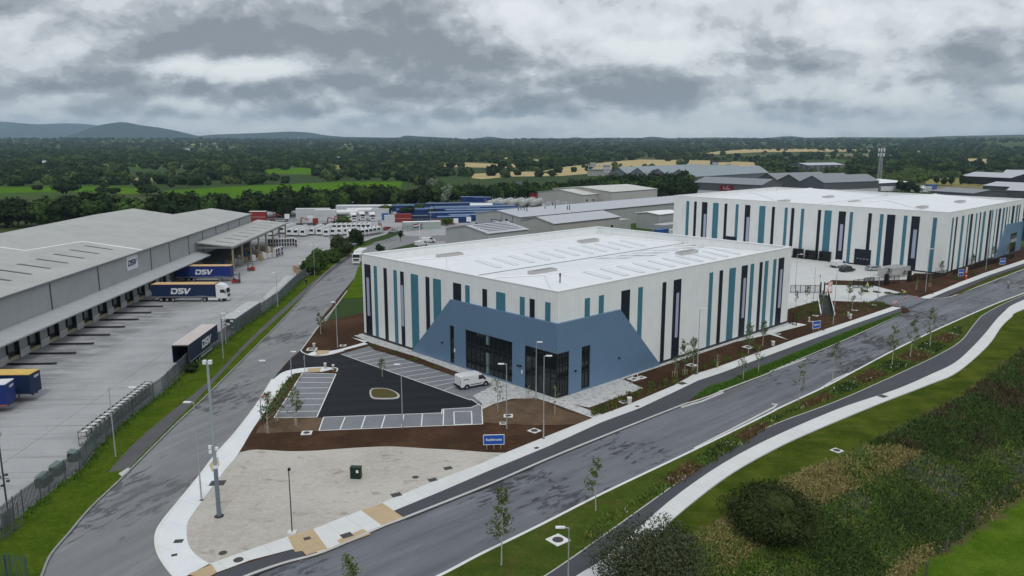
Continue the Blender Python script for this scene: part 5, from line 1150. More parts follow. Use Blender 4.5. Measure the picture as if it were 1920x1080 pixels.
# pallets of goods
M_card=mat('cardboard',(.34,.24,.15),.85,.25,2); M_wrap=mat('white_stretch_wrap',(.55,.56,.58),.4,.15,2); M_pal_=mat('pallet_wood',(.30,.21,.12),.85,.3,4); M_bluew=mat('blue_tarpaulin',(.03,.10,.30),.5,.15,2)
G1=[(432,500,0),(441,497,1),(440,487,0),(452,497,1),(448,487,2),(461,492,0),(458,483,3),(468,486,0),(470,478,3),(476,490,1),(480,481,0),(484,476,1),(489,488,0),(490,478,1),(497,486,1),(500,479,0),(503,473,1),(506,484,1),(494,470,0),(483,468,0),(474,471,1),(463,475,0),(452,478,0),(512,472,0),(425,494,0),(418,497,3),(560,516,0),(556,510,0),(563,524,0),(560,504,1),(553,506,0)]
g=random.Random(3); kinds=['cardboard boxes','white-wrapped goods','a white bag','blue-covered goods']
for i,(x,y,k) in enumerate(G1):
    under=y<500 and x<520
    t=thing('pallet_load','wooden pallet stacked with %s %s'%(kinds[k],'in the heap under the high canopy' if under else 'beside the roadside bushes'),'pallet load',at(x,y),g.uniform(-.4,.4),'pallets of goods')
    MB().box(-.6,.6,-.5,.5,.1,.15).box(-.6,-.45,-.5,.5,0,.099).box(.45,.6,-.5,.5,0,.099).box(-.07,.07,-.5,.5,0,.099).build('pallet',M_pal_,t)
    h=g.uniform(1.,1.9); mt=[M_card,M_wrap,M_wrap,M_bluew][k]
    if k==2: MB().ball((0,0,.8),(.55,.5,.7),12,8).build('bag',M_wrap,t)
    else:
        for a in range(2):
            for b in range(2): MB().box(-.56+a*.57,-.01+a*.57,-.46+b*.47,-.01+b*.47,.15,.15+h*g.uniform(.8,1)).build('box',mt,t,bevel=.03)
# tall white wrapped units standing in a row
u0=thing('wrapped_unit','tall white-wrapped unit with a dark side standing in the long row beyond the canopy','wrapped goods',(0,0,0),0,'tall wrapped units in a row')
MB().box(-.42,.42,-.55,.55,.12,2.9).build('wrapping',M_wrap,u0,bevel=.08); MB().box(-.3,.3,-.57,-.552,.3,1.3).box(-.3,.3,-.57,-.552,1.5,2.6).build('dark_panel',M_black,u0); MB().box(-.45,.45,-.55,.55,0,.12).build('pallet',M_pal_,u0)
ords_=['leftmost','second','third','fourth','fifth','sixth','seventh','eighth','ninth']
u0['label']='tall white-wrapped unit, leftmost in the long row beyond the canopy'
for i in range(11):
    q=at(505+i*5.0,464-i*.25+(2 if i>9 else 0)); 
    if i==0: u0.location=q; u0.rotation_euler.z=R(20)
    else: dup(u0,q,R(20),'tall white-wrapped unit, %s from the left in the long row beyond the canopy'%(ords_+['tenth','eleventh'])[i])
for i,(x,y) in enumerate(((517,483),(521,481),(527,479))): dup(u0,at(x,y),R(60),['white wrapped slab standing nearest the camera of the separate three','grey wrapped slab in the middle of the separate three','white wrapped slab at the right of the separate three'][i],'separate wrapped slabs')
# long white cabins with dark end windows
def cabin(label,loc,rz,L=11.):
    t=thing('white_cabin',label,'trailer',loc,rz,'white cabins parked side by side')
    MB().box(0,L,-1.15,1.15,.35,2.75).build('body',M_wpaint,t,bevel=.12); MB().box(-.02,-.003,-.75,.6,1.45,2.3).build('window',M_wind,t)
    MB().box(.3,L-.3,-.85,-.55,2.752,2.80).box(.3,L-.3,.55,.85,2.752,2.80).build('roof_rail',mat('rail_dark',(.05,.055,.08),.5,0),t)
    MB().box(-.03,0.,-1.1,1.1,.3,.55).build('bumper',M_chas,t)
    for s in (-1,1): wheel(t,L*.5,s*1.,.36,.22); wheel(t,L*.58,s*1.,.36,.22)
    return t
ords=['leftmost','second','third','fourth','fifth','sixth','seventh','eighth','ninth']
pa_,pb_=at(650,433,2.75),at(676,422,2.75); CA_=math.atan2((pb_-pa_).y,(pb_-pa_).x); print('cabins',CA_,(pb_-pa_).length)
xs=[527,541,553,566,582.5,597]
for i,x in enumerate(xs):
    y=[438.5,443,443.5,444,441.5,442][i]
    cabin('long white cabin with dark end window, %s from the left in the front row'%ords[i],at(x+1,y),CA_,13.)
cabin('long white cabin half hidden behind the canopy posts, left of the row',at(508,443),CA_+.15,13.)
for i in range(5): cabin('shorter white cabin right of the long ones, %s from the left'%ords[i],at(611+i*12.5,443-i*.5+(i==0)),CA_,5.)
for i in range(9): cabin('white cabin in the rear row, %s from the left'%ords[i],at(618+i*9.,433.5-i*.15),CA_,5.)
for i in range(8): cabin('white cabin behind the steel fence, %s from the left'%ords[i],at(657+i*7.5,447-i*1.2),CA_+.3,4.)
# motorhome-like low whites beside fence
def tankertrailer(label,loc,rz,mt,group=None):
    t=thing('tank_trailer',label,'tanker',loc,rz,group); MB().tube((0,0,2.35),(11.,0,2.35),1.15,1.15,18).ball((0,0,2.35),(.5,1.15,1.15),12,8).ball((11,0,2.35),(.5,1.15,1.15),12,8).build('tank',mt,t)
    MB().box(0,11.5,-.5,.5,.8,1.2).build('chassis',M_chas,t)
    for x in (1.5,2.8,4.1):
        for s in (-1,1): wheel(t,x,s*1.,.5,.4)
    MB().box(.5,10.5,-.25,.25,3.46,3.56).build('walkway',M_steel,t)
    for s in (-1,1): MB().box(8.4,8.6,s*.8-.07,s*.8+.07,.02,1.2).build('landing_leg',M_steel,t)
tractor('white high-roofed lorry cab nearest the yard gate',at(691,414)+Vector((0,2,0)),R(-62)); tractor('white high-roofed lorry cab, middle of the three facing the gate',at(671,413)+Vector((0,2,0)),R(-58)); tractor('white lorry cab behind the scrub, leftmost of the three',at(655,415)+Vector((0,2,0)),R(-58))
tractor('white lorry cab seen from behind beside the flat-bed trailers',at(584,424),R(110)); 
tankertrailer('pale blue-white tank trailer behind the lorry cabs',at(625,408),R(20),M_wpaint); tankertrailer('white tank trailer end-on left of the blue tractor',at(652,404),R(15),M_wpaint)
M_whpanel=clad('grey_white_panel',(.47,.49,.51),period=1.2,amt=.1)
def boxb(name,label,cat_,loc,rz,L,W,H,mt,roof=None,group=None,extra=None):
    t=thing(name,label,cat_,loc,rz,group); MB().box(0,L,0,W,0,H).build('body',mt,t)
    MB().box(-.05,L+.05,-.05,W+.05,H+.002,H+.12).build('roof',roof or mt,t)
    d=MB().box(-.04,-.003,W*.08,W*.48,.25,H*.93).box(-.04,-.003,W*.52,W*.92,.25,H*.93); d.build('doors',mt,t)
    MB().box(0,L,-.03,-.003,H*.46,H*.5).build('side_rail',M_steel,t)
    return t
boxb('storage_box','large white lorry body standing behind the flat-bed lorries','lorry body',at(555,411),R(4),15,2.8,4.6,M_whpanel,M_trim); boxb('storage_box','white lorry body beside the large one, at its right','lorry body',at(591,414),R(6),9,3.,4.6,M_whpanel,M_trim)
boxb('storage_box','long white low store shed at the foot of the tree belt','shed',at(630,402),R(3),26,6,4.,M_whpanel,M_trim)
boxb('storage_box','red and white box body showing over the depot roof end','lorry body',at(468,416),R(2),7,2.6,4.4,M_red,M_trim)
boxb('container','red container on the trailer yard right of the cabs','container',at(741,417),R(10),7,2.5,3.4,M_red); boxb('container','white container left of the red one','container',at(721,418),R(10),4,2.5,3.,M_whpanel); boxb('container','small blue cab body beside the orange forklift','container',at(716,413),R(10),3,2.4,2.8,M_bluew); boxb('container','dark blue low container right of the red one','container',at(767,416),R(8),10,2.5,2.4,M_dsvb); boxb('container','pale long site cabin behind the gate fence','container',at(757,431),R(16),15,3.,2.9,mat('cabin_pale_green',(.33,.37,.35),.6,.1,1),M_trim); boxb('container','grey-white site cabin behind the lorry cabs','container',at(697,404),R(5),8,2.6,3.,M_whpanel); boxb('container','rusty low container beside the fence bush','container',at(808,422),R(10),10,2.5,2.2,mat('rusty_red',(.12,.06,.05),.8,.3,1))
# flat-bed lorries with cranes
for i,(x,y,rz,lb) in enumerate(((503,416,10,'white and red crane lorry behind the depot canopy'),(555,424,5,'flat-bed lorry with a red cab box in front of the white body'),(605,424,5,'flat-bed trailer with red folded crane between cabins and white body'),(618,422,8,'dark flat-bed with red load next to the red crane'))):
    t=thing('flatbed_lorry',lb,'lorry',at(x,y),R(rz)); MB().box(0,9,-1.2,1.2,1.,1.2).build('bed',M_chas,t)
    MB().tube((2,0,1.2),(2.3,0,3.6),.25,.2,8).tube((2.3,0,3.6),(5.5,.2,2.6),.2,.15,8).build('crane',M_red,t); MB().box(7,9,-1.1,1.1,1.2,3.2 if i<2 else 2.).build('cab',M_red if i else M_wpaint,t,bevel=.1)
    for xx in (1.,2.2,7.6):
        for s in (-1,1): wheel(t,xx,s*1.,.5,.35)
# sports car-like red and white boat shapes near the gate: low vehicles
def car(label,loc,rz,paint,name='parked_car',suv=False,cat_='car'):
    t=thing(name,label,cat_,loc,rz); h=1.75 if suv else 1.45; W=.92
    prof=[(-2.15,.35),(2.2,.35),(2.3,.6),(2.2,.85),(1.1,1.0),(.45,h-.02),(-1.3,h),(-1.95,h-.35 if suv else 1.05),(-2.25,.95),(-2.3,.55)]
    b=MB().extr(prof,-W,W,axis='y').build('body',paint,t,bevel=.09)
    MB().add([(1.06,-.78,1.05),(1.06,.78,1.05),(.52,.68,h-.12),(.52,-.68,h-.12)],[(0,1,2,3)]).build('windscreen',M_wind,t,loc=(.06,0,.03))
    MB().add([(-2.02,-.7,1.08),(-2.02,.7,1.08),(-1.5,.64,h-.1),(-1.5,-.64,h-.1)],[(3,2,1,0)]).build('rear_window',M_wind,t,loc=(-.08,0,.02))
    for s in (-1,1):
        MB().add([(-1.6,s*(W+.006),1.02),(.85,s*(W+.006),1.02),(.4,s*(W+.006),h-.14),(-1.35,s*(W+.006),h-.14)],[(0,1,2,3)]).build('window',M_wind,t)
        for x in (-1.35,1.4): wheel(t,x,s*.82,.33,.22)
        MB().cbox((2.24,s*.62,.72),(.1,.3,.14)).build('headlight',M_lens,t); MB().cbox((-2.27,s*.66,.85),(.06,.25,.14)).build('tail_light',M_tail,t); MB().cbox((.75,s*1.02,1.05),(.14,.16,.12)).build('mirror',paint,t)
    return t
car('black large car in front of the dark roller door',at(1591,511)+Vector((0,1,0)),R(28),mat('black_car_paint',(.012,.013,.016),.25,.1,1,spec=.6),suv=True)
car('silver-grey car parked right of the roller door',at(1642,509)+Vector((0,1,0)),R(8),mat('silver_car_paint',(.33,.35,.38),.3,.1,1,spec=.5))
car('dark red and white car just inside the trailer yard gate',at(729,432),R(15),M_red)
car('small red and white car by the red container',at(738,436),R(10),mat('off_white_paint',(.5,.5,.5),.4,.1,1))
def van(label,loc,rz,print_=False):
    t=thing('van',label,'van',loc,rz); W=.98
    prof=[(-2.48,.38),(2.42,.38),(2.5,.62),(2.45,.98),(1.72,1.25),(1.0,1.94),(.7,1.99),(-2.3,2.0),(-2.46,1.9),(-2.5,.8)]
    MB().extr(prof,-W,W,axis='y').build('body',M_wpaint,t,bevel=.10)
    MB().add([(1.68,-.86,1.32),(1.68,.86,1.32),(1.1,.78,1.88),(1.1,-.78,1.88)],[(0,1,2,3)]).build('windscreen',M_wind,t,loc=(.07,0,.06))
    for s in (-1,1):
        MB().add([(.35,s*(W+.008),1.2),(1.6,s*(W+.008),1.2),(1.05,s*(W+.008),1.82),(.42,s*(W+.008),1.82)],[(0,1,2,3)]).build('window',M_wind,t)
        for x in (-1.5,1.55): wheel(t,x,s*.86,.34,.24); MB().extr([(x+.46*math.cos(R(q)),.34+.46*math.sin(R(q))) for q in range(0,181,20)],s*W-.01*(s<0)-.0,s*(W+.008) ,axis='y').build('wheel_arch',M_black,t)
        MB().box(-.95,1.0,s*(W+.012)-.012,s*(W+.012)+.012,.58,.68).build('side_moulding',M_black,t)
        MB().cbox((1.35,s*1.12,1.25),(.14,.22,.24)).build('mirror',M_black,t); MB().cbox((2.47,s*.72,.9),(.08,.34,.2)).build('headlight',M_lens,t); MB().cbox((-2.5,s*.9,1.2),(.04,.1,.5)).build('tail_light',M_tail,t)
    MB().box(-2.6,-2.42,-W+.02,W-.02,.36,.62).build('rear_bumper',M_black,t); MB().box(2.4,2.56,-.85,.85,.36,.58).build('front_bumper',M_black,t)
    for s in (-1,1): MB().box(-2.53,-2.505,min(s*.02,s*.86),max(s*.02,s*.86),.66,1.86).build('rear_door',M_wpaint,t)
    for dx in (-1.6,-.7,.1): MB().box(dx-.25,dx+.25,-.7,.7,2.002,2.02).build('roof_rib',M_wpaint,t)
    if print_: MB().box(-2.0,-1.2,-W-.012,-W-.001,1.42,1.56).build('lettering',mat('van_print',(.12,.13,.15),.5,.6,40),t)
    return t
a0=at(863,732,TOP); 
p=(at(869,735,TOP)+at(913,724,TOP))/2; van('white panel van parked beside the office front',at(889,727,TOP)+Vector((-.2,.7,.02)),R(32),True)
van('white van by the dock doors of the farther warehouse',at(1578,503,TOP)+Vector((0,2,0)),R(32)); van('white van on the estate road behind the warehouse parapet',at(790,462),R(60)); van('second white van on the estate road, by the slatted building',at(803,455),R(20))
# white rigid lorry on the side road
pf=at(668,496,.01); fw=(at(668,496)-at(697,477)); ra_=math.atan2(fw.y,fw.x)
t=tractor('white rigid lorry with box body driving on the side road behind the warehouse',pf-Vector((math.cos(ra_),math.sin(ra_),0))*5.,ra_,name='box_lorry',low=True)
MB().box(-4.2,2.5,-1.25,1.25,1.06,3.6).build('box_body',M_wpaint,t,bevel=.04); MB().box(-4.2,-.91,-.4,.4,.7,1.05).build('rear_chassis',M_chas,t)
# metal cages with white sacks along the fence, green cabinets, store shelter
def cage(label,loc,rz):
    t=thing('metal_cage',label,'cage',loc,rz,'black metal cages along the fence'); m=MB()
    for z in (.1,.9,1.7):
        for a,b in (((-.6,-.5),(.6,-.5)),((.6,-.5),(.6,.5)),((.6,.5),(-.6,.5)),((-.6,.5),(-.6,-.5))): m.tube((*a,z),(*b,z),.03,.03,5)
    for x in (-.6,.6):
        for y in (-.5,.5): m.tube((x,y,0),(x,y,1.8),.035,.035,5)
    m.tube((-.6,-.5,1.7),(.6,.5,1.7),.03,.03,5).build('frame',M_black,t)
    MB().ball((0,0,.55),(.5,.42,.42),10,6).build('sack',mat('sack_white',(.5,.5,.49),.8,.3,3),t); MB().ball((0,0,1.38),(.55,.47,.42),10,6).build('sack',MATS['sack_white'],t); return t
c0=None; A_=at(172,834); B_=at(286,741); n=17; off_=Vector((-.75,.2,0))
for i in range(n):
    q=A_+(B_-A_)*(i/(n-1))+off_; rz=math.atan2((B_-A_).y,(B_-A_).x); lb='black metal cage of white sacks inside the fence, number %s from the near end'%['one','two','three','four','five','six','seven','eight','nine','ten','eleven','twelve','thirteen','fourteen','fifteen','sixteen','seventeen'][i]
    if c0 is None: c0=cage(lb,q,rz)
    else: dup(c0,q,rz,lb)
M_gcab=mat('cabinet_dark_green',(.03,.055,.045),.5,.2,1)
for (x,y,lb) in ((100,911,'dark green lidded store box inside the fence, nearer one'),(125,890,'dark green lidded store box inside the fence, farther one'),(155,865,'small green store box beside the cages')):
    a=at(x,y)+Vector((-.6,.3,0)); t=thing('store_box',lb,'store box',a,math.atan2((B_-A_).y,(B_-A_).x)); L=1.7 if x<150 else 1.1
    MB().box(-L/2,L/2,0,.95,0,.95).build('body',M_gcab,t); MB().add([(-L/2-.05,-.05,.96),(L/2+.05,-.05,.96),(L/2+.05,1.,1.15),(-L/2-.05,1.,1.15)],[(0,1,2,3)]).build('lid',mat('lid_green_grey',(.11,.16,.145),.5,.1,1),t)
a=at(445,622); b=at(492,588); d=(b-a); L=d.length; rz=math.atan2(d.y,d.x); t=thing('storage_shelter','long low grey shelter with racks inside along the fence','shelter',a+Vector((-.4,.3,0)),rz)
MB().box(0,L,-.1,2.6,2.35,2.45).build('roof',mat('shelter_roof',(.42,.43,.43),.6,.1,1),t); MB().box(0,L,-.1,-.02,0,2.35).build('back_panel',M_pal,t)
for i in range(7):
    MB().box(i*L/6-.05,i*L/6+.05,2.45,2.55,0,2.35).build('post',M_dsteel,t)
for z in (.5,1.1,1.7): MB().box(.1,L-.1,.2,2.4,z,z+.05).build('shelf',M_dsteel,t)
for i in range(3): MB().box(.2,1.4,.4+.7*(i%2),1.+.7*(i%2),.55+.6*i,.95+.6*i).build('goods',M_wrap,t)
struct('concrete_slab',MB().prism([at(500,562),at(551,517),at(536,517),at(494,557)],0,.03),M_dock)
# traffic figures, cones, barriers
def cone(label,loc,s=1.):
    t=thing('traffic_cone',label,'traffic cone',loc); MB().tube((0,0,.03),(0,0,.75*s),.17*s,.03*s,12).build('body',mat('cone_red',(.55,.05,.03),.5,.05,1),t); MB().box(-.22*s,.22*s,-.22*s,.22*s,0,.03).build('base',MATS['cone_red'],t); MB().tube((0,0,.38*s),(0,0,.52*s),.115*s,.075*s,12).build('stripe',M_wpaint,t)
for (x,y,lb,s) in ((1558,549,'red cone beside the warning frame in the yard',1.3),(1552,548,'small red cone left of the warning frame',1.),(1697,560,'cone on the kerb below the stooping worker',1.),(1718,560,'cone at the tip of the farther footway',1.),(1811,522,'red cone at the foot of the pink sign by the farther board',1.6)): cone(lb,at(x,y,TOP),s)
for (x,y,w_,h,lb,rz) in ((1556,544,1.4,2.,'folding red and white warning frame in the delivery yard',.3),(1811,520,1.,2.7,'pink round-headed roadworks sign by the farther footway',.5),(1677,573,2.,1.,'low red and white barrier at the junction corner',.5),(496,751,1.2,.9,'red and white barrier board on the side road edge',.2)):
    t=thing('warning_sign',lb,'warning sign',at(x,y,TOP),rz)
    for s in (-1,1): MB().tube((s*w_*.45,-.25,0),(s*w_*.15,0,h*.8),.03).tube((s*w_*.45,.25,0),(s*w_*.15,0,h*.8),.03).build('leg',MATS['cone_red'],t)
    MB().box(-w_*.4,w_*.4,-.03,.03,h*.45,h).build('panel',mat('sign_pinkish',(.60,.38,.36),.5,.35,3),t)
# gate and low fence of the delivery yard, black steps, red planter bed
def railfence(name,a,b,hh,label,n,frame=True,solid=False):
    d=b-a; L=d.length; t=thing(name,label,'fence' if name!='sliding_gate' else 'gate',a,math.atan2(d.y,d.x)); m=MB()
    m.box(0,L,-.03,.03,hh-.08,hh).box(0,L,-.03,.03,.1,.18); m.build('rail',M_black,t)
    k=MB(); nn=int(L/.14)
    for i in range(nn): x=(i+.5)*L/nn; k.box(x-.012,x+.012,-.012,.012,.18,hh-.08)
    k.build('bars',M_black,t)
    for i in range(n+1): MB().box(i*L/n-.05,i*L/n+.05,-.05,.05,0,hh+.05).build('post',M_black,t)
    return t
railfence('sliding_gate',at(1599,541,TOP),at(1685,531,TOP),2.1,'black sliding gate standing open across the delivery yard soil',9); railfence('railing',at(1620,541,TOP),at(1636,539,TOP),2.6,'taller black gate frame within the sliding gate',3)
railfence('railing',at(1700,530,TOP),at(1775,517,TOP),1.6,'black railing along the back of the soil bed by the farther warehouse',10); railfence('railing',at(1787,516,TOP),at(1900,484,TOP),1.5,'black railing with planting along the farther right wall',16)
railfence('railing',at(1482,549,TOP),at(1537,549,TOP),1.8,'low dark railing across the yard right of the warehouse edge',6); railfence('railing',at(1480,607,TOP),at(1493,611,TOP),2.4,'dark mesh gate at the warehouse corner',2); railfence('railing',at(1537,553,TOP),at(1549,557,TOP),1.2,'dark railing in front of the yard steps',2)
for (x,y,lb) in ((1538,551,'left black gate pillar'),(1545,551,'right black gate pillar'),(1661,534,'dark block pillar at the right of the sliding gate'),(1704,527,'dark gate pillar at the end of the pale wall')):
    t=thing('gate_pillar',lb+' of the delivery yard','pillar',at(x,y,TOP)); MB().box(-.12 if x<1600 else -.5,.12 if x<1600 else .5,-.12,.12,0,2.6).build('column',M_black,t); MB().box(-.16 if x<1600 else -.55,.16 if x<1600 else .55,-.16,.16,2.6,2.68).build('cap',M_black,t)
a=at(1672,522,TOP); b=at(1706,517,TOP); d=b-a; t=thing('bin_store','pale walled bin store with a dark top between gate and farther warehouse','wall',a,math.atan2(d.y,d.x)); MB().box(0,d.length,0,.3,0,2.4).box(0,.3,.3,4,0,2.4).build('wall',mat('render_grey',(.40,.40,.39),.8,.08,1),t); MB().box(-.05,d.length+.05,-.05,4,2.402,2.5).build('roof',mat('flat_roof_grey',(.30,.30,.29),.7,.1,1),t)
a=at(1552,590,TOP); b=at(1545,556,TOP); d=b-a; t=thing('ramp_stairs','dark sunken stair with pale side walls cutting through the soil mound','stairs',a,math.atan2(d.y,d.x)); L=d.length
MB().box(0,L,-1.4,-1.2,0,.35).box(0,L,1.2,1.4,0,.3).build('side_wall',M_kerbw,t)
for i in range(10): MB().box(i*L/10,(i+1)*L/10,-1.19,1.19,0,.05+.03*i).build('step',mat('stair_black',(.012,.013,.013),.7,.1,2),t)
railfence('railing',a+Vector((1.,.2,.0)),b+Vector((1.,.2,0)),1.4,'black slatted railing along the right side of the sunken stair',4)
# people
def person(label,loc,rz,top,legs,pose='walk',helmet=None,scale=1.):
    t=thing('person',label,'person',loc,rz); t.scale=(scale,)*3
    def skin(name,vs,es,rs,mt,parent,root=0):
        me=bpy.data.meshes.new(name); me.from_pydata(vs,es,[]); o=bpy.data.objects.new(name+'_src',me); COL.objects.link(o)
        md=o.modifiers.new('s','SKIN'); 
        for i,r in enumerate(rs): me.skin_vertices[0].data[i].radius=(r,r) if not isinstance(r,tuple) else r
        me.skin_vertices[0].data[root].use_root=True
        o.modifiers.new('b','SUBSURF').levels=1; dg=bpy.context.evaluated_depsgraph_get(); dg.update()
        m2=bpy.data.meshes.new_from_object(o.evaluated_get(dg)); bpy.data.objects.remove(o,do_unlink=True)
        m2.materials.clear(); m2.materials.append(mt); m2.shade_smooth(); q=bpy.data.objects.new(name,m2); COL.objects.link(q); q.parent=parent; return q
    st=.22 if pose=='walk' else .05; ln_=.55 if pose=='stoop' else 0
    hip=Vector((0,0,.95 if pose!='stoop' else .85)); chest=hip+Vector((ln_*.7,0,.42-(.22 if ln_ else 0))); neck=chest+Vector((.05+ln_*.35,0,.16-(.1 if ln_ else 0))); head=neck+Vector((.04+ln_*.2,0,.16)); top_=head+Vector((.02,0,.09))
    LK_,RK_=Vector((st*.6+.05,.1,.5)),Vector((-st*.3,-.1,.5)); LF,RF=Vector((st,.11,.08)),Vector((-st,-.11,.1))
    sl,sr=chest+Vector((0,.2,.05)),chest+Vector((0,-.2,.05)); el=sl+Vector((.02-st*.5,.07,-.27)); er=sr+Vector((.02+st*.5,-.07,-.27)); hl=el+Vector((.12,-.01,-.22)); hr_=er+Vector((.18,.01,-.2))
    Vv=[hip,chest,neck,head,top_,hip+Vector((0,.09,-.05)),LK_,LF,LF+Vector((.16,0,-.04)),hip+Vector((0,-.09,-.05)),RK_,RF,RF+Vector((.16,0,-.04)),sl,el,hl,hl+Vector((.04,0,-.1)),sr,er,hr_,hr_+Vector((.04,0,-.1))]
    Ee=[(0,1),(1,2),(2,3),(3,4),(0,5),(5,6),(6,7),(7,8),(0,9),(9,10),(10,11),(11,12),(1,13),(13,14),(14,15),(15,16),(1,17),(17,18),(18,19),(19,20)]
    rr=[.13,.15,.055,.095,.07,.085,.055,.04,.035,.085,.055,.04,.035,.06,.042,.032,.03,.06,.042,.032,.03]
    skin('body',Vv,Ee,rr,mat('skin',(.45,.27,.2),.6,.05,3),t)
    i_=[0,1,13,14,15,17,18,19]; skin('jacket',[Vv[k] for k in i_]+[hip+Vector((0,0,-.06))],[(0,1),(1,2),(2,3),(3,4),(1,5),(5,6),(6,7),(0,8)],[.16,.175,.075,.058,.048,.075,.058,.048,.15],top,t)
    skin('trousers',[hip,Vv[5],Vv[6],Vv[7],Vv[9],Vv[10],Vv[11]],[(0,1),(1,2),(2,3),(0,4),(4,5),(5,6)],[.14,.10,.075,.06,.10,.075,.06],legs,t)
    MB().ball(tuple(head+Vector((-.015,0,.05))),(.115,.10,.10),10,8).build('helmet' if helmet else 'hair',helmet or mat('dark_hair',(.02,.015,.012),.8,0),t)
    return t
M_hiv=mat('hi_vis_yellow',(.55,.62,.10),.6,.05,1); M_dcl=mat('dark_clothing',(.018,.020,.026),.8,.1,3)
person('person in dark clothes walking along the grassy path beside the fence',at(574,535,TOP),R(70),M_dcl,M_dcl)
person('worker in yellow hi-vis standing at the sliding gate',at(1626,543,TOP),R(200),M_hiv,M_dcl,'walk',M_wpaint); person('worker in yellow hi-vis stooping over the soil by the junction',at(1698,555,TOP),R(150),M_hiv,M_dcl,'stoop',M_wpaint)
person('person with white helmet and dark trousers on the main road',at(1890,542,0),R(50),mat('grey_jacket',(.22,.24,.22),.8,.1,2),M_dcl,'walk',M_wpaint,1.05)
# flag pole
p=at(787,452); h=hgt(787,452,418); t=thing('flag_pole','white flag pole with a red white and blue flag by the estate road','flag pole',p); MB().tube((0,0,0),(0,0,h),.09,.07,10).build('pole',M_lens,t)
m=MB(); N=8
for j,(mt) in enumerate((M_red,M_wpaint,M_dsvb2)):
    m=MB(); 
    for i in range(N):
        x0_,x1_=-(.1+i*.25),-(.1+(i+1)*.25); y0_,y1_=.12*math.sin(i*1.1),.12*math.sin((i+1)*1.1); z0=h-.1-j*.45-.05*i; z1=z0-.05
        m.add([(x0_,y0_,z0),(x1_,y1_,z1),(x1_,y1_,z1-.45),(x0_,y0_,z0-.45)],[(0,1,2,3)])
    m.build('flag',mt,t)
# ================================================================ buildings behind
M_gw=clad('pale_grey_cladding',(.34,.355,.35),period=1.,amt=.1); M_gw2=clad('cream_grey_cladding',(.36,.36,.335),period=1.,amt=.1); M_rf1=clad('light_grey_sheet_roof',(.42,.43,.46),period=1.,amt=.12); M_rf2=clad('grey_sheet_roof',(.27,.285,.30),period=1.2,amt=.15); M_dk=clad('dark_grey_cladding',(.075,.085,.095),period=1.,amt=.2); M_wb=mat('white_block_wall',(.46,.46,.47),.8,.1,.5); M_rf3=clad('bluish_grey_roof',(.20,.215,.23),period=1.2,amt=.12); M_crm=mat('cream_roof',(.50,.50,.46),.6,.08,.3)
def shed(name,label,o,rz,L,W,he,hr,wall,roof,along='x',base=None,gables=1,trim=True,group=None,wins=0,z0=0.):
    # L along x, W along y; ridge(s) along x
    t=thing(name,label,'building',o,rz,group); m=MB()
    m.box(0,L,0,.25,z0,he).box(0,L,W-.25,W,z0,he).box(0,.25,.25,W-.25,z0,he).box(L-.25,L,.25,W-.25,z0,he); w_=W/gables
    for k in range(gables):
        for x in (.0,L-.25): m.add([(x,k*w_,he),(x,(k+1)*w_,he),(x,(k+.5)*w_,hr),(x+.25,k*w_,he),(x+.25,(k+1)*w_,he),(x+.25,(k+.5)*w_,hr)],[(0,1,2),(3,5,4)])
    m.build('wall',wall,t)
    r=MB(); ov=.35
    for k in range(gables):
        a,b,c=k*w_,(k+.5)*w_,(k+1)*w_; a-=(ov if k==0 else 0); c+=(ov if k==gables-1 else 0)
        for (p,q) in (((a,he+.02),(b,hr+.04)),((b,hr+.04),(c,he+.02))): r.add([(-ov,p[0],p[1]),(L+ov,p[0],p[1]),(L+ov,q[0],q[1]),(-ov,q[0],q[1]),(-ov,p[0],p[1]+.15),(L+ov,p[0],p[1]+.15),(L+ov,q[0],q[1]+.15),(-ov,q[0],q[1]+.15)],[(0,3,2,1),(4,5,6,7),(0,1,5,4),(1,2,6,5),(2,3,7,6),(3,0,4,7)])
    r.build('roof',roof,t)
    if base: MB().box(-.06,L+.06,-.06,-.003,0,base[0]).box(-.06,-.003,-.003,W,0,base[0]).build('base_wall',base[1],t)
    MB().box(.4,L-.4,-.3,-.1,he-.15,he).build('gutter',M_dsteel,t)
    if wins:
        for i in range(wins): x=L*(i+.5)/wins; q=MB().box(x-.6,x+.6,-.06,-.003,2.6,3.5).build('window',M_glass,t)
    MB().box(L*.3,L*.3+.9,-.05,-.003,0,2.1).build('door',M_dsteel,t)
    return t
# long pale building with the navy sign
g1b=shed('factory','long pale grey factory with a navy sign on its gable behind the nearer warehouse',VU(122,134.5),VA,118,25.,7.,8.7,M_gw,M_rf1)
fg=Frame(VU(122,134.5),VA)
a,z1=fg.onx(921,409,0); b,z2=fg.onx(939,420,0); sgn=MB().box(-.14,-.02,min(a,b),max(a,b),z2+.5,z1-.3).build('sign',M_dsvblue,g1b); MB().box(-.17,-.145,min(a,b)+.5,max(a,b)-.5,z2+.7,z2+1.2).build('lettering_band',M_lw,sgn)
m=MB()
for (x,y) in ((893,419),(903,420),(915,421),(928,424),(939,426),(950,412),(958,417)): a,z=fg.onx(x,y,0); MB().box(-.06,-.003,a-.5,a+.5,z-.35,z+.35).build('window',M_glass,g1b)
for (u,v) in ((4,.5),(10,.6)): MB().box(-.1,-.003,u-.08,u+.08,0,7.4).build('downpipe',M_dsteel,g1b)
for i,(x,y) in enumerate(((1028,390),(1036,388),(1041,392),(1064,392),(1068,392),(972,397),(977,396),(983,396),(988,397),(1022,393))): 
    p=fg.loc(at(x,y,8.)); MB().tube((p.x,p.y,7.),(p.x,p.y,9.3+.3*(i%3)),.18).build('roof_flue',M_dsteel,g1b)
for (x,y) in ((1028,383),(1045,381),(1058,383)): p=fg.loc(at(x,y,8.5)); MB().cbox((p.x,p.y,8.9),(1.8,1.4,1.2)).build('roof_unit',M_steel,g1b)
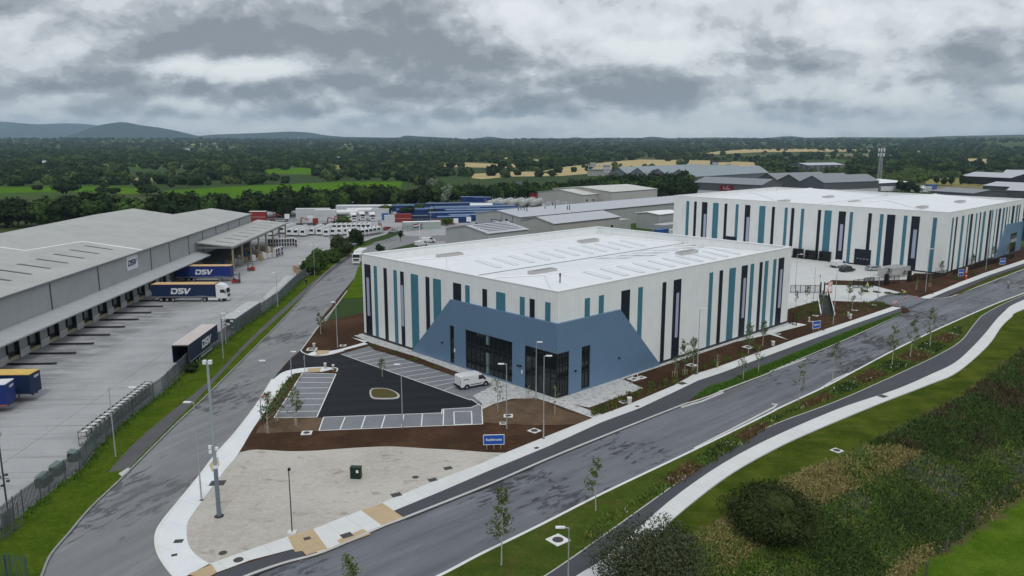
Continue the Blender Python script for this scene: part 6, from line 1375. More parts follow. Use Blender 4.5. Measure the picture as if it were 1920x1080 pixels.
shed('workshop','pale workshop with low pitched roof in front of the long grey factory',VU(120,115.5),VA,36,17.,6.2,8.,M_gw2,M_rf1,wins=4)
shed('workshop','small grey workshop with a light roof and white panel by the farther warehouse',VU(176,112),VA,15,11,6.,6.6,M_gw,M_trim)
boxb('plant_room','plain grey plant room between workshop and lorries','building',VU(158,118),VA,8,6,4.5,M_gw)
boxb('low_store','low long store with a flat grey roof behind the warehouse parapet','building',VU(168,104),VA,24,5,3.,M_gw,M_rf1)
trailer('white box trailer behind the nearer warehouse parapet',VU(163,95),VA,side=M_wpaint,roof=M_whpanel,logo=False); tractor('small white lorry behind the nearer warehouse parapet',VU(157,93),VA+R(20),low=True); boxb('container','blue container behind the nearer warehouse parapet','container',VU(157,98),VA,6,2.5,2.6,M_bluew)
# fully grey mesh-sided building with ribbed solar-like roof
t=shed('slat_building','grey louvre-roofed low building just beyond the nearer warehouse',VU(90,116),VA,18,22,5.2,7.0,M_gw,M_rf1)
tlo=t
for k in range(5):
    for s in (0,1):
        y=2+k*1.8; z=5.4+(y/11)*1.8
        yy=y if s==0 else 22-y
        MB().box(1.5,16.5,yy-.12,yy+.12,z,z+.15).build('louvre',M_dsteel,t)
# back pair of buildings
shed('factory','pale grey building with small windows in front of the tree belt',VU(237.5,206),VA,26,34.5,6.,8.,M_gw2,M_crm,wins=5,group=None)
shed('factory','taller cream-roofed hall behind the windowed building at the belt',VU(249,196),VA,40,44,7.5,9.2,M_gw2,M_crm)
# blue container rows
M_bcont=mat('container_blue',(.010,.035,.14),.5,.15,.4); M_btop=mat('container_blue_top',(.10,.16,.28),.6,.2,.15)
def contst(label,x,y,L,W,H,rz):
    t=thing('container_stack',label,'containers',at(x,y),rz,'rows of blue containers'); nx=max(1,int(L/6.1)); 
    MB().box(0,L,0,W,0,H).build('body',M_bcont,t)
    MB().box(-.05,L+.05,-.05,W+.05,H+.002,H+.08).build('roof',M_btop,t)
    m=MB()
    for i in range(int(L/1.2)): m.box(.3+i*1.2,.42+i*1.2,-.05,-.003,.2,H-.1)
    m.build('ribs',M_bcont,t)
BC=[(735,397,52,7,2.9,13,'farthest long row of blue containers under the trees'),(778,396,44,9,2.9,12,'broad row of blue containers with pale tops behind the tall lamp'),(768,403,34,7,2.7,13,'middle row of blue containers right of the scrub'),(818,401,40,8,2.9,14,'blue container row running toward the factory corner'),(745,404,18,6,2.6,12,'low grey-topped blue row left of the scrub'),(806,411,30,6,2.7,15,'front row of blue containers beside the white notices'),(838,406,38,7,2.8,15,'blue row passing below the white tank'),(846,416,20,6,2.7,16,'blue row tucked against the factory wall'),(864,388,12,5,5.2,3,'highest blue container stack at the belt edge'),(889,389,9,5,5.2,3,'high blue stack next to the round tanks'),(800,392,30,6,2.7,12,'far pale-topped blue row in front of the belt'),(822,419,14,5,2.6,15,'short blue row behind the round green bush')]
for x,y,L,W,H,rz,lb in BC: contst(lb,x,y,L,W,H,R(rz))
# tanks
M_tank=mat('stainless_tank',(.42,.42,.39),.4,.3,.6,metal=.2)
for i in range(14):
    x=916+i*6.9; y=391-(i%3)*2.0-i*.15; t=thing('tank','pale round-ended tank, %s in the long row behind the factory'%('leftmost second third fourth fifth sixth seventh eighth ninth tenth eleventh twelfth thirteenth rightmost'.split()[i]),'tank',at(x,y),R(70),'round tanks in the tank row'); MB().tube((0,0,2.4),(7,0,2.4),1.7,1.7,16).ball((0,0,2.4),(.4,1.7,1.7),12,8).build('shell',M_tank,t); MB().box(.5,6.5,-1.,1.,.2,.8).build('cradle',M_chas,t); MB().box(-.1,.2,-1.9,-1.7,0,5).box(-.1,.2,1.7,1.9,0,5).build('end_frame',M_steel,t)
boxb('container','bright red container at the end of the tank row','container',at(993,377),R(5),7,2.5,4.6,M_red); boxb('container','small blue-grey container in front of the tanks','container',at(925,394),R(5),5,2.5,2.6,M_bcont); tankertrailer('white tank trailer lying between blue container rows',at(882,394),R(5),M_wpaint)
for (x,y,lb) in ((855,422,'large white notice on the fence by the container rows'),(864,417,'small white notice on the container yard fence'),(879,419,'white notice next to the factory corner')):
    t=thing('notice_board',lb,'sign board',at(x,y),R(-5)); MB().box(-1.,1.,-.03,.03,.8,2.8 if x!=864 else 2.).build('panel',M_lens,t); MB().tube((-.8,.06,0),(-.8,.06,2.),.05).tube((.8,.06,0),(.8,.06,2.),.05).build('leg',M_steel,t)
# zig-zag roofed grain sheds
vz=395.; shed('zigzag_factory','grey factory with four sharp gables beyond the end of the belt',VU(vz,246),VA,110,74,9.,14.3,clad('slate_cladding',(.13,.15,.165),period=1.5,amt=.1),clad('pale_slate_roof',(.23,.27,.29),period=2.,amt=.1),gables=4,base=(4.,M_wb))
def worldshed(name,label,pa,pb,h,W,he,hr,wall,roof,gables=1,base=None,flip=False,wins=0):
    a=at(*pa,h); b=at(*pb,h); a.z=b.z=0; d=b-a; return shed(name,label,a,math.atan2(d.y,d.x),d.length,W,he,hr,wall,roof,gables=gables,base=base,wins=wins)
dkb=worldshed('dark_factory','low dark factory with a red square sign facing the farther warehouse roof',(1302,342),(1428,347.5),9.,26,9.,12.,M_dk,M_rf3,base=(4.5,M_wb))
fr=Frame(dkb.location,dkb.rotation_euler.z); a,z1=fr.ony(1350,347,0); b,z2=fr.ony(1375.5,358.5,0); sg=MB().box(a,b,-.2,-.05,max(z2,2),z1).build('sign',mat('sign_red',(.13,.008,.015),.5,.1,1),dkb)
m=MB(); cx,czz=(a+b)/2,(z1+z2)/2; m.add([(cx-.5,-.22,czz+.3),(cx+.9,-.22,czz+1.6),(cx+1.4,-.22,czz+1.7),(cx+.4,-.22,czz+.4)],[(0,1,2,3)]); m.add([(cx-2.2,-.22,czz-.9),(cx-1.6,-.22,czz-.9),(cx-1.6,-.22,czz+1.),(cx-2.2,-.22,czz+.8)],[(0,1,2,3)]); m.add([(cx-1.2,-.22,czz-.6),(cx+2.2,-.22,czz-.7),(cx+2.2,-.22,czz-.1),(cx-1.2,-.22,czz-.1)],[(0,1,2,3)]); m.build('emblem',mat('emblem_pink',(.42,.25,.27),.5,0),sg)
# row of three dark gables with side wall running right
a=at(1545,343,9.); b=at(1648,339.5,9.); c=at(1430,335,9.); a.z=b.z=c.z=0; d=b-a
worldshed('dark_factory','wide dark factory whose three gables show left of its long side wall',(1545,343),(1648,339.5),9.,(c-a).length*1.0,9.,13.,M_dk,M_rf3,gables=3,base=(4.5,M_wb))
worldshed('pale_warehouse','white roofed low building with roof vents behind the dark factory',(1645,344),(1705,341),6.,45,6.,7.,M_dk,M_trim)
worldshed('workshop','grey workshop with twin shutter doors right of the yard trees',(1745,358),(1825,363),6.,30,6.,7.5,M_dk,M_rf3,base=(2.,M_wb))
worldshed('workshop','pale roofed grey shed at the right edge behind the warehouse',(1843,348),(1990,355),6.,34,6.,8.,M_dk,M_rf1); worldshed('workshop','pale roofed shed cut by the right edge',(1888,357),(1990,361),5.,20,5.,7.,M_dk,M_rf1)
worldshed('barn','dark barn with a pale roof beside the yellow field',(1803,330),(1895,334),6.,34,6.,9.,mat('barn_black',(.02,.022,.03),.7,.1,1),M_rf1); worldshed('barn','second pale-roofed barn behind the dark one at the right edge',(1880,326),(1960,328),6.,30,6.,9.,mat('barn_black',(.02,.022,.03),.7,.1,1),M_rf1)
worldshed('steel_barn','open grey frame barn standing among scrub trees',(1515,310),(1583,309),8.,30,8.,10.,clad('frame_grey',(.16,.17,.20),period=8,amt=.9,w_=4.),M_rf1)
# industrial tower frame
p=at(1102,338); t=thing('process_tower','grey steel process building with galleries in front of the wheat field','building',at(1103,330),R(0)); 
q=at(1103,330); W_=22
MB().box(0,W_,0,10,0,6).build('base_block',M_gw,t); MB().box(-.5,W_+1,-1,9,6.01,6.5).box(0,W_,-.5,8,9,9.5).build('gallery_floor',M_steel,t)
for i in range(7): MB().box(i*W_/6-.25,i*W_/6+.25,-.8,-.3,0,12).build('post',M_steel,t)
MB().box(2,7,0,5,9.5,13).build('tower_block',M_gw2,t); MB().box(W_-7,W_-1,-.5,5,3,11.).build('tower_block',M_whpanel,t); MB().box(0,W_,-.9,-.7,10.2,10.4).build('handrail',M_steel,t)
# silos by the dark factory
for i,(x,y,h,r_) in enumerate(((1338,340,15,3.4),(1352,340,12,3.6),(1365,341,14,3.8),(1322,342,10,3.))):
    t=thing('silo','grey silo, %s of the group behind the low dark factory'%['tall left one','second from left','wide right one','short leftmost'][i],'silo',at(x,y),0); MB().tube((0,0,0),(0,0,h),r_,r_,20).build('shell',M_gw,t); MB().tube((0,0,h),(0,0,h+1.5),r_,.6,20).build('cone_roof',M_rf3,t); MB().tube((r_,0,0),(r_,0,h+1.8),.15).build('pipe',M_steel,t)
p=at(1332,341); t=thing('silo_tower','slim dark elevator leg rising above the silos','tower',p); MB().box(-.8,.8,-.8,.8,0,21).build('shaft',M_dsteel,t); MB().box(-1.4,1.4,-1.4,1.4,20,22.5).build('head',M_dsteel,t); MB().box(0,16,-.4,.4,16.5,17.5).build('conveyor',M_dsteel,t)
# lattice mast
p=at(1647,352); h=hgt(1647,352,279); t=thing('lattice_mast','grey lattice telecom mast with panel antennas behind the factories','mast',p); m=MB(); s=1.3
lg=[(-s,-s),(s,-s),(s,s),(-s,s)]
for x,y in lg: m.tube((x,y,0),(x*.45,y*.45,h),.28,.2,5)
for k in range(12):
    z0,z1=h*k/12,h*(k+1)/12; f0,f1_=1-.55*z0/h,1-.55*z1/h
    for i in range(4):
        a=lg[i]; b=lg[(i+1)%4]; m.tube((a[0]*f0,a[1]*f0,z0),(b[0]*f1_,b[1]*f1_,z1),.07,.07,4); m.tube((a[0]*f1_,a[1]*f1_,z1),(b[0]*f1_,b[1]*f1_,z1),.07,.07,4)
m.build('lattice',mat('mast_grey',(.30,.31,.32),.5,.1,1),t)
for z in (h*.97,h*.85):
    for a in range(6): MB().cbox((math.cos(a*1.05)*2.1,math.sin(a*1.05)*2.1,z),(.45,.45,2.4)).build('antenna',M_lens,t)
    MB().tube((0,0,z-.2),(0,0,z+.2),1.7,1.7,12).build('ring',M_steel,t)
# lorries and cars around the right yards
trailer('white and blue lorry trailer beside the yard trees',at(1650,361),R(3),side=M_wpaint,roof=M_wpaint,logo=False)
for i,(x,y,r_,h) in enumerate(((1690,362,7,9),(1705,363,8,9.5),(1716,364,5,7),(1755,346,4,7),(1770,348,4,7),(1784,347,5,8),(1802,347,5,8),(1818,346,4,5))): tree('yard_tree',['large dark tree beside the white and blue lorry trailer','tallest dark tree in the clump behind the farther warehouse roof','smaller dark tree at the right of the clump behind the warehouse roof','first small conical tree before the yellow field','second small conical tree before the yellow field','third small conical tree before the yellow field','fourth small conical tree before the yellow field','last low tree before the yellow field'][i],'tree',at(x,y),400+i,r_/2+.8,h,L_dark,350,.8,.6,'dark trees between the right-hand yards')
for i,(x,y) in enumerate(((1722,357),(1730,359),(1738,361),(1728,353),(1740,355),(1716,360),(1748,352),(1862,362),(1888,365),(1900,364))): 
    if i%3==0: van(['white van among the vehicles beyond the dark trees','white van at the right of the vehicle yard','white van by the far fence of the yard','white van in front of the right-hand shed'][i//3],at(x,y),R(30*i))
    elif i%3==1: boxb('container',['white container in the vehicle yard','blue-white container behind the vans','pale container near the right-hand shed'][i//3],'container',at(x,y),R(10),7,2.6,3.2,[M_whpanel,M_bluew,M_whpanel][i//3])
    else: tractor(['white lorry in the vehicle yard','white lorry behind the blue-white container','white lorry at the right-hand shed'][i//3],at(x,y),R(200))
# farmhouse and outbuildings
worldshed('farmhouse','white farmhouse with a dark gabled roof among wheat fields',(953,352),(972,353),5.,9,4.5,8.5,M_wpaint,M_dk,gables=1); worldshed('farmhouse','second white gable house right of the farmhouse',(975,354),(984,354),4.5,9,4.,7.5,M_wpaint,M_dk); worldshed('outbuilding','long low white outbuilding right of the farmhouses',(992,357),(1008,357),3.,6,3.,4.,M_wpaint,M_rf3)
# ================================================================ far countryside
def fieldp(name,px,mt,z=.06): 
    q=[at(x,y) for x,y in px]; q=[Vector((p.x,p.y,0)) for p in q]; z_=max([hz(p.x,p.y) for p in q]+[0])
    if z_>.5:
        m=MB(); 
        m.add([(p.x,p.y,hz(p.x,p.y)+1.) for p in q],[tuple(range(len(q)))]); return struct(name,m,mt)
    return struct(name,MB().prism(q,-.01,z),mt)
FIELDS=[('pasture_field',[(296,384),(310,358),(400,352),(500,347),(640,341),(756,340.5),(748,356),(640,372),(560,384),(440,392)],M_field),
('pasture_field',[(-60,353),(60,351.5),(150,350),(290,353),(262,363),(240,364),(130,359),(0,362),(-60,362)],M_field),
('pasture_field',[(495,318),(560,314),(600,318),(590,327),(500,326)],M_field),('pasture_field',[(600,309),(690,311),(700,316),(620,317)],M_dryf),
('pasture_field',[(90,311),(140,309),(150,311),(100,314)],M_field),('pasture_field',[(240,308),(330,310),(320,313),(245,313)],M_field),
('dry_field',[(150,340),(230,334),(315,333),(310,338),(200,341)],M_dryf),('dry_field',[(60,299),(102,297),(100,300),(70,301)],M_wheat),
('wheat_field',[(1010,322),(1060,313),(1140,304),(1200,299),(1330,301),(1430,305),(1410,313),(1280,312),(1170,319),(1100,326),(1050,330)],M_wheat),
('wheat_field',[(884,334),(888,326),(960,322),(1040,322),(1048,330),(960,331),(905,336)],M_wheat),('wheat_field',[(830,313),(832,306),(880,305),(950,308),(1000,305),(1010,309),(950,315),(900,314)],M_wheat),
('wheat_field',[(1000,300),(1015,297),(1020,300),(1005,303)],M_wheat),('wheat_field',[(893,297),(960,294),(968,297),(905,300)],M_wheat),('wheat_field',[(1310,288),(1400,281.5),(1500,281),(1632,283),(1630,286),(1520,286),(1420,287),(1330,291)],M_wheat),
('wheat_field',[(635,274),(680,272),(678,275),(640,276.5)],M_wheat),('wheat_field',[(340,276),(440,271),(450,273.5),(360,278)],M_wheat),('pasture_field',[(1610,271),(1690,269.5),(1685,272.5),(1620,273)],M_field),('pasture_field',[(1870,269),(1925,267),(1925,271),(1880,272)],M_field),
('yellow_field',[(1735,345),(1737,336),(1800,334),(1862,337),(1850,347),(1800,349)],M_dryf),('wheat_field',[(1800,300),(1812,297),(1850,298),(1850,306),(1842,311),(1836,304)],M_wheat)]
for n,px,mt in FIELDS: fieldp(n,px,mt)
# variants reused by the woodland
def inpoly(x,y,P_):
    c=False; j=len(P_)-1
    for i in range(len(P_)):
        xi,yi=P_[i]; xj,yj=P_[j]
        if (yi>y)!=(yj>y) and x<(xj-xi)*(y-yi)/(yj-yi)+xi: c=not c
        j=i
    return c
def pixel(p):
    d=p[1]*cP-(p[2]-CAMH)*sP; u=p[1]*sP+(p[2]-CAMH)*cP; return 960+F*p[0]/d,540-F*u/d
LOW=[(-400,352),(0,349),(150,352),(300,352),(500,345),(745,338),(800,350),(880,345),(1000,338),(1100,332),(1165,329),(1300,312),(1415,318),(1440,330),(1650,332),(1735,332),(1800,326),(1925,318),(2300,318)]
def lowy(x):
    for i in range(len(LOW)-1):
        if LOW[i][0]<=x<=LOW[i+1][0]: k=(x-LOW[i][0])/(LOW[i+1][0]-LOW[i][0]); return LOW[i][1]+k*(LOW[i+1][1]-LOW[i][1])
    return 340
HOUSES=[(945,349,1012,359),(1098,312,1130,331),(1510,300,1588,312)]
g=random.Random(11)
def wood(name,label,variants,test,seed,D0,D1,ratio,sp0,hmin,gap):
    g=random.Random(seed); P_=[];S_=[];R_=[];I_=[]
    D=D0
    while D<D1:
        xm=D*.92; sp=max(sp0,D*.0085); x=-xm; ph=g.uniform(0,100); ph2=g.uniform(0,100)
        while x<xm:
            y=D+14*math.sin(x/130+ph)+9*math.sin(x/53+ph2)+g.uniform(-3,3)+(D*.02)*g.uniform(-1,1); xx=x+g.uniform(-.4,.4)*sp
            gapn=math.sin(xx/(90+D*.03)+ph2*3)+math.sin(xx/(41+D*.02)+ph)+.8*math.sin(y/(60+D*.04)+xx/500)
            x+=sp
            if gapn>gap+(.35 if D>800 else 0): continue
            z=hz(xx,y); sx,sy=pixel((xx,y,z))
            s=g.uniform(.55,1.15)*(1+max(0,D-1200)/3600)
            if not test(sx,sy,D): continue
            top=sy-12.5*s*F/math.hypot(xx,y)
            bad=False
            for _,px,_m in FIELDS:
                if inpoly(sx,sy,px) or inpoly(sx,top,px) or inpoly(sx,(top+sy)/2,px): bad=True; break
            if not bad:
                for a,b,c_,d_ in HOUSES:
                    if a-3<sx<c_+3 and (sy>b and top<d_): bad=True
            if bad and g.random()>.04: continue
            P_.append((xx,y,z-.5)); S_.append(s*g.uniform(.9,1.1)); R_.append(g.uniform(0,6.28)); I_.append(g.randrange(len(variants)))
        D*=ratio
    me=bpy.data.meshes.new(name); me.from_pydata(P_,[],[])
    for nm,ty,vals in (('tsc','FLOAT',S_),('trot','FLOAT',R_),('tix','INT',I_)):
        at_=me.attributes.new(nm,ty,'POINT'); at_.data.foreach_set('value',vals)
    o=bpy.data.objects.new(name,me); COL.objects.link(o); tag(o,label,'woodland',kind='stuff')
    ng=bpy.data.node_groups.new(name,'GeometryNodeTree'); ng.interface.new_socket('Geometry',in_out='INPUT',socket_type='NodeSocketGeometry'); ng.interface.new_socket('Geometry',in_out='OUTPUT',socket_type='NodeSocketGeometry')
    N=ng.nodes; Lk=ng.links; gi=N.new('NodeGroupInput'); go_=N.new('NodeGroupOutput'); jn=N.new('GeometryNodeJoinGeometry')
    for v in variants[::-1]:
        oi=N.new('GeometryNodeObjectInfo'); oi.inputs[0].default_value=v; oi.inputs[1].default_value=True; Lk.new(oi.outputs['Geometry'],jn.inputs[0])
    ip=N.new('GeometryNodeInstanceOnPoints'); ip.inputs['Pick Instance'].default_value=True
    def na(nm,ty):
        q=N.new('GeometryNodeInputNamedAttribute'); q.data_type=ty; q.inputs[0].default_value=nm; return q.outputs[0]
    cx=N.new('ShaderNodeCombineXYZ'); Lk.new(na('trot','FLOAT'),cx.inputs[2])
    Lk.new(gi.outputs[0],ip.inputs['Points']); Lk.new(jn.outputs[0],ip.inputs['Instance']); Lk.new(na('tix','INT'),ip.inputs['Instance Index']); Lk.new(cx.outputs[0],ip.inputs['Rotation']); Lk.new(na('tsc','FLOAT'),ip.inputs['Scale'])
    Lk.new(ip.outputs[0],go_.inputs[0]); md=o.modifiers.new('scatter','NODES'); md.node_group=ng
    print(name,len(P_)); return o
def srcs(pfx,mts,n,ls,hh,rx):
    o=[]
    for i,mt in enumerate(mts):
        m=crown_mb(900+i,rx,hh/2,10,n,ls,hh/2*.72,.86); me=m.mesh(pfx,mt); o.append(bpy.data.objects.new(pfx+'_source',me))
    return o
vw=srcs('wood_crown',[L_far,L_far,leafm('far_leaves_pale',(.048,.075,.022),(.075,.105,.032),.05),leafm('far_leaves_dark',(.012,.024,.012),(.024,.040,.016),.05)],260,1.8,10.2,6.6)
wood('woodland','dark hedgerow trees and woods stretching to the horizon',vw,lambda x,y,D:y<lowy(x) and y>262.5,5,430,7600,1.030,6.0,6,.85)
vs=srcs('scrub_crown',[leafm('scrub_leaves',(.035,.060,.018),(.065,.095,.028),.1),leafm('scrub_leaves_b',(.045,.075,.02),(.08,.11,.03),.1)],260,1.3,5.5,4.2)
SCRUB=[(1400,316),(1500,312),(1590,310),(1660,318),(1800,316),(1800,330),(1735,340),(1700,346),(1640,338),(1600,334),(1440,330)]
wood('scrub','light green scrub thicket behind the dark factories',vs,lambda x,y,D:inpoly(x,y,SCRUB),6,480,900,1.012,4.,3,9)
for i,(x,y,yt,rx_,lb) in enumerate(((125,367,334,8.5,'big dark solitary tree standing before the bright field at the left'),(192,364,350,5,'small round tree left of the paired trees in the bright field'),(215,366,352,4.5,'second small round tree in the bright field'),(276,366,343,8,'broad dark tree between the two bright fields'),(70,357,347,4,'small tree in the hedge of the leftmost bright field'))):
    tree('field_tree',lb,'tree',at(x,y),450+i,rx_,hgt(x,y,yt),L_dark,500,1.2,.8)
# pale distant houses and pylons
for i,(x,y,L) in enumerate(((205,287,9),(80,310,9),(183,319,12),(350,283,12),(20,290,9),(1480,303,9),(640,300,9),(1730,288,10))):
    a=atg(x,y); shed('far_house',['white speck of a house among the far trees','pale roofed farm shed among the far trees'][i%2],a,R(20*i),L,7,3.6,6.2,M_wpaint,[M_rf3,M_rf1][i%2],group=['scattered pale houses in the wooded plain','pale farm sheds in the wooded plain'][i%2],z0=-3)
for i,x in enumerate((560,545,835,1156,1325,1540,1573,1445,975)):
    p=atg(x,266.5); h=(266.5-[256,257,254,259,257,258,256,258,257][i])/1476*p.y; t=thing('pylon','thin grey pylon on the skyline','pylon',p,0,'pylons on the skyline')
    MB().tube((-3,-3,0),(0,0,h),.5,.3,4).tube((3,-3,0),(0,0,h),.5,.3,4).tube((3,3,0),(0,0,h),.5,.3,4).tube((-3,3,0),(0,0,h),.5,.3,4).build('legs',M_steel,t)
    MB().box(-7,7,-.4,.4,h*.8,h*.8+.8).box(-5,5,-.4,.4,h*.92,h*.92+.8).build('arms',M_steel,t)
# hills
def hills(name,prof,D,depth,mt,base=268.,seed=0):
    pr=[Vector((x,y,0)) for x,y in prof]; pr=cat(pr,6); g=random.Random(seed); J=14; vs=[]; fs=[]; n=len(pr)
    for j in range(J+1):
        k=-1+2*j/J; c=math.cos(k*math.pi/2)**1.3
        for i,p in enumerate(pr):
            X_=(p.x-960)/1476*D; Hh=max(0,(265.0-p.y)/1476*D)+30
            nn=math.sin(i*.9+j*1.7+seed)*.05+math.sin(i*.37-j*.8)*.05
            vs.append((X_*(1+k*depth/D*.3),D+k*depth,Hh*(c+nn*c*(1-c)*2)-5*(1-c)))
    for j in range(J):
        for i in range(n-1): fs.append((j*n+i,j*n+i+1,(j+1)*n+i+1,(j+1)*n+i))
    m=MB(); m.add(vs,fs); o=m.build(name,mt,smooth=True); return tag(o,kind='structure')
M_hill=grassm('upland_heath',(.022,.036,.026),(.034,.048,.028),(.06,.055,.04),.5,.003)
hills('hills',[(-200,250),(-60,232),(0,231),(33,233),(73,236),(133,234.5),(187,238),(230,246),(270,262)],13600,600,M_hill,seed=1)
hills('hills',[(-120,255),(-40,250),(0,246),(30,240),(55,236),(80,240),(117,250),(150,258),(165,262)],12300,600,M_hill,seed=2)
hills('hills',[(120,262),(133,259),(160,250),(190,239),(215,233.5),(236,232),(267,237.5),(307,243),(340,250),(367,257),(395,262)],9300,900,M_hill,seed=3)
hills('hills',[(320,262),(360,259),(400,255),(467,252.5),(517,250.5),(547,249.5),(580,251),(612,256),(660,260),(700,263)],10400,600,M_hill,seed=4)
for i,pf in enumerate(([(560,262),(640,259),(740,260),(760,256.5),(790,258),(850,261),(880,264)],[(870,263),(897,261),(917,258.5),(940,261),(960,263)],[(1050,263),(1067,261),(1078,259.5),(1092,261),(1105,263)],[(1180,263),(1200,261),(1223,258.5),(1250,261),(1275,263)],[(1420,263),(1447,260),(1480,257.5),(1513,260.5),(1560,263)],[(1590,263),(1612,260),(1640,263)],[(1700,262),(1760,258),(1850,256),(1900,255),(2000,254),(2100,258)],[(1250,263),(1330,260),(1400,261),(1440,263)])): hills('hills',pf,7600+i*150,420,M_hill,seed=10+i)
# ================================================================ ground cover
def tufts(name,label,pts,hh,wd,mt,n_per,spread,seed,stiff=.25,flat=0.,hk=None):
    rs=np.random.RandomState(seed); n=len(pts)*n_per
    base=np.repeat(np.array([tuple(p) for p,_ in pts]),n_per,0); kk=np.repeat(np.array([k for _,k in pts]),n_per)
    base[:,:2]+=rs.normal(0,spread,(n,2)); a=rs.uniform(0,6.283,n); h=hh*rs.uniform(.5,1.3,n); w_=wd*rs.uniform(.6,1.4,n)
    if hk: h*=np.array([hk.get(k,1.) for k in range(12)])[kk]
    d=np.stack([np.cos(a)*w_/2,np.sin(a)*w_/2,np.zeros(n)],1)
    fl_=rs.uniform(0,1,n)<flat                       # some blades lie as upturned leaves
    up=np.stack([rs.normal(0,stiff,n)*h,rs.normal(0,stiff,n)*h,h],1)
    b=rs.uniform(0,6.283,n); lean=np.stack([np.cos(b)*w_*.9,np.sin(b)*w_*.9,w_*rs.uniform(-.15,.5,n)],1)
    lift=np.stack([np.zeros(n),np.zeros(n),h*rs.uniform(.2,1,n)],1)
    base=np.where(fl_[:,None],base+lift,base); base[:,2]-=.03; up=np.where(fl_[:,None],lean,up)
    co=np.stack([base-d,base+d,base+d*.6+up,base-d*.6+up],1).reshape(-1,3); fa=np.arange(n*4).reshape(n,4)
    o=bpy.data.objects.new(name,npmesh(name,co,fa,mt,kk)); COL.objects.link(o); return tag(o,label,'ground cover',kind='stuff')
def inside(poly,n,seed,z=TOP):
    q=[tuple(at(x,y,z))[:2] for x,y in poly]; g2=random.Random(seed); xs=[a for a,_ in q]; ys=[b for _,b in q]; o=[]
    while len(o)<n:
        x,y=g2.uniform(min(xs),max(xs)),g2.uniform(min(ys),max(ys))
        if inpoly(x,y,q): o.append(Vector((x,y,z)))
    return o
g=random.Random(21)
M_t1=leafm('bank_green',(.060,.108,.018),(.105,.155,.032),.3); M_t2=leafm('dry_grass_tan',(.17,.145,.05),(.26,.22,.095),.4); M_t3=leafm('bramble_green',(.034,.066,.016),(.066,.100,.028),.4); M_t4=leafm('dock_brown',(.075,.055,.025),(.13,.085,.04),.4); M_t5=leafm('reddish_stems',(.055,.045,.025),(.085,.062,.038),.4); M_fl=mat('yellow_flowers',(.30,.25,.05),.7,.2,3); M_fw=mat('white_flowers',(.55,.56,.52),.7,.1,3); M_grey=leafm('grey_herb',(.07,.085,.06),(.12,.135,.10),.4)
pts=[]
xx=np.random.RandomState(4)
N=27000; q=0
while q<N:
    sx=xx.uniform(1100,2080); sy=xx.uniform(600,1250); p=at(sx,sy,0)
    s_=sdist([p.x],[p.y])[0]
    if s_<-.5 or s_>12.6+g.gauss(0,.4) or p.y<35: continue
    if s_<0 and g.random()<.7: continue
    p=Vector((p.x,p.y,hz(p.x,p.y)))
    n_=math.sin(p.x*.35+p.y*.21)+math.sin(p.y*.43-p.x*.17)+.7*math.sin(p.x*.9+1)*math.sin(p.y*.8)+g.gauss(0,.85)
    far_=p.y>84 and p.x>38
    if s_<4. and n_>0. and not far_: k=1
    elif far_ and s_<7: k=4 if n_>.9 else 2
    elif n_>1.7: k=8
    elif n_>1.62: k=1
    elif n_<-.6 and s_>4 and p.x>26: k=2
    else: k=0
    if g.random()<.004 and s_<5: k=5
    if s_>11.7 and n_>-.4: k=1
    pts.append((p,k)); q+=1
tufts('bank_vegetation','rough tangle of brambles, tall grass and weeds on the sloping bank',pts,.30,.135,[M_t1,M_t2,M_t3,M_t4,M_t5,M_fl,M_fw,M_t3,M_grey],11,.28,22,.4,.55,{2:1.7,4:2.,3:1.2,1:1.3,5:1.3})
# verge planting between kerb and cycle track
def between(A,B,n,lo=.15,hi=.85,i0=0,i1=1.):
    o=[]
    for _ in range(n):
        u=g.uniform(i0,i1); a=A[int(u*(len(A)-1))]; b=B[int(u*(len(B)-1))]; o.append(a+(b-a)*g.uniform(lo,hi)+Vector((g.uniform(-.2,.2),g.uniform(-.2,.2),.03)))
    return o
VP=[(1085,1022),(1130,975),(1230,925),(1330,865),(1400,822),(1470,778),(1555,735),(1700,664),(1800,612),(1795,630),(1740,668),(1650,706),(1560,744),(1450,786),(1363,828),(1280,880),(1180,950)]
vp=[]
for p in inside(VP,5200,5,TOP+.02):
    sx,sy=pixel(p); n_=math.sin(p.x*.5)+math.sin(p.y*.37+p.x*.2)
    k=1 if n_>.35 else (0 if n_>-.8 else 2)
    if g.random()<.02: k=3
    if g.random()<.02: k=4
    vp.append((p,k))
tufts('verge_planting','brown docks, long grass and small flowers growing on the south verge',vp,.32,.16,[M_t1,M_t4,L_mid,M_fl,M_fw],4,.3,23,.25)
vp=[(p,0) for p in inside([(1297,749),(1328,727),(1370,714),(1403,697),(1440,684),(1493,662),(1613,614),(1688,587),(1613,622),(1523,661),(1440,698),(1387,718),(1358,729),(1317,742)],2600,6,TOP+.05)]
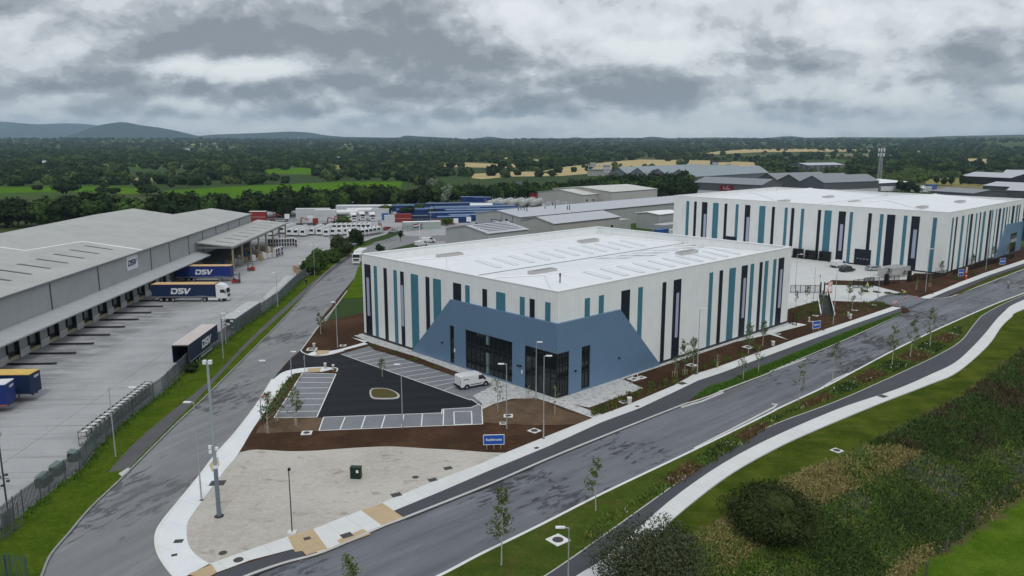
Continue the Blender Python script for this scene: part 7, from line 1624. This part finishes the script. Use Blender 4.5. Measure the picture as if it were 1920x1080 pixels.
tufts('verge_grass','bright grass tufts on the narrow north verge',vp,.14,.12,[leafm('bright_blades',(.04,.095,.012),(.07,.145,.02),.5)],4,.12,24)
# tufts and weeds on the soil beds, planting strips
vp=[]
for (A,B,n) in (([(1115,778),(1170,758),(1265,718),(1340,686),(1440,650)],[(1118,768),(1180,735),(1270,700),(1340,676),(1440,640)],420),([(1560,600),(1640,580),(1668,573)],[(1560,570),(1620,565),(1660,568)],300),([(505,760),(540,712),(560,700)],[(495,790),(530,735),(563,705)],160),([(1500,600),(1540,585)],[(1485,580),(1540,562)],260),([(1620,545),(1700,556)],[(1625,548),(1715,552)],160),([(1790,520),(1900,485)],[(1795,524),(1905,490)],260),([(700,648),(860,706)],[(703,650),(858,703)],60)):
    vp+=[(p,g.choice([0,0,2,1])) for p in between(cat(pxs(A),4),cat(pxs(B),4),n,0,1)]
tufts('bed_planting','small green weeds and young ground planting on the soil beds',vp,.28,.12,[M_t1,M_t4,L_mid],5,.25,25)
# grass fringe along the fence line
vp=[]
for i in range(len(fl)-1):
    a,b=fl[i],fl[i+1]; 
    for _ in range(int((b-a).length*7)): vp.append((a+(b-a)*g.random()+Vector((g.uniform(.0,.9),0,0)),0))
tufts('fence_grass','longer grass growing along the foot of the palisade fence',vp,.3,.14,[leafm('fence_blades',(.035,.085,.012),(.06,.12,.02),.5)],3,.2,26)
# stones on the gravel
vp=[]
# ================================================================ air
HZD=6.2e-5
hzm=bpy.data.materials.new('haze'); hzm.use_nodes=True; t_=NT(hzm.node_tree); t_.n.clear(); o_=t_.new('ShaderNodeOutputMaterial'); v_=t_.new('ShaderNodeVolumePrincipled'); v_.inputs['Color'].default_value=(.58,.80,1.,1); v_.inputs['Density'].default_value=HZD; v_.inputs['Anisotropy'].default_value=.1
t_.l.new(v_.outputs[0],o_.inputs['Volume'])
h=MB().box(-14500,14500,-3200,14600,-12,420).build('haze',hzm); tag(h,'thin pale air over the whole valley','haze',kind='stuff')
scene.cycles.volume_step_rate=1 if hasattr(scene,'cycles') else None
